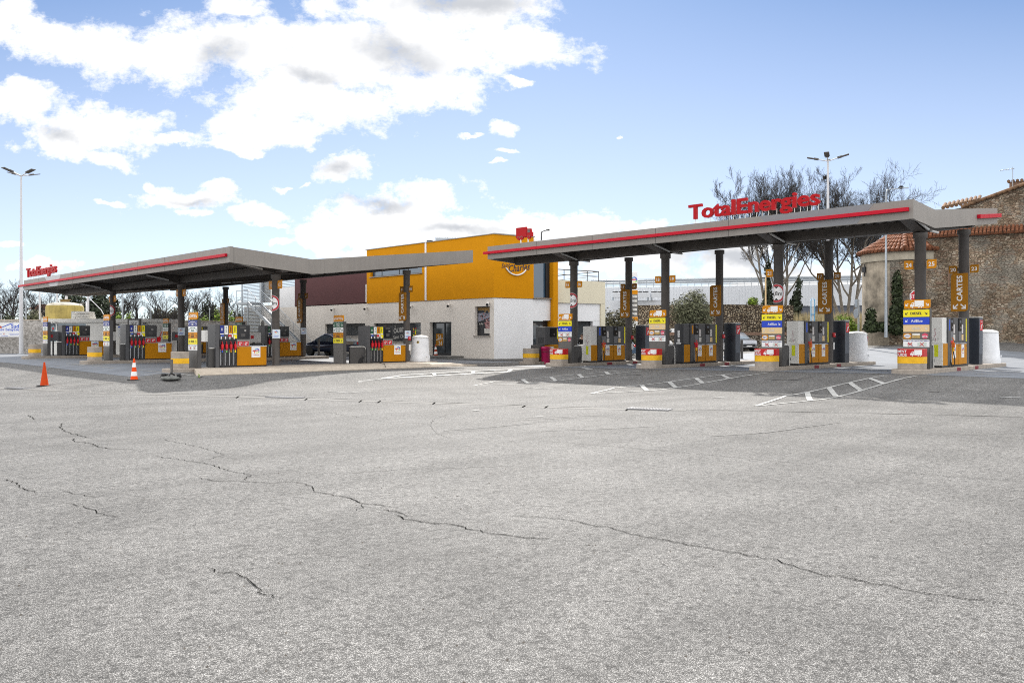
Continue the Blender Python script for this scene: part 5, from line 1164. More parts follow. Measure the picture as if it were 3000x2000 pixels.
for px, py, d, l in ((2640,549,90,'dark twig nest high in the rightmost plane tree'),(2418,520,87,'dark nest beside the tall right lamp post')):
    p = W(px,py,d); T = thing('bird_nest', l, 'nest', tuple(p), 0, 'nests in the plane trees'); q = leaf_cloud(px, [(0,0,0,.26,.26,.22)], 120, .12); q.build('twig_ball', [M_barkd]*3, T)
# cypresses
def conifer(label, px, d, pytop, w, seed, lean=0, group='dark cypresses behind the station'):
    loc = place(px, d); H = ZZ(pytop, d)-loc[2]; T = thing('cypress', label, 'tree', loc, 0, group); bl = []
    for i in range(9): t = i/8; k = math.sin(math.pi*min(1,.18+.82*t)**.8)*w*(1.15-.4*t); bl.append((lean*t*H, -lean*t*H, .8+t*(H-1.4), max(.35,k), max(.35,k), H/9))
    leaf_cloud(seed, bl, 2600, .22, .55).build('crown', LM_dark, T); MB().tube([(0,0,0),(lean*H*.3,-lean*H*.3,H*.5)], [.18,.06], 8).build('trunk', M_barkd, T)
conifer('slim dark cypress just left of column 21', 2250, 84, 768, .80, 5); conifer('dark leaning cypress just right of column 21', 2312, 83, 812, 1.05, 6, .10)
# olive
def bush(name, label, loc, blobs, n, s, mats, group=None, cat='tree', trunk=None, flat=.45):
    T = thing(name, label, cat, loc, 0, group); leaf_cloud(hash(label)%997 if False else int(abs(loc[0]*13+loc[1]*7))%991, blobs, n, s, flat).build('foliage', mats, T)
    mb = MB()
    for i in range(trunk or 3): a = i*2.2; mb.tube([(.05*math.cos(a),.05*math.sin(a),-.1),(.25*math.cos(a),.25*math.sin(a),blobs[0][2]*.6),(.6*math.cos(a),.6*math.sin(a),blobs[0][2])], [.09,.06,.03], 6)
    mb.build('stems', M_bark, T); return T
loc = place(2026, 60); zc = ZZ(905,60)-loc[2]
bush('olive_tree', 'rounded grey-green olive tree between columns 19 and 17', loc, [(0,0,zc,1.15,1.15,1.35),(.7,-.7,zc-.3,.75,.75,.95),(-.65,.6,zc-.1,.8,.8,1.0),(.2,-.3,zc+.75,.7,.7,.8),(-.4,.2,zc-.9,.9,.9,.7),(.75,-.6,zc-1.1,.6,.6,.5)], 7500, .085, LM_olive, trunk=4)
loc = place(1812, 66); bush('hedge', 'grey scrubby hedge between the annex and the price pylon', loc, [(0,0,2.2,1.5,1.5,1.6),(.8,-.8,1.3,1.2,1.2,1.4),(-.8,.7,2.0,.9,.9,1.8),(.4,-.3,3.2,.8,.8,.7)], 5200, .13, LM_scrub, cat='hedge')
# ivy on the old house and roadside scrub
# (placed after the house)

# ------------------------------------------------------------------ stone walls and the old house
def stone_mat(name, cols, scale, mortar, mw=.06, stretch=(1,1,1.5), rough=.9, patch=None):
    m = bpy.data.materials.new(name); m.use_nodes = True; nt = m.node_tree; N = nt.nodes; L = nt.links; b = N['Principled BSDF']; b.inputs['Roughness'].default_value = rough; b.inputs['Specular IOR Level'].default_value = .25
    tc = N.new('ShaderNodeTexCoord'); nz = N.new('ShaderNodeTexNoise'); nz.inputs['Scale'].default_value = 2.5; nz.inputs['Detail'].default_value = 3; L.new(tc.outputs['Object'], nz.inputs['Vector'])
    wv = N.new('ShaderNodeVectorMath'); wv.operation = 'MULTIPLY_ADD'; L.new(nz.outputs['Color'], wv.inputs[0]); wv.inputs[1].default_value = (.25,.25,.2); L.new(tc.outputs['Object'], wv.inputs[2])
    mp = N.new('ShaderNodeMapping'); mp.inputs['Scale'].default_value = stretch; L.new(wv.outputs[0], mp.inputs[0])
    v1 = N.new('ShaderNodeTexVoronoi'); v1.inputs['Scale'].default_value = scale; L.new(mp.outputs[0], v1.inputs['Vector'])
    v2 = N.new('ShaderNodeTexVoronoi'); v2.feature = 'DISTANCE_TO_EDGE'; v2.inputs['Scale'].default_value = scale; L.new(mp.outputs[0], v2.inputs['Vector'])
    sp = N.new('ShaderNodeSeparateColor'); L.new(v1.outputs['Color'], sp.inputs[0])
    cr = N.new('ShaderNodeValToRGB'); L.new(sp.outputs[0], cr.inputs[0]); e = cr.color_ramp.elements; e[0].color = cols[0]+(1,); e[1].color = cols[-1]+(1,)
    for i, c in enumerate(cols[1:-1]): x = e.new((i+1)/(len(cols)-1)); x.color = c+(1,)
    mr = N.new('ShaderNodeMapRange'); mr.interpolation_type = 'SMOOTHSTEP'; L.new(v2.outputs['Distance'], mr.inputs[0]); mr.inputs[1].default_value = mw*.3; mr.inputs[2].default_value = mw*1.3
    n3 = N.new('ShaderNodeTexNoise'); n3.inputs['Scale'].default_value = .7; n3.inputs['Detail'].default_value = 6; L.new(tc.outputs['Object'], n3.inputs['Vector'])
    n4 = N.new('ShaderNodeMapRange'); L.new(n3.outputs[0], n4.inputs[0]); n4.inputs[1].default_value = .35; n4.inputs[2].default_value = .65; n4.inputs[3].default_value = .7; n4.inputs[4].default_value = 1.25
    mx = N.new('ShaderNodeMix'); mx.data_type = 'RGBA'; L.new(mr.outputs[0], mx.inputs[0]); mx.inputs[6].default_value = mortar+(1,); L.new(cr.outputs[0], mx.inputs[7]); col = mx.outputs[2]
    if patch:   # patches of old render and brick courses
        n5 = N.new('ShaderNodeTexNoise'); n5.inputs['Scale'].default_value = patch[1]; n5.inputs['Detail'].default_value = 5; n5.inputs['Roughness'].default_value = .65; L.new(tc.outputs['Object'], n5.inputs['Vector'])
        r5 = N.new('ShaderNodeMapRange'); r5.interpolation_type = 'SMOOTHSTEP'; L.new(n5.outputs[0], r5.inputs[0]); r5.inputs[1].default_value = patch[2]; r5.inputs[2].default_value = patch[2]+.07
        m5 = N.new('ShaderNodeMix'); m5.data_type = 'RGBA'; L.new(r5.outputs[0], m5.inputs[0]); L.new(col, m5.inputs[6]); m5.inputs[7].default_value = patch[0]+(1,); col = m5.outputs[2]
        mpb = N.new('ShaderNodeMapping'); mpb.inputs['Scale'].default_value = (1.1,1.1,13); L.new(wv.outputs[0], mpb.inputs[0]); nb_ = N.new('ShaderNodeTexNoise'); nb_.inputs['Scale'].default_value = 1.0; nb_.inputs['Detail'].default_value = 2; L.new(mpb.outputs[0], nb_.inputs['Vector'])
        rb = N.new('ShaderNodeMapRange'); L.new(nb_.outputs[0], rb.inputs[0]); rb.inputs[1].default_value = .56; rb.inputs[2].default_value = .62
        ms = N.new('ShaderNodeMath'); ms.operation = 'MULTIPLY'; L.new(rb.outputs[0], ms.inputs[0]); ms.inputs[1].default_value = patch[4]
        mb_ = N.new('ShaderNodeMix'); mb_.data_type = 'RGBA'; L.new(ms.outputs[0], mb_.inputs[0]); L.new(col, mb_.inputs[6]); mb_.inputs[7].default_value = patch[3]+(1,); col = mb_.outputs[2]
    vs = N.new('ShaderNodeVectorMath'); vs.operation = 'SCALE'; L.new(col, vs.inputs[0]); L.new(n4.outputs[0], vs.inputs['Scale']); L.new(vs.outputs[0], b.inputs['Base Color'])
    bp = N.new('ShaderNodeBump'); bp.inputs['Strength'].default_value = .9; bp.inputs['Distance'].default_value = .14; L.new(mr.outputs[0], bp.inputs['Height']); L.new(bp.outputs[0], b.inputs['Normal'])
    MATS[name] = m; return m
M_cobble = stone_mat('river_cobbles', [(.20,.15,.10),(.34,.27,.18),(.50,.43,.32),(.28,.22,.15)], 4.2, (.045,.032,.024), .16, (1,1,1.6))
M_rubble = stone_mat('rubble_wall', [(.13,.10,.07),(.25,.19,.13),(.35,.285,.205),(.22,.15,.10),(.29,.225,.16),(.48,.41,.32)], 4.4, (.21,.16,.11), .08, (1,1,1.9), patch=((.27,.24,.195), .42, .50, (.20,.10,.065), .45))
M_lowwall = stone_mat('field_stone', [(.10,.085,.07),(.24,.21,.17),(.36,.32,.26),(.16,.13,.10)], 3.4, (.05,.04,.032), .12, (1,1,1.4))
M_plaster = mat('old_plaster', (.30,.255,.195), .9, var=.6, scale=1.3, bump=.35, bscale=12, streak=.18)
M_brick = mat('coping_brick', (.21,.13,.09), .85, var=.4, scale=9, bump=.3, bscale=30)
M_tile = mat('roof_tile', (.185,.068,.03), .85, var=.55, scale=3.5, bump=.2, bscale=20)
M_tileold = mat('old_roof_tile', (.19,.11,.06), .9, var=.5, scale=2.5, bump=.2, bscale=20)
M_cladw = mat('white_profiled_cladding', (.62,.64,.67), .5, var=.03, scale=.5); M_cladd = mat('slate_cladding', (.10,.112,.14), .6, var=.06, scale=.5)

def wall_line(name, label, cat, pts, z0, z1, t, m, coping=None, group=None):
    """free-standing wall along a world polyline; pts = (px, d) pairs; heights absolute"""
    P = [Vector(XY(px,d)) for px, d in pts]; c = sum(P, Vector((0,0)))/len(P); T = thing(name, label, cat, (c.x,c.y,z0), 0, group)
    def strip(za, zb, tt):
        mb = MB()
        for a, b in zip(P, P[1:]):
            dr = (b-a).normalized(); nn = Vector((-dr.y,dr.x))*tt/2; q = [a-nn,b-nn,b+nn,a+nn]
            mb.add([(v.x-c.x,v.y-c.y,z) for z in (za-z0,zb-z0) for v in q], [(3,2,1,0),(4,5,6,7),(0,1,5,4),(1,2,6,5),(2,3,7,6),(3,0,4,7)])
        return mb
    strip(z0-1.2, z1, t).build('wall_body', m, T)
    if coping: strip(z1+.002, z1+coping[0], t+.08).build('coping', coping[1], T)
    return T
wall_line('cobble_wall', 'tall wall of river cobbles behind the parked cars', 'wall', [(1862,80),(2118,78),(2320,80)], .4, ZZ(893,79), .5, M_cobble)
wall_line('low_stone_wall', 'low field-stone wall with brick coping in front of the old house', 'wall', [(1930,76),(2160,74.5),(2400,70),(2590,66)], .5, 1.6, .5, M_lowwall, (.28,M_brick))
# white and slate warehouse
WH = thing('warehouse', 'long white warehouse with slate base and roof railing', 'building', tuple(list(XY(2100,125))+[0])); l0 = WH.location
def whbox(pa, da, pb, db, z0, z1, th=12, n=0):
    A, B = Vector(XY(pa,da)), Vector(XY(pb,db)); dr = (B-A).normalized(); nn = Vector((-dr.y,dr.x)); nn = nn if nn.dot(A) > 0 else -nn; A = A-nn*n; B = B-nn*n; q = [A,B,B+nn*th,A+nn*th]
    return MB().add([(v.x-l0.x,v.y-l0.y,z) for z in (z0,z1) for v in q], [(3,2,1,0),(4,5,6,7),(0,1,5,4),(1,2,6,5),(2,3,7,6),(3,0,4,7)])
whbox(1700,128,2640,117,5.9,9.0).build('cladding', M_cladw, WH); whbox(1700,128.2,2640,117.2,-1,5.89).build('slate_base', M_cladd, WH)
mb = MB(); A, B = Vector(XY(1700,128)), Vector(XY(2640,117)); k = 110
for i in range(k): p = A+(B-A)*i/k; mb.box(p.x-l0.x-.06,p.x-l0.x+.06,p.y-l0.y-.06,p.y-l0.y+.06,5.95,8.95)
mb.build('cladding_rib', M_cladw, WH)
whbox(1770,112,2000,109,3.2,6.3,9).build('loading_wing', M_cladw, WH)
whbox(1700,129,2640,118,9.55,10.3,.6).build('skylight_ridge', mat('roof_glazing',(.30,.33,.36),.4,var=.3,scale=.3), WH); mb = MB()
for zz in (9.3,9.7,10.1): mb.tube([(A.x-l0.x,A.y-l0.y,zz),(B.x-l0.x,B.y-l0.y,zz)], .05, 4)
for i in range(46): p = A+(B-A)*i/45; mb.tube([(p.x-l0.x,p.y-l0.y,9.0),(p.x-l0.x,p.y-l0.y,10.15)], .05, 4)
mb.build('roof_railing', M_galv, WH)
for px, l in ((1812,'white roof fan unit behind the scrubby hedge'),(1882,'white roof fan unit left of column 18'),(1925,'white roof fan unit nearest column 18')):
    x, y = XY(px,110); T = thing('roof_cooler', l, 'air conditioner', (x,y,6.3), R(-45), 'cooling units on the warehouse wing'); MB().box(-.85,.85,-.6,.6,.35,1.0).build('case', M_cladw, T, .03); MB().lathe([(.4,1.0),(.4,1.18),(.3,1.2)], 14, (-.42,0,0)).lathe([(.4,1.0),(.4,1.18),(.3,1.2)], 14, (.42,0,0)).build('fan', M_frame, T); mb = MB()
    for u in (-.75,.75): mb.box(u-.06,u+.06,-.5,.5,0,.35)
    mb.build('leg', M_galv, T)

# old stone house: frontal wall, gable above, lean-to tile strip, round apse with tiled half cone
OH = thing('old_stone_house', 'old rubble-stone house with terracotta roofs and a plastered round apse', 'building', tuple(list(XY(2850,58))+[1.2])); hl = OH.location
RV = Vector((S2,-S2)); DVW = Vector((S2,S2)); e1 = (RV*.837-DVW*.547).normalized(); e2 = Vector((-e1.y,e1.x)); e2 = e2 if e2.dot(DVW) > 0 else -e2
A0 = Vector(XY(2700,58))
def HM(m0, n0=0, z0=0):   # frame on the house front: u to the right, v up, n towards the viewer
    p = A0+e1*m0+e2*n0; return Matrix(((e1.x,0,-e2.x,p.x-hl.x),(e1.y,0,-e2.y,p.y-hl.y),(0,1,0,z0-hl.z),(0,0,0,1)))
def mpos(px, n=0):        # distance along the front at which it meets image column px
    q = (px-CX)/FP; o = A0+e2*n; r0 = o.dot(RV); d0 = o.dot(DVW); r1 = e1.dot(RV); d1 = e1.dot(DVW); return (q*d0-r0)/(r1-q*d1)
def hd(m, n=0): return (A0+e1*m+e2*n).dot(DVW)
mL, mR = mpos(2600), mpos(3140)+14; mP = mpos(3140)+2; zE = ZZ(690, hd(mpos(2860)))
MB().prism(rect(mL,mR,-.5,zE), -.6, 0, HM(0)).build('front_wall', M_rubble, OH)
# roof strip of the lean-to (barrel tiles as real half tubes)
def tile_rows(mb, m0, m1, zlow, zhigh, depth, pitch, n0=-.35, rad=.11):
    u = m0
    while u < m1:
        for k in range(3):
            t0_, t1_ = k/3, (k+1)/3+.06; mb.tube([(HM(u) @ Vector((0, zlow+(zhigh-zlow)*t0_+.04*(1-k%2*0), -(n0+depth*t0_)))), (HM(u) @ Vector((0, zlow+(zhigh-zlow)*t1_+.02, -(n0+depth*t1_))))], [rad,rad*.85], 8, cap=True)
        u += pitch
tb = MB(); tile_rows(tb, mpos(2716), mR, zE+.05, zE+.55, .9, .235); tb.prism(rect(mpos(2712),mR,zE+.0,zE+.06), -.6, .28, HM(0)); tb.build('tile_strip', M_tile, OH)
# upper gable, set back
nb_ = .62; zt = lambda px, py: ZZ(py, hd(mpos(px,nb_), nb_))
g = [(mpos(2690,nb_),zE+.3),(mR+3,zE+.3),(mR+3,zt(3140,500)-2.2),(mP,zt(3140,500)+.65),(mpos(3000,nb_),zt(3000,544)),(mpos(2820,nb_),zt(2820,608)),(mpos(2766,nb_),zt(2766,618)),(mpos(2690,nb_),zt(2690,640))]
MB().prism(g, -5, 0, HM(0,nb_)).build('gable_wall', M_rubble, OH)
tb = MB()
def verge(pa, ya_, pb, yb_, rad=.13, n0=-.12, num=12):
    a_ = HM(mpos(pa,nb_),nb_) @ Vector((0,zt(pa,ya_),-n0)); b_ = HM(mpos(pb,nb_),nb_) @ Vector((0,zt(pb,yb_),-n0))
    for i in range(num): tb.tube([a_+(b_-a_)*(i/num), a_+(b_-a_)*((i+1.08)/num)+Vector((0,0,.03))], [rad,rad*.8], 8)
verge(2816,608,3000,541); verge(3000,541,3160,489)
e_a, e_b = mpos(2764,nb_), mpos(2872,nb_); u = e_a
while u < e_b:
    z = zt(2766,610)+(u-e_a)*.16
    tb.tube([HM(u,nb_) @ Vector((0,z,.2)), HM(u,nb_) @ Vector((0,z+.5,-1.4))], [.13,.11], 8); u += .27
tb.build('roof_verge', M_tileold, OH)
cc = mpos(2985,2); z0c, z1c = zt(2985,562)-.6, ZZ(531, hd(cc,2)); MB().prism(rect(mpos(2957,2),mpos(3040,2),z0c,z1c), -.8, 0, HM(0,2)).build('chimney', M_brick, OH)
ch = MB(); u = mpos(2955,2)
while u < mpos(3042,2): ch.tube([HM(u,2) @ Vector((0,z1c+.05,.1)), HM(u,2) @ Vector((0,z1c+.12,-.8))], [.11,.1], 6); u += .26
o = ch.build('chimney_tiles', M_tileold, None); o.parent = OH.children[-1]
# blocked door opening frame and lintels
fr_ = MB(); fr_.prism(rect(mpos(2778),mpos(2782),ZZ(840,hd(mpos(2780))),ZZ(793,hd(mpos(2780)))), 0, .05, HM(0)); fr_.prism(rect(mpos(2744),mpos(2766),ZZ(832,hd(mpos(2750))),ZZ(827,hd(mpos(2750)))), 0, .04, HM(0)); fr_.build('brick_jamb', M_brick, OH)
cx_, cd_ = 2650, 60.5; ac = Vector(XY(cx_, cd_)); ar = (cx_-2533)/FP*cd_*.985
ax = ac-Vector((hl.x,hl.y)); zA0, zA1 = -.6, ZZ(763,cd_-2)-hl.z
mb = MB().lathe([(ar*1.02,zA0),(ar,1.0),(ar*.99,zA1)], 96, (ax.x,ax.y,0), smooth=False)
for i, f in enumerate(mb.f):
    c_ = sum((Vector(mb.v[j]) for j in f), Vector())/len(f)+hl; px_ = CX+FP*(c_.x-c_.y)/(c_.x+c_.y)
    if px_ > 2608: mb.mi[i] = 1
mb.build('apse_wall', [M_plaster, M_rubble], OH)
MB().lathe([(ar*1.03,zA1),(ar*1.035,zA1+.62),(ar*.9,zA1+.64)], 48, (ax.x,ax.y,0)).build('apse_cornice', mat('cornice_plaster',(.36,.32,.25),.9,var=.25,scale=1.2,streak=.2), OH)
rb_ = MB(); apex = Vector((ax.x,ax.y,ZZ(660,cd_)-hl.z)); nst = 66; zb0 = zA1+.66
for i in range(nst):
    a = 2*math.pi*i/nst; p0 = Vector((ax.x+ar*1.12*math.cos(a), ax.y+ar*1.12*math.sin(a), zb0)); rows = 7
    for k in range(rows):
        if k > 3 and i % 2: continue
        s0, s1 = k/rows, (k+1.12)/rows; rb_.tube([p0+(apex-p0)*s0+Vector((0,0,.05)), p0+(apex-p0)*min(1,s1)], [.135*(1-.75*s0*.6),.115*(1-.75*s1*.6)], 6)
rb_.lathe([(ar*1.1,zb0-.04),(.02,ZZ(660,cd_)-hl.z-.04)], 48, (ax.x,ax.y,0), smooth=False)
for a in (R(200),R(228),R(255)):
    p0 = Vector((ax.x+ar*1.12*math.cos(a), ax.y+ar*1.12*math.sin(a), zb0+.1))
    for k in range(9): rb_.tube([p0+(apex-p0)*(k/9)+Vector((0,0,.1)), p0+(apex-p0)*((k+1.1)/9)+Vector((0,0,.07))], [.17,.14], 8)
rb_.build('apse_roof', M_tile, OH)
mb = MB(); p = ax-Vector((0,0)); q_ = W(2532,790,cd_)-hl
mb.tube([q_+Vector((0,0,-.5)), q_+Vector((0,0,.4))], .04, 5); mb.box(q_.x-.12,q_.x+.12,q_.y-.12,q_.y+.12,q_.z-.2,q_.z+.2); mb.build('wall_insulator', M_frame, OH)
# television aerial
p = W(2967,531,hd(cc,2)); T = thing('television_aerial', 'thin television aerial above the brick chimney', 'aerial', tuple(p)); h = ZZ(489,hd(cc,2))-p.z; MB().tube([(0,0,-.5),(0,0,h)], .025, 6).build('mast', M_galv, T); q = MB(); e = Vector((RV.x,RV.y,0)); q.tube([e*.12+Vector((0,0,h-.12)), -e*.88+Vector((0,0,h-.26))], .018, 5)
for t in (.1,.3,.5,.7,.9): c_ = e*(.12-t)+Vector((0,0,h-.12-.14*t)); q.tube([c_-Vector((DVW.x,DVW.y,0))*.2, c_+Vector((DVW.x,DVW.y,0))*.2], .012, 4)
q.build('boom', M_galv, T)
# ivy and scrub
def ivy(label, px, py0, py1, w, d, seed, n, group='ivy and shrubs at the old house'):
    z0, z1 = ZZ(py1,d), ZZ(py0,d); x, y = XY(px,d); T = thing('ivy_plant', label, 'plant', (x,y,z0), 0, group); H = z1-z0; bl = [(0,0,H*t,w*(1.05-.75*t*t)*(.8+.2*math.sin(9*t)),.45+.2*(1-t),H*.13) for t in (.04,.2,.36,.52,.68,.82,.93)]
    q = leaf_cloud(seed, bl, n, .11, .8); q.v = [((Matrix.Rotation(R(-45),3,'Z') @ Vector(v))[:]) for v in q.v]; q.build('foliage', LM_ivy, T); MB().tube([(0,.1,0),(.1,.15,H*.5),(0,.2,H*.9)], [.06,.04,.02], 6).build('stem', M_barkd, T)
ivy('tall dark ivy climbing the old house beside the grey lamp pole', 2628, 802, 968, .62, 57.6, 3, 3600); ivy('medium dark ivy bush at the foot of the round apse', 2552, 905, 968, .55, 58.5, 4, 1800); ivy('low ivy clump left of the grey lamp pole', 2583, 945, 968, .5, 58.2, 5, 800)
loc = place(2470,70); zc = ZZ(945,70)-loc[2]; bush('shrub', 'yellow-green roadside shrub before the slate warehouse base', loc, [(0,0,zc,.9,.9,.75),(.6,-.6,zc-.4,.6,.6,.5),(-.7,.7,zc-.3,.8,.8,.5)], 1500, .12, LM_spring, cat='shrub')
loc = place(2205,79); zc = ZZ(884,79)-loc[2]; bush('shrub', 'small yellow-green bush on top of the cobble wall', loc, [(0,0,zc,.55,.55,.5)], 500, .13, LM_spring, cat='shrub')
T = thing('dry_grass_bank', 'bank of tall dry grass before the slate warehouse base', 'grass', place(2440,84)); T['kind'] = 'stuff'; q = MB(); rr = random.Random(9)
for _ in range(2600):
    px = rr.uniform(2325,2535); d = rr.uniform(76,90); x, y = XY(px,d); x -= T.location.x; y -= T.location.y; z = zg(x+T.location.x,y+T.location.y)-T.location.z; h = max(.8, ZZ(915,d)-z-T.location.z+rr.uniform(-.6,.25)); a = rr.uniform(0,6.28); w = .07; k = rr.uniform(-.25,.25)
    q.add([(x-w*math.cos(a),y-w*math.sin(a),z),(x+w*math.cos(a),y+w*math.sin(a),z),(x+k,y+k*.5,z+h)], [(0,1,2)], None, rr.randrange(3))
q.build('grass_blades', LM_grass, T)
for nm, label, px, py, n, hgt in (('weed','tall thin weed growing against the white corner of the store',1461,1054,90,.95),('weed','low weed tuft growing right of the tall weed at the store corner',1491,1053,60,.5),('weed','tiny weed at the left end of the long kerb',583,1106,26,.14)):
    p = G(px,py); T = thing(nm, label, 'weed', tuple(p), 0, 'weeds in the paving joints'); q = MB(); rr = random.Random(px)
    for _ in range(n):
        h = rr.random(); a = rr.uniform(0,6.28); c_ = Vector((.12*hgt*math.cos(a)*(1-h*.5), .12*hgt*math.sin(a)*(1-h*.5), h*hgt)); e = Vector((math.cos(a),math.sin(a),.4))*.05*(hgt+.5); f = Vector((-math.sin(a),math.cos(a),.2))*.022*(hgt+.5); q.add([c_-f,c_+e,c_+f,c_+Vector((0,0,.03))], [(0,1,2,3)], None, rr.randrange(3))
    q.build('leaves', LM_scrub if hgt > .3 else LM_spring, T); MB().tube([(0,0,-.05),(.02,.01,hgt*.95)], [.012,.005], 5).build('stem', M_bark, T)
# ------------------------------------------------------------------ left background
def pebble_mat():
    m = bpy.data.materials.new('pebbledash'); m.use_nodes = True; nt = m.node_tree; N = nt.nodes; L = nt.links; b = N['Principled BSDF']; b.inputs['Roughness'].default_value = .9
    tc = N.new('ShaderNodeTexCoord'); v = N.new('ShaderNodeTexNoise'); v.inputs['Scale'].default_value = 5.5; v.inputs['Detail'].default_value = 5; v.inputs['Roughness'].default_value = .75; L.new(tc.outputs['Object'], v.inputs['Vector'])
    r = N.new('ShaderNodeValToRGB'); L.new(v.outputs[0], r.inputs[0]); e = r.color_ramp.elements; e[0].position = .36; e[0].color = (.20,.185,.165,1); e[1].position = .64; e[1].color = (.55,.52,.49,1)
    L.new(r.outputs[0], b.inputs['Base Color']); bp = N.new('ShaderNodeBump'); bp.inputs['Strength'].default_value = .6; bp.inputs['Distance'].default_value = .03; L.new(v.outputs[0], bp.inputs['Height']); L.new(bp.outputs[0], b.inputs['Normal']); MATS['pebbledash'] = m; return m
M_peb = pebble_mat()
wall_line('pebbledash_wall', 'long pebbledash boundary wall behind the car pumps', 'wall', [(-320,66),(300,68.5),(722,76)], .0, 2.83, .3, M_peb, (.07,M_conc2))
BB = thing('billboard', 'white company billboard on the pebbledash wall at the far left', 'billboard', W(-30,966,65.9), R(-45)); wB, hB = 4.95, 1.14
MB().box(-wB/2,wB/2,0,.05,-hB/2,hB/2).build('board', M_white, BB); f = FY(0,0); q = MB(); bl = LOGO[1]
q.text('Sud', .42, wB/2-.14, .30, .004, f, 1, .03, 'R'); q.text('Rabotage Balayage', .30, wB/2-.13, .04, .004, f, 1, .02, 'R', 1.02); q.text('travaux routiers', .09, .35, -.1, .004, f, 0, .0, 'R')
for u0, u1, v in ((-.3,.9,-.33),(-.3,.62,-.41),(1.55,2.35,-.33),(1.65,2.3,-.41),(.95,1.4,-.50)): 
    u = u0
    while u < u1: q.flat(rect(u,u+.05,v,v+.035), .004, f, 1); u += .075
arc(q, 1.15, -.33, .045, .07, 0, 360, f, .004, 0)
q.flat([(.0,.18),(.62,.18),(.7,.34),(.55,.42),(.3,.40),(.0,.42)], .004, f, 1); q.flat([(.02,.14),(.95,.14),(1.0,.24),(.72,.40),(.3,.3),(.02,.28)], .006, f, 0); q.flat([(.95,.22),(1.55,.48),(1.9,.56),(1.9,.52),(1.5,.38),(1.05,.2)], .007, f, 1); q.flat(circ(.2,.14,.07,12), .009, f, 2); q.flat(circ(.7,.14,.07,12), .009, f, 2); q.flat(rect(.42,.6,.26,.38), .009, f, 3)
q.build('print', [mat('rust_red',(.55,.07,.03),.5), LOGO[1], M_black, M_white], BB)
# kiosk
KD = 63.5; KX, KY = XY(308, KD); kz = zg(KX,KY); KI = thing('pay_kiosk', 'white flat-roofed pay kiosk behind the car pumps', 'kiosk', (KX,KY,kz), R(-45)); kw = (487-131)/FP*KD; ktop = ZZ(934,KD)-kz
uk = lambda px: (px-308)/FP*KD; vk = lambda py: ZZ(py,KD)-kz
M_kio = mat('kiosk_white', (.84,.82,.77), .5, var=.05, scale=1, streak=.06)
MB().box(-kw/2-.1,kw/2+.1,-.25,3.2,ktop-.27,ktop).build('roof', M_kio, KI, .02)
mb = MB(); mb.box(-kw/2+.12,kw/2,.02,3.0,0,.95); mb.box(uk(256),kw/2,.0,3.0,.952,ktop-.272); mb.box(-kw/2+.12,-kw/2+.2,.0,3.0,.952,ktop-.272); mb.box(-kw/2+.2,uk(256),2.8,3.0,.952,ktop-.272); mb.build('wall', M_kio, KI)
mb = MB()
for px in (136,166,254): mb.box(uk(px)-.05,uk(px)+.05,-.02,.02,.95,ktop-.272)
mb.box(uk(131),uk(256),-.03,.018,.93,1.02); mb.box(uk(131),uk(256),-.02,.018,ktop-.36,ktop-.272); W_ = mb.build('window', M_kio, KI); MB().box(uk(137),uk(254),.03,.05,1.02,ktop-.36).build('pane', mat('kiosk_glass',(.16,.23,.27),.06,var=.5,scale=1.5,spec=.8), W_)
rr = random.Random(8); q = MB(); fk = FY(0,.028)
for i in range(34): a = rr.choice((rr.uniform(uk(139),uk(164)),rr.uniform(uk(167),uk(176)),rr.uniform(uk(246),uk(253)))); b = rr.uniform(1.06,2.0); q.flat(rect(a,a+rr.uniform(.06,.16),b,b+rr.uniform(.06,.2)), .002+i*.0002, fk, rr.randrange(5))
q.build('window_stickers', [M_white, M_orange, LOGO[5], M_redink, M_slate2], W_); q = MB(); q.text('GPL', .34, uk(152), vk(951), .012, FY(0,.018), 0, .02); q.build('lettering', M_slate2, W_)
q = MB()
for a, b in ((138,147),(168,178)): q.prism(rect(uk(a),uk(b),.12 if a > 150 else .55,.9), 0, .008, FY(0,.02))
q.build('orange_panel', M_orange, KI); q = MB()
for px in (350,366,384,470): q.prism(rect(uk(px)-.012,uk(px)+.012,.0,ktop-.28), 0, .01, FY(0,0) if True else None)
q.build('wall_joint', M_paleink, KI); q = MB(); q.prism(rect(uk(345),uk(360),vk(985),vk(955)), 0, .012, FY(0,0), 0); q.prism(rect(uk(346),uk(359),vk(960),vk(956)), .013, .015, FY(0,0), 1)
for k in range(6): q.flat(rect(uk(347)+.0,uk(358),vk(964+3.2*k)-.02,vk(964+3.2*k)), .014, FY(0,0), 2)
q.build('price_list', [M_white, LOGO[1], M_pumplite], KI)
q = MB(); q.tube([(uk(162),-.3,ktop-.22),(uk(160),-.45,ktop-.3)], .07, 8); q.tube([(uk(166),-.3,ktop-.22),(uk(169),-.45,ktop-.3)], .07, 8); q.build('wall_camera', M_kio, KI)
q = MB(); q.tube([(uk(346),-.0,vk(951)),(uk(344),-.35,vk(950))], .06, 8); q.build('wall_camera', M_frame, KI)
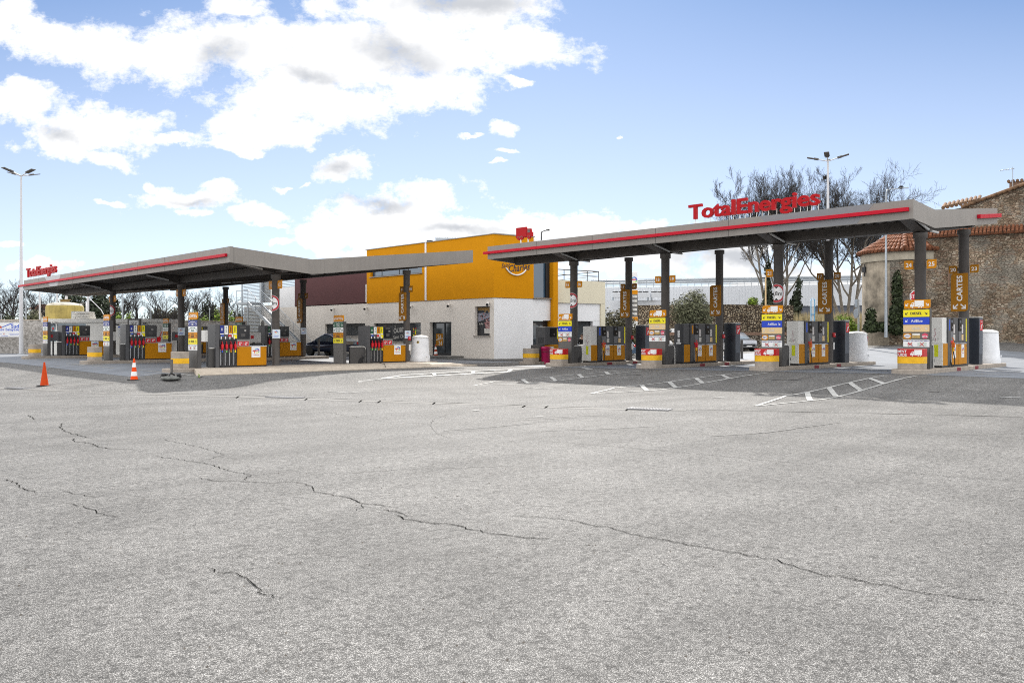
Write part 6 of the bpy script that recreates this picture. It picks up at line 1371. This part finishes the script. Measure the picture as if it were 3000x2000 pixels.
# stack of white mattresslike slabs on the kiosk roof
T = thing('panel_stack', 'stack of white foam panels lying on the kiosk roof', 'stack', (KX+.5,KY+.5,kz+ktop), R(-45)); us = lambda px: uk(px)
for k in range(3):
    z = .02+k*.19; o = MB().prism([(us(209)-.02*k,z),(us(250)-.05*k,z),(us(251)-.05*k,z+.17),(us(211)+.0*k,z+.17)], -.9, .1, FY(0,0)); o.build('panel', M_kio, T, .02); o = MB().prism([(us(195)+.02*k,z-.0),(us(208)-.03,z+.0),(us(210)-.03,z+.17),(us(198)+.02*k,z+.13)], -.9, .05, FY(0,0)); o.build('panel', M_kio, T, .02)
MB().box(us(194)-.1,us(194)+.34,.2,.9,0,.62).build('end_block', M_galv, T, .02)
T = thing('air_station', 'grey framed air point with the word air, right end of the kiosk', 'air station', tuple(list(XY(394,61.5))+[zg(*XY(394,61.5))]), R(-45)); wA = 38/FP*61.5; zA = ZZ(933,61.5)-T.location.z
MB().box(-wA/2,wA/2,-.1,.1,0,zA).build('case', mat('air_frame',(.12,.112,.10),.5), T, .02); MB().prism(rect(-wA/2+.13,wA/2-.13,zA-.60,zA-.12), 0, .01, FY(0,-.1)).build('sign_plate', M_white, T); q = MB(); q.text('air', .42, 0, zA-.36, .014, FY(0,-.1), 0, .01); q.build('lettering', M_black, T)
T = thing('round_light', 'small round dark wall light on the kiosk end', 'lamp', tuple(W(423,947,KD-.1)), R(-45)); MB().prism(circ(0,0,.09,16), 0, .06, FY(0,0)).build('body', M_frame, T); MB().prism(circ(0,0,.04,12), .06, .07, FY(0,0)).build('lens', M_white, T)
# old yellow tank behind the wall
TD = 72; tx, ty = XY(190, TD); tr_ = 50/FP*TD; T = thing('storage_tank', 'weathered yellow round tank with domed lid behind the kiosk', 'tank', (tx,ty,0)); zt_ = ZZ(884,TD); zs_ = ZZ(897,TD)
MB().lathe([(tr_,0),(tr_,zs_-.12),(tr_*.96,zs_+.05)], 48).build('shell', mat('tank_yellow',(.40,.31,.085),.7,var=.3,scale=1.2,streak=.3,bump=.1,bscale=20), T); MB().lathe([(tr_*.96,zs_+.052),(tr_*.85,zs_+.22),(tr_*.5,zt_-.08),(.3,zt_),(.001,zt_)], 48).build('dome', mat('tank_dome',(.50,.46,.38),.85,var=.4,scale=2), T)
MB().lathe([(.36,zt_),(.36,zt_+.16),(.5,zt_+.165),(.5,zt_+.2),(.001,zt_+.22)], 20).build('hatch', mat('hatch_rust',(.30,.21,.09),.8,var=.4), T); mb = MB(); mb.tube([(1.2*S2,-1.2*S2,zt_-.2),(tr_*1.25*S2,-tr_*1.25*S2,zt_-.1),(tr_*1.25*S2,-tr_*1.25*S2,2.5)], .05, 6); mb.tube([(tr_*S2,-tr_*S2,zs_-.5),(tr_*1.2*S2,-tr_*1.2*S2,zs_-.55)], .07, 6); mb.tube([(.1,0,zt_+.2),(.15,.05,zt_+.5)], .12, 6); mb.build('vent_pipe', M_pole, T)
def pole(label, px, d, pytop, r, m, pybot=None, lean=0, name='pole', cat='pole'):
    x, y = XY(px,d); z = zg(x,y); T = thing(name, label, cat, (x,y,z), 0, 'thin poles behind the left station'); h = ZZ(pytop,d)-z; MB().tube([(0,0,-.1),(lean*S2,-lean*S2,h)], [r,r*.8], 8).build('shaft', m, T); MB().lathe([(r*1.5,h-.02),(r*1.5,h+.05),(.001,h+.07)], 10, (lean*S2,-lean*S2,0)).build('cap', m, T); return T
pole('thin blue-grey pole left of the yellow tank', 79, 75, 836, .07, M_galv, lean=-.15)
pole('leaning white flagpole left of the yellow tank', 119.5, 71, 840, .09, M_pole, lean=-.12, name='flagpole', cat='flagpole')
pole('white pole rising behind the yellow tank', 168.5, 76, 830, .085, M_pole, lean=-.05); T = pole('thick white pole with hanging cable right of the yellow tank', 257.5, 70.5, 830, .12, M_pole)
MB().tube([(.05,-.05,5.2),(.15,-.15,4.6),(.8,-.8,3.7),(.95,-.95,3.3)], .035, 6).build('cable', M_pole, T)
pole('thin blue-grey pole right of the thick white pole', 359, 78, 840, .08, M_galv); pole('short thin pole at the far left above the boundary wall', 4, 75, 922, .07, M_galv); pole('thin dark pole among the bare trees behind the wall', 442, 84, 905, .05, M_galv); pole('thin grey pole among the pale green shrubs', 614, 80, 905, .05, M_galv)
# tall street lamps
def street_lamp(label, px, d, pytop, rb, rt):
    x, y = XY(px,d); z = zg(x,y); T = thing('street_lamp', label, 'street lamp', (x,y,z), 0, 'tall street lamps with several heads'); h = ZZ(pytop,d)-z
    MB().tube([(0,0,0),(0,0,h)], [rb,rt], 12).build('pole', M_pole, T); MB().lathe([(rb*1.7,0),(rb*1.7,.04),(rb*1.1,.06)], 14).build('base_plate', M_galv, T)
    for az, el in ((20,14),(110,14),(200,14),(290,14)):
        a, e = R(az), R(el); dr = Vector((math.cos(a)*math.cos(e), math.sin(a)*math.cos(e), math.sin(e))); si = Vector((-math.sin(a),math.cos(a),0)); up = dr.cross(si)*-1
        o = MB().tube([(0,0,h-.05), Vector((0,0,h-.02))+dr*.75], .04, 6).build('arm', M_pole, T); M = Matrix(((dr.x,si.x,up.x,dr.x*.7),(dr.y,si.y,up.y,dr.y*.7),(dr.z,si.z,up.z,h-.02+dr.z*.7),(0,0,0,1)))
        MB().box(.0,.34,-.13,.13,-.08,.06,0,M).box(.12,.85,-.19,.19,-.035,.03,0,M).build('lamp_head', M_greymid, T, .012)
street_lamp('tall white street lamp at the far left, before the pebbledash wall', 62, 65.5, 514, .17, .06); street_lamp('tall white street lamp rising behind the right-hand canopy', 2425.5, 63, 471, .17, .07)
pole_r = thing('lamp_pole', 'slim grey lamp pole with bent arm in front of the old stone house', 'lamp', tuple(list(XY(2596,57))+[1.55])); h = ZZ(556,57)-1.55; MB().tube([(0,0,-.1),(0,0,h-.3),(.05,-.05,h),(.75,-.75,h+.1)], [.12,.05,.035,.03], 8).build('pole', M_galv, pole_r); MB().box(-.2,.2,-.06,.06,-.03,.03,0,Matrix.Translation((.95,-.95,h+.12)) @ Matrix.Rotation(R(-45),4,'Z')).build('lamp_head', M_galv, pole_r)
# trees behind the left station
proto = []
for sd, st, sp in ((41,1,40),(57,2,46),(63,1,48)): proto.append(bare_tree(sd, 9.0, .16, 4, (8,6,5,4), sp+8, up=.26, first=.2, lenk=.62, stems=st, minr=.011, curl=.45, shape=1.0))
pt = [tree('bare_tree', '', (0,0,-50), a, b, M_barkd, M_barkd, 'bare trees behind the pebbledash wall') for a, b in proto]
spec = [(-55,86,800,'bare tree at the far left edge above the billboard'),(-5,90,815,'bare tree straight above the billboard'),(40,84,812,'bare tree left of the tall left street lamp'),(95,92,836,'bare tree behind the leaning white flagpole'),(140,88,845,'bare tree left of the yellow tank'),
        (348,96,838,'bare tree right of the farthest left column'),(405,90,838,'bare tree above the air point'),(470,94,842,'bare tree left of the column of lanes 7 and 8'),(520,88,836,'bare tree hidden by the column of lanes 7 and 8'),(585,92,842,'bare tree right of the column of lanes 7 and 8'),(640,96,838,'bare tree left of the column of lanes 1 and 2'),(690,90,868,'smaller bare tree right of the column of lanes 1 and 2')]
for i, (px, d, py, l) in enumerate(spec):
    x, y = XY(px,d); z = zg(x,y); H = ZZ(py,d)-z; k = H/9.0; o = pt[i%3]
    if i < 3: c = o; c.location = (x,y,z); c['label'] = l
    else: c = copy_tree(o, (x,y,z), l)
    c.scale = (k*(1.15 if i%2 else .95),)*2+(k,); c.rotation_euler = (0,0,i*1.7)
def mass(label, px, d, pytop, pyc, w, mats, n, s, group, name='evergreen_tree', cat='tree'):
    x, y = XY(px,d); z = zg(x,y); H = ZZ(pytop,d)-z; wd = w/FP*d; bl = []; rr = random.Random(px)
    for i in range(7): t = i/6; bl.append((rr.uniform(-.5,.5)*wd*S2*(1-t*.5), -rr.uniform(-.5,.5)*wd*S2*(1-t*.5), max(.6,H*(.2+.62*t)), wd*(.55-.25*t), wd*(.55-.25*t), H*.2))
    return bush(name, label, (x,y,z), bl, n, s, mats, group, cat)
mass('broad dark evergreen behind the yellow tank', 215, 84, 842, 900, 95, LM_dark, 4200, .26, 'dark evergreens behind the left wall'); mass('dark evergreen right of the thick white pole', 285, 82, 850, 900, 80, LM_dark, 3600, .26, 'dark evergreens behind the left wall'); mass('dark evergreen behind the column with the round sign, far left', 330, 86, 858, 900, 50, LM_dark, 1800, .24, 'dark evergreens behind the left wall')
mass('dark pointed evergreen right of the air point', 465, 100, 900, 910, 70, LM_scrub, 2600, .24, 'brownish thickets behind the left wall', 'thicket'); mass('brownish thicket left of the column of lanes 7 and 8', 505, 98, 898, 910, 60, LM_scrub, 2200, .24, 'brownish thickets behind the left wall','thicket'); mass('dark conifer among bare trees left of the column of lanes 1 and 2', 612, 96, 872, 900, 46, LM_dark, 2200, .22, 'dark evergreens behind the left wall')
mass('brownish thicket behind the pale green shrubs', 640, 102, 898, 910, 70, LM_scrub, 2400, .24, 'brownish thickets behind the left wall','thicket'); mass('small dark evergreen left of the louvred tower', 706, 92, 912, 920, 34, LM_dark, 1300, .2, 'dark evergreens behind the left wall')
mass('grey-green olive left of the yellow tank', 95, 78, 904, 920, 60, LM_olive, 3000, .15, 'olives above the boundary wall', 'olive_tree'); mass('grey-green olive behind the billboard', 30, 80, 915, 925, 55, LM_laurel, 2200, .15, 'olives above the boundary wall', 'olive_tree')
for px, py, l in ((345,912,'bright green shrub left of the air point'),(378,910,'bright green shrub above the air point'),(565,908,'bright green shrub right of the column of lanes 7 and 8'),(600,918,'bright green shrub between the two columns, lower one'),(637,906,'bright green shrub left of the column of lanes 1 and 2'),(680,912,'bright green shrub left of the louvred tower')): mass(l, px, 79, py, 925, 38, LM_spring, 1300, .12, 'bright green shrubs above the boundary wall', 'shrub', 'shrub')
T = thing('roadside_house', 'small far house with orange tile roof left of the yellow tank', 'building', tuple(list(XY(131,98))+[0]), R(-45)); MB().box(-1.6,1.6,0,4,0,ZZ(905,98)).build('wall', M_annex, T); q = MB(); q.prism([(-2.0,ZZ(905,98)),(2.0,ZZ(905,98)),(1.6,ZZ(893,98)),(-.4,ZZ(891,98))], -4.2, .3, FY(0,0)); q.build('roof', M_tile, T)

# ------------------------------------------------------------------ cones, tyre, posts, small things
def cone(label, px, py, h, stripes, m, group='traffic cones'):
    p = G(px,py); T = thing('traffic_cone', label, 'traffic cone', tuple(p), .4, group); b = .235*h/.98
    MB().prism(rrect(-b,b,-b,b,.08), 0, .035).build('base', M_hose, T, .01); rz = lambda z: .165*h*(1-z/h)+.028*z/h
    if not stripes: MB().lathe([(rz(.037)*1.06,.037),(rz(.06),.06),(rz(h*.93),h*.93),(.035,h*.94),(.04,h*.985),(.02,h)], 28).build('shell', m, T)
    else:
        MB().lathe([(rz(.037)*1.06,.037),(rz(.06),.06),(rz(h),h)], 28).build('shell', m, T)
        for a, b_ in ((.20,.40),(.60,.80)): MB().lathe([(rz(a*h)+.004,a*h),(rz(b_*h)+.004,b_*h)], 28).build('reflective_band', M_white, T)
M_coneA = mat('faded_orange_plastic', (.50,.052,.006), .6, var=.12, scale=8, spec=.15); M_coneB = mat('bright_orange_plastic', (.78,.07,.004), .5, var=.05, spec=.15)
p1, p2 = G(130,1130), G(393,1113.5); hh = lambda p, px: px/FP*((p.x+p.y)*S2)
cone('plain faded orange traffic cone at the left', 130, 1130, hh(p1,69.5), False, M_coneA); cone('orange and white banded traffic cone before the middle car island', 393, 1113.5, hh(p2,64), True, M_coneB)
T = thing('traffic_cone', 'old brown-orange and white cone standing at the store door', 'traffic cone', (36.75,44.3,zg(37,44)+.15), .2, 'traffic cones'); b = .2
MB().prism(rrect(-.22,.22,-.22,.22,.06), 0, .04).build('base', mat('old_cone_base',(.16,.05,.02),.7), T); MB().lathe([(.15,.04),(.03,.84)], 24).build('shell', mat('old_orange_plastic',(.33,.05,.02),.6,var=.2), T)
for a, b_ in ((.20,.40),(.58,.78)): MB().lathe([(.15-.12*(a*.84-.04)/.8+.004,a*.84),(.15-.12*(b_*.84-.04)/.8+.004,b_*.84)], 24).build('reflective_band', M_white, T)
pt_ = G(500,1111); dt = (pt_.x+pt_.y)*S2; rt = 27/FP*dt
T = thing('rubber_ring', 'flat grey tyre ring with rag lying left of the long kerb', 'tyre', (pt_.x,pt_.y,pt_.z)); mb = MB(); k = 40; prof = [(.60,0),(.94,0),(1.0,.12),(1.0,.30),(.94,.42),(.62,.44),(.56,.3)]
mb.lathe([(r*rt,z*rt*.78) for r, z in prof], 40); mb.build('tread_ring', mat('grey_rubber',(.17,.175,.165),.8,var=.35,scale=10,bump=.3,bscale=40), T); MB().lathe([(.001,.05),(rt*.6,.05)], 24).build('floor', M_hose, T)
q = MB(); rr = random.Random(2)
for i in range(5): a = rr.uniform(-1.2,2.2); q.tube([(rt*.75*math.cos(a),rt*.75*math.sin(a),rt*.46),(rt*.95*math.cos(a+.2),rt*.95*math.sin(a+.2),rt*.5),(rt*1.06*math.cos(a+.3),rt*1.06*math.sin(a+.3),rt*.22)], [.05,.07,.04], 6)
q.tube([(-.15,-.2,rt*.44),(0,0,rt*.66),(.2,.1,rt*.45)], .03, 6); q.build('rag', M_hose, T)
T = thing('barrier_post', 'bent grey barrier post beside the near banded bollard', 'post', tuple(G(503,1094)), .2); h = 40/FP*37.5; mb = MB(); mb.box(-.04,.04,-.04,.04,0,h); mb.box(-.05,.05,.05,.32,h-.06,h); mb.build('post', M_greymid, T)
def bollard_post(label, px, py0, py1, d):
    x, y = XY(px,d); z0 = ZZ(py1,d); T = thing('steel_post', label, 'post', (x,y,z0), 0, 'dark steel posts'); h = ZZ(py0,d)-z0; MB().tube([(0,0,0),(0,0,h)], .085, 10).build('shaft', M_col, T); MB().lathe([(.12,0),(.12,.02)], 12).build('foot', M_dark, T)
bollard_post('dark steel post at the island end before the parked cars', 2173, 995, 1051, 51.5); bollard_post('dark steel post in front of the dark parked car', 934, 994, 1039, 59)
for nm, x, y, z, l in (('bucket',19.15,YL[1]-.2,1.19,'red squeegee bucket on the counter of the middle car pump'),):
    T = thing(nm, l, 'bucket', (x,y,zg(x,y)+z)); MB().lathe([(.13,0),(.19,.28),(.2,.29),(.18,.28),(.12,.02)], 20).build('pail', mat('red_plastic',(.75,.01,.015),.35), T); MB().tube([(.0,.0,.05),(.16,-.16,.62)], .022, 6).build('squeegee', M_redink, T)
x, y = XY(1598,47.5); T = thing('waste_bin', 'magenta round waste bin beside pump 11', 'bin', (x,y,zg(x,y))); MB().lathe([(.24,0),(.30,.9),(.32,.92),(.3,1.0),(.001,1.04)], 24).build('drum', mat('magenta_plastic',(.42,.012,.09),.35), T); MB().lathe([(.305,.70),(.315,.73),(.305,.76)], 24).build('band', mat('dark_magenta',(.2,.006,.04),.4), T)
# price pylon
PD = 74; x, y = XY(1850,PD); zP = zg(x,y); T = thing('price_pylon', 'tall white price pylon half hidden behind the column of lanes 13 and 14', 'pylon', (x,y,zP), R(-45)); wp = 36/FP*PD; v = lambda py: ZZ(py,PD)-zP
MB().box(-wp/2,wp/2,0,.25,0,v(797)).build('body', M_white, T, .02)
for a, b_, m in ((862,850,M_orange2),(940,928,M_orange2)): MB().prism(rect(-wp/2,wp/2,v(a),v(b_)), 0, .02, FY(0,0)).build('band', m, T)
MB().prism(rect(-wp/2,wp/2,v(927),v(863)), 0, .02, FY(0,0)).build('price_board', M_greymid, T); q = MB()
for i, c in enumerate(('1.999','1.789','1.899','0.959','1.959')): vv = v(869+12.6*i); q.text(c, .30, -.1, vv, .024, FY(0,0)); q.flat(rect(.25,.5,vv-.1,vv+.12), .024, FY(0,0), 1)
q.build('price_digits', [M_whiteink, M_paleink], T); q = MB(); logo(q, .12, v(822), .9, FY(0,-.001), .004, True); q.build('emblem', LOGO, T)
# signs near the old house
x, y = XY(2515,66); T = thing('road_sign_post', 'grey post with two round signs seen from behind', 'road sign', (x,y,zg(x,y)), R(-20)); h = ZZ(877,66)-T.location.z; MB().tube([(0,0,0),(0,0,h)], .07, 8).build('post', M_galv, T)
for z, pts in ((h-.32,rrect(-.1,.3,-.34,.34,.08)),(h-1.12,circ(.1,0,.40,20))): MB().prism(pts, -.05, -.02, FY(0,.14) @ Matrix.Rotation(R(70),4,'Y') @ Matrix.Translation((0,z,0))).build('plate', M_galv, T)
x, y = XY(2682,55.5); T = thing('stop_sign', 'red stop sign peeping out left of column 24', 'road sign', (x,y,zg(x,y)), R(-45)); h = ZZ(866,55.5)-T.location.z; oc = [(.42*math.cos(R(22.5+45*i)), h-.05+.42*math.sin(R(22.5+45*i))) for i in range(8)]; MB().tube([(0,.05,0),(0,.05,h)], .05, 8).build('post', M_galv, T); o = MB().prism(oc, 0, .03, FY(0,0)).build('plate', M_white, T); q = MB(); q.flat([(u*.9,(v_-h+.05)*.9+h-.05) for u, v_ in oc], .034, FY(0,0), 0); q.text('STOP', .30, 0, h-.05, .038, FY(0,0), 1, .02); q.build('lettering', [M_redink, M_whiteink], o)
x, y = XY(2381,64); zz_ = zg(x,y); T = thing('direction_totem', 'white arrow-topped sign with blue outline behind the white lorry pump', 'sign', (x,y,zz_), R(-45)); hh_ = ZZ(874,64)-zz_; ws = 17/FP*64
MB().box(-ws*.4,ws*.4,.03,.08,0,hh_-.3).build('backing', M_paleink, T); MB().prism([(-ws/2,hh_-.63),(ws/2,hh_-.63),(ws/2,hh_-.16),(ws*.3,hh_-.1),(0,hh_+.06),(-ws*.3,hh_-.1),(-ws/2,hh_-.16)], -.02, 0, FY(0,0)).build('arrow_plate', M_white, T)
mb = MB(); mb.tube([(-ws*.32,-.04,0),(-ws*.32,-.04,hh_-.12),(0,-.04,hh_+.08),(ws*.32,-.04,hh_-.12),(ws*.32,-.04,0)], .028, 6); mb.tube([(-ws*.32,-.04,hh_-1.25),(ws*.32,-.04,hh_-1.25)], .028, 6); mb.build('outline', LOGO[5], T)
x, y = XY(2243,78); T = thing('wooden_pole', 'thin pale pole with wires before the slim cypress', 'pole', (x,y,zg(x,y))); h = ZZ(812,78)-T.location.z; MB().tube([(0,0,0),(0,0,h)], [.1,.07], 8).build('shaft', M_tan, T); MB().tube([(-.35*S2,.35*S2,h-.05),(.35*S2,-.35*S2,h-.05)], .04, 5).build('crossbar', M_frame, T)

# ------------------------------------------------------------------ cars
def car(label, loc, rz, L_, Wd, H, mp, kind='suv', group='parked cars', name='parked_car'):
    """x forward, y to the car's left; body lofted from cross sections"""
    T = thing(name, label, 'car' if kind != 'van' else 'van', loc, rz, group); hw = Wd/2; f, r = L_/2, -L_/2
    if kind == 'van': top = [(r,.95),(r+.05,H-.15),(r+.25,H),(f-1.9,H),(f-1.15,H*.60),(f-.15,H*.45),(f,.6)]; belt = H*.52
    elif kind == 'coupe': top = [(r,.80),(r+.12,1.02),(r+.75,1.22),(r+1.7,H-.06),(r+2.45,H),(f-1.95,H-.16),(f-1.05,1.02),(f-.25,.86),(f,.6)]; belt = .98
    else: top = [(r,.75),(r+.1,1.05),(r+.35,H-.22),(r+.8,H),(f-2.0,H-.02),(f-1.2,1.08),(f-.2,.95),(f,.62)]; belt = 1.0
    xs = sorted({r+.001, f-.001, *[r+L_*i/26 for i in range(1,26)]}); secs = []
    for x in xs:
        zt_ = interp(x, [p[0] for p in top], [p[1] for p in top]); e = min(1, (min(x-r, f-x)+.02)/.55)**.45; w = hw*(.80+.20*e); zb = .26+(.10 if min(x-r,f-x) < .3 else 0); bl = min(belt, zt_-.02); gh = max(0, zt_-bl); wi = w-.02-gh*.34
        secs.append([(w*.86,zb),(w*.98,zb+.2),(w,.62 if .62 < bl else bl*.9),(w*.985,bl-.04),(w*.95,bl),(wi if gh > .06 else w*.9,zt_-.05 if gh > .06 else zt_-.0),(wi*.86 if gh > .06 else w*.78,zt_)])
    mb = MB(); n = 14; vs = []
    for x, s in zip(xs, secs): ring = [(x,y,z) for y, z in s]+[(x,-y,z) for y, z in s[::-1]]; vs += ring
    fs = [(i*n+j, i*n+(j+1)%n, (i+1)*n+(j+1)%n, (i+1)*n+j) for i in range(len(xs)-1) for j in range(n)]
    mb.add(vs, fs, None, 0, True); mb.add(vs[:n], [tuple(range(n-1,-1,-1))]); mb.add(vs[-n:], [tuple(range(n))])
    mb.build('body', mp, T)
    # glazing: strips a little proud of the body between belt and roof
    def off(i, j, k, side=1, o=.012):
        a, b_ = secs[i][j], secs[i][j+1]; y, z = a[0]+(b_[0]-a[0])*k, a[1]+(b_[1]-a[1])*k; return (xs[i], side*(y+o), z+.003)
    idx = [i for i, x in enumerate(xs) if secs[i][5][1]-secs[i][4][1] > .12]
    if idx:
        i0, i1 = idx[0], idx[-1]; segs = [(i0,(i0*2+i1)//3),((i0*2+i1)//3,(i0+2*i1)//3),((i0+2*i1)//3,i1)] if kind != 'van' else [((i0+3*i1)//4,i1)]
        for a, b_ in segs:
            for sd in (1,-1):
                mb = MB()
                for i in range(a, b_):
                    q = [off(i,4,.08,sd),off(i+1,4,.08,sd),off(i+1,4,.88,sd),off(i,4,.88,sd)]; mb.add(q, [(0,1,2,3) if sd > 0 else (3,2,1,0)])
                if mb.f: 
                    for v in range(0): pass
                    mb.build('side_window', M_carglass, T)
        # windscreen and rear screen follow the roof line
        for lo, hi, nm in ((i1-1, min(len(xs)-1,i1+3), 'windscreen'),(max(0,i0-3), i0+2,'rear_screen')):
            mb = MB()
            for i in range(lo, hi):
                w0, w1 = secs[i][6][0]*.96, secs[i+1][6][0]*.96; z0, z1 = secs[i][6][1]+.012, secs[i+1][6][1]+.012; mb.add([(xs[i],w0,z0),(xs[i],-w0,z0),(xs[i+1],-w1,z1),(xs[i+1],w1,z1)], [(0,1,2,3)])
            if kind != 'van' or nm == 'windscreen': mb.build(nm, M_carglass, T)
    for x in (f-.88, r+.86):
        for sd in (1,-1):
            M = Matrix.Translation((x,sd*(hw-.12),.34)) @ Matrix.Rotation(R(90),4,'X'); o = MB().lathe([(.20,-.115),(.315,-.115),(.34,-.08),(.34,.08),(.315,.115),(.20,.115)], 28, M=M).build('wheel', M_hose, T)
            q = MB(); q.lathe([(.22,-.07),(.23,.0),(.22,.07)], 24, M=M)
            for k in range(5): q.box(.03,.22,-.035,.035,-.118,.118,0,M @ Matrix.Rotation(k*1.2566,4,'Z'))
            q.lathe([(.07,-.12),(.07,.12)], 12, M=M); q.build('rim', M_alu, o)
            MB().lathe([(.375,-.118),(.36,-.13),(.001,-.13)] if False else [(.36,-.121),(.40,-.121),(.40,.121),(.36,.121)], 28, M=M).build('wheel_arch', M_hose, T)
    for sd in (1,-1):
        MB().box(f-.28,f-.03,sd*hw*.55-.2,sd*hw*.55+.2,.66,.80).build('headlight', mat('headlight_glass',(.62,.66,.72),.1), T, .03); MB().box(r+.01,r+.10,sd*hw*.72-.16,sd*hw*.72+.16,.80,1.0 if kind != 'van' else 1.35).build('tail_light', mat('tail_red',(.45,.005,.008),.2), T, .02); MB().box(f-1.75,f-1.6,sd*(hw+.02)-(.0 if sd > 0 else .16),sd*(hw+.02)+(.16 if sd > 0 else .0),belt-.02,belt+.12).build('door_mirror', mp, T, .03)
    MB().box(f-.06,f+.012,-hw*.62,hw*.62,.42,.64).build('grille', M_frame, T, .02); MB().box(r-.015,r+.02,-.26,.26,.62 if kind != 'coupe' else .55,.73 if kind != 'coupe' else .66).build('number_plate', M_white, T); MB().box(f-.01,f+.02,-.26,.26,.40,.51).build('number_plate', M_white, T)
    return T
M_cardark = mat('midnight_car_paint', (.018,.026,.055), .10, metal=.45, var=.05, spec=.9); M_cargrey = mat('grey_car_paint', (.30,.31,.34), .2, metal=.6, var=.05); M_carsilv = mat('silver_car_paint', (.45,.49,.55), .22, metal=.5, var=.05); M_carwhite = mat('white_car_paint', (.72,.72,.72), .25, var=.04)
cx, cy = 34.35, 53.75; car('dark midnight-blue crossover parked along the store wall', (cx,cy,zg(cx,cy)+.03), R(95), 4.75, 1.92, 1.64, M_cardark, 'coupe')
x, y = XY(2157,72); car('grey car facing the camera beside the right-hand terminals', (x,y,zg(x,y)), R(-45-90+14), 4.4, 1.85, 1.66, M_cargrey, 'suv'); x, y = XY(2222,75.5); car('silver car parked behind the grey car, partly hidden by the totem', (x,y,zg(x,y)), R(-45-90+52), 4.3, 1.8, 1.48, M_carsilv, 'suv')
x, y = XY(1990,78); car('white van seen from behind, right of columns 18 and 19', (x,y,zg(x,y)+.2), R(62), 4.9, 1.95, 1.9, M_carwhite, 'van', name='parked_van'); x, y = XY(1896,72); car('white car mostly hidden behind the totem of columns 18 and 19', (x,y,zg(x,y)+.1), R(-30), 4.3, 1.8, 1.6, M_carwhite, 'suv'); x, y = XY(1774,60); car('blue-grey car glimpsed between the lorry pumps by the annex', (x,y,zg(x,y)), R(100), 4.2, 1.8, 1.5, mat('blue_car_paint',(.05,.11,.2),.2,metal=.3), 'suv'); x, y = XY(1716,54.5); car('pale car parked before the annex window', (x,y,zg(x,y)+.02), R(140), 4.1, 1.75, 1.5, M_carsilv, 'suv')

# ------------------------------------------------------------------ the dark-clothed person by the annex window
def skin_obj(name, verts, edges, radii, m, parent, sub=2):
    me = bpy.data.meshes.new(name); me.from_pydata(verts, edges, []); me.materials.append(m); o = bpy.data.objects.new(name, me); COL.objects.link(o); o.parent = parent
    s = o.modifiers.new('skin', 'SKIN'); sv = me.skin_vertices[0].data if me.skin_vertices else None
    if sv is None: me.skin_vertices.new() if hasattr(me.skin_vertices,'new') else None; sv = me.skin_vertices[0].data
    for i, r in enumerate(radii): sv[i].radius = (r, r*.85)
    sv[0].use_root = True; d = o.modifiers.new('sub', 'SUBSURF'); d.levels = sub; d.render_levels = sub
    for p in me.polygons: p.use_smooth = True
    return o
x, y = XY(1705,51.5); T = thing('person', 'standing person in dark clothes with crossed arms beyond the column of lanes 15 and 16', 'person', (x,y,zg(x,y)), R(-45+200))
H = .97
V = [(0,0,.98),(0,.0,1.15),(0,-.01,1.32),(0,0,1.46),(0,-.01,1.54),(0,-.02,1.62),(0,-.025,1.73), (.19,.0,1.44),(.26,.02,1.18),(.10,-.2,1.12),(-.02,-.24,1.16), (-.19,.0,1.44),(-.26,.02,1.18),(-.10,-.2,1.16),(.02,-.26,1.2), (.10,0,.92),(.11,-.02,.52),(.11,.02,.09),(.12,-.12,.04), (-.10,0,.92),(-.11,-.02,.52),(-.11,.02,.09),(-.12,-.12,.04)]
E = [(0,1),(1,2),(2,3),(3,4),(4,5),(5,6),(3,7),(7,8),(8,9),(9,10),(3,11),(11,12),(12,13),(13,14),(0,15),(15,16),(16,17),(17,18),(0,19),(19,20),(20,21),(21,22)]
RD_ = [.14,.14,.16,.11,.055,.085,.09,.075,.052,.04,.035,.075,.052,.04,.035,.10,.07,.05,.05,.10,.07,.05,.05]
M_skin = mat('skin_tone', (.32,.19,.13), .6); M_cloth = mat('black_cloth', (.012,.012,.014), .9); M_jean = mat('dark_jeans', (.02,.025,.04), .9)
skin_obj('body', V, E, RD_, M_skin, T)
skin_obj('jacket', [V[i] for i in (0,1,2,3,7,8,9,11,12,13)], [(0,1),(1,2),(2,3),(3,4),(4,5),(5,6),(3,7),(7,8),(8,9)], [.155,.155,.175,.12,.09,.065,.052,.09,.065,.052], M_cloth, T)
skin_obj('trousers', [V[i] for i in (0,15,16,17,19,20,21)], [(0,1),(1,2),(2,3),(0,4),(4,5),(5,6)], [.15,.115,.083,.065,.115,.083,.065], M_jean, T)
skin_obj('hair', [(0,.015,1.70),(0,.01,1.76),(0,-.02,1.79)], [(0,1),(1,2)], [.088,.098,.075], M_black, T)
MB().add([(.012,-.10,1.64),(-.012,-.10,1.64),(0,-.125,1.62),(0,-.098,1.68)], [(0,1,2),(0,2,3),(2,1,3)]).build('nose', M_skin, T)
q = MB()
for s in (-1,1): q.flat(circ(s*.032,1.675,.010,8), .112, FY(0,0))
q.flat(rect(-.025,.025,1.60,1.606), .108, FY(0,0)); q.build('eyes_and_mouth', M_black, T)
